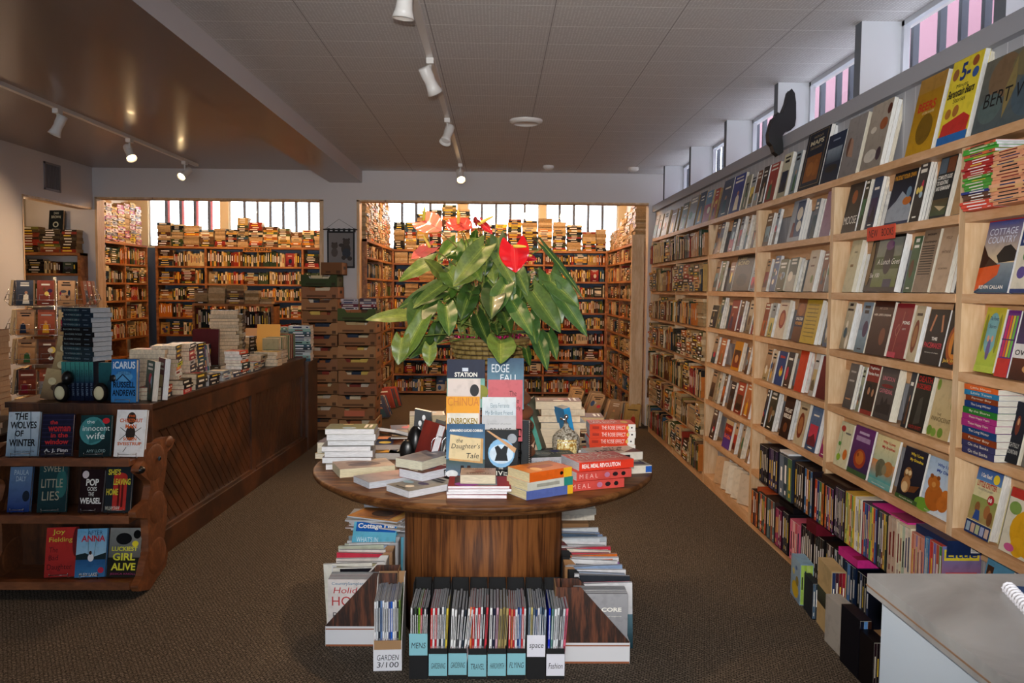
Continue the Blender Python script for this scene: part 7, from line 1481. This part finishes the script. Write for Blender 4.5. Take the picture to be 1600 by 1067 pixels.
# files further round: stacked/standing magazines behind
def sidegroup(px, s, ys, labside):
    for i, (cy, c1, c2, dx) in enumerate(ys):
        x = P(px, 0, Y=cy).x if False else px+dx
        x += s*.035; r = empty('magazine_file', (x, cy, .001), f'{c2[1]} magazine file, {ORD[i+1]} behind the {labside} woodgrain file', 'magazine file')
        d, w, h, lo = .235, .10, .31, .10; t = .003; mb = MB()
        o1 = [(-s*d/2,0),(s*d/2,0),(s*d/2,lo),(s*(d/2-.2),h),(-s*d/2,h)]
        if s < 0: o1 = o1[::-1]
        for yy_ in (-w/2, w/2-t): mb.M = Tr(0, yy_, 0); mb.prism(o1, t, 'y', c2[0])
        mb.M = Matrix(); mb.box((-s*d/2-.0015,-w/2,0),(-s*d/2+.0015,w/2,h),c2[0]); mb.box((s*d/2-.0015,-w/2,0),(s*d/2+.0015,w/2,lo),c2[0])
        mb.build('file_box', M['card'], r)
        n = 6; th = (w-.01)/n
        for k in range(n):
            c = c1[k % len(c1)]
            MAGS.append((Tr(x+s*(d/2-.10+rnd.uniform(-.02,.03)), cy-w/2+.004+k*th, .005) @ Rx(rnd.uniform(-.02,.06)) @ Ry(rnd.uniform(-.05,.05)), .212, .285*rnd.uniform(.97,1.06), th*.85, c, f'{cname(c)} magazine, {ORD[k]} from the front in file {ORD[i+1]} behind the {labside} woodgrain file', rart(c) if k == 0 else None))
xR = qR.x-.155; xL = qL.x+.155
sidegroup(xR, 1, [(3.42,['d8d8dc','c8485c','e8e8ec','30343c'],('141416','black'),.0),(3.55,['8aa0c0','e8e8ec','c8ccd0'],('9a7048','tan'),-.01),(3.68,['e0e0e4','9c6cb0','d8702c'],('1c1c1e','second black'),-.01),(3.81,['c8384c','e8e0d0','e8e8ec'],('5a2c2c','maroon'),-.02),(3.94,['d8dce0','b8c0c8','e8e8ec'],('9a7048','second tan'),-.03),(4.08,['38506c','88a0c8','d0d4d8'],('8a8c84','grey'),-.05)], 'right')
sidegroup(xL, -1, [(3.60,['e0dcd0','b8b08c','d8d8dc'],('d8d4d0','white'),.0),(3.74,['e8e0d8','c8384c','b8c4c8'],('a8805c','tan'),.01),(3.88,['c8d0b8','a8b8d0','d8d8d8'],('b8b8bc','grey'),.02),(4.02,['58b0d0','d0d4d8','8a98a0'],('8a8c90','dark grey'),.04)], 'left')
for i, m_ in enumerate(MAGS):
    M_, w, h, t, c, lab = m_[:6]; art = m_[6] if len(m_) > 6 else None
    b = dict(M=M_, w=w, h=h, t=t, cover=c, spine=c, back=c, art=art, sart=[('r',.3,.55,.7,.9,'3c3c40' if lum(c) > .2 else 'd8d8d8'),('r',.35,.2,.65,.45,'6a3038' if lum(c) > .2 else 'b8b8b8')], hard=False, page='a8aab0')
    mb = book_cover_mb(b); book_pages_mb(b, mb); tag(mb.build('magazine', [M['cover'], M['page']], None, M_), lab, 'magazine')
# loose magazine heaps on top of the side files
def magheap(x, y, z, n, a, cols, lab, art=None, dz=.006, dim=(.21,.275)):
    for i in range(n):
        c = cols[i % len(cols)]; w, h = dim; M_ = flat(x+rnd.uniform(-.02,.02), y+rnd.uniform(-.02,.02), z, a+rnd.uniform(-.2,.2), w, h, dz, 0)
        b = dict(M=M_, w=w, h=h, t=dz, cover=c, spine=c, back=c, art=(art if i == n-1 and art else rart(c) if i == n-1 else None), sart=None, hard=False, page='d0d0d4')
        mb = book_cover_mb(b); book_pages_mb(b, mb); tag(mb.build('magazine', [M['cover'], M['page']], None, M_), f'{cname(c)} magazine, {ORD[i]} from the bottom of {lab}', 'magazine'); z += dz+.001
magheap(xL+.0, 4.02, .34, 9, PI-.2, ['d0d4d8','8a6a5c','c8b8a8','a8b0b8'], 'the orange topped heap left under the table', [('r',0,0,1,1,'d08a24'),('g',.1,.1,.9,.8,'6a3020','c07828'),('e',.5,.5,.25,.2,'3c2018'),('r',.1,.84,.9,.95,'e0b040')])
magheap(xL+.06, 4.20, .30, 16, PI-.1, ['c8d0d4','4c88a0','c83c6a','98a0a8','e0e0e4'], 'the far heap left under the table', dz=.009)
mgz = flat(xL-.02, 3.86, .31, PI*.5+.2, .21, .28, .008)
M_ = Tr(xL-.03, 3.80, .15) @ Rz(-.12) @ Rx(-.5)
b = dict(M=M_, w=.21, h=.28, t=.006, cover='58b0d0', spine='58b0d0', back='58b0d0', art=[('g',0,0,1,1,'70c0d8','4ca0c8'),('r',.06,.78,.98,.94,'1c5cb0')]+TT(('Cottage Life',.1,.81,.95,.92,W_,True),("WHAT'S IN",.1,.6,.6,.69,'d8f0f8'),('YOUR LAKE?',.1,.46,.66,.55,'d8f0f8')), sart=None, hard=False, page='d0d0d4')
mb = book_cover_mb(b); book_pages_mb(b, mb); tag(mb.build('magazine', [M['cover'], M['page']], None, M_), 'bright blue Cottage magazine lying slanted on the left files', 'magazine')
# books stored under the right table edge
pile((xR+.02, 4.26, .32), 8, PI, (.15,.20,.034), ['c8c0b0','8a8478'], 'the white paged stack under the right table edge', page='e0d8c8')
pile((xR-.16, 4.26, .32), 7, PI, (.15,.15,.036), ['c8c0b0','8a8478'], 'the shorter white paged stack under the right table edge', page='e0d8c8')
mb = MB(); mb.box((-.20,-.12,0),(.14,.12,.318),'8a6440'); tag(mb.build('cardboard_box', M['card'], None, Tr(xR-.06, 4.26, .001)), 'cardboard box under the two white paged stacks below the table', 'cardboard box')
# ------------------------------------------------------------------ white counter, spiral notebook on it
r = empty('white_counter', (.80, 1.70, 0), 'white laminate counter with a worn grey top in the right corner', 'counter')
m = mat('laminate_top', 'a9a8a6', .35); nt, b, N, L = nodes(m); tc = N('ShaderNodeTexCoord'); n1 = N('ShaderNodeTexNoise'); n1.inputs['Scale'].default_value = 3.2; n1.inputs['Detail'].default_value = 5; n1.inputs['Distortion'].default_value = 1.2; L(tc.outputs['Object'], n1.inputs[0])
L(ramp(nt, n1.outputs[0], [(.35, '8e8c8a'), (.55, 'a9a8a6'), (.72, 'b8b7b6')]), b.inputs['Base Color'])
mb = MB(); mb.box((0,-1.5,.862),(.78,.03,.90)); bevel(mb.build('laminate_worktop', m, r), .008, 3)
mb = MB(); mb.box((-.0015,-1.5,.874),(.7805,.0315,.877)); mb.build('edge_line', mat('edge_line_brown', '8a6a50', .6), r)
mb = MB(); mb.box((.02,-1.48,0),(.77,.0,.861)); mb.build('cabinet_body', mat('white_laminate', 'c4d0dc', .5), r)
r = empty('spiral_notebook', (1.0, 1.50, .901), 'blue spiral notebook with a white coil on the white counter', 'notebook'); r.rotation_euler = (0, 0, -.27)
mb = MB(); mb.box((0,-.13,0),(.16,.13,.012),'e0dfe0',0,{'+z':('1c4478',0),'-z':('1c4478',0)}); mb.build('notebook_pages', M['paint'], r)
mb = MB()
for k in range(17):
    y = -.12+k*.015; mb.tube([(.004+.011*math.cos(t_*PI/5), y+.001*t_, .008+.011*math.sin(t_*PI/5)) for t_ in range(11)], .0032, 6, 'e8e8f0')
mb.build('spiral_binding', M['paint'], r)['label'] = 'thick white coil'
# ------------------------------------------------------------------ put the books in: the largest in the picture singly, the rest as one mass
LIMIT = 300
for b in BOOKS: b['score'] = score(b) if (b['label'] or b['auto']) else score(b)*1e-3
order = sorted(range(len(BOOKS)), key=lambda i: (-(10 if BOOKS[i]['force'] else 0)-BOOKS[i]['score']))
single = set(order[:LIMIT]); used_labels = {}
def ordword(i): return ORD[i] if i < len(ORD) else str(i+1)
rest = MB()
for i, b in enumerate(BOOKS):
    if i in single:
        if b['label'] is None and b['auto']:
            bay, sh, k, tot, c = b['auto']
            L_ = f"{cname(b['cover'])} book {ordword(k)} along the {sh} shelf, {bay}" if c == 0 else f"{ordword(c)} copy behind book {ordword(k)} along the {sh} shelf, {bay}"
            b['label'] = L_
        L_ = b['label'] or f"{cname(b['cover'])} book"
        n = used_labels.get(L_, 0); used_labels[L_] = n+1
        if n and not b['group']: L_ = f"{L_}, {ORD[n]} one"
        if len(L_.replace(',', ' ').split()) > 16: print('LONG', L_)
        o = book_cover_mb(b).build(b['name'], M['cover'], None, b['M']); tag(o, L_, b['cat'], b['group'])
        p = book_pages_mb(b).build('page_block', M['page'], o)
    else:
        mb = book_cover_mb(b) if b['art'] or b['score'] > 3e-5 else MB()
        if not mb.v:
            w, h, t = b['w'], b['h'], b['t']; pc = (b['page'], 1)
            mb.box((-w/2, 0, 0), (w/2, t, h), b['cover'], 0, {'-x': (b['spine'], 0), '+x': pc, '+z': pc, '-z': pc})
            if b['sart']: draw(mb, b['sart'][:1], (-w/2, t, 0), (0,-1,0), (0,0,1), (-1,0,0), t, h)
        else: book_pages_mb(b, mb)
        T = b['M']; n = len(rest.v); rest.v += [tuple(T @ Vector(v)) for v in mb.v]
        rest.f += [[n+q for q in f] for f in mb.f]; rest.c += mb.c; rest.m += mb.m; rest.sm += mb.sm
if rest.v:
    tag(rest.build('shelved_books', [M['cover'], M['page']]), 'hundreds of used books packed on the back and far shelves', 'books', kind='stuff')
print('BOOKS', len(BOOKS), 'single', len(single), 'cut', BOOKS[order[min(LIMIT, len(order))-1]]['score'])
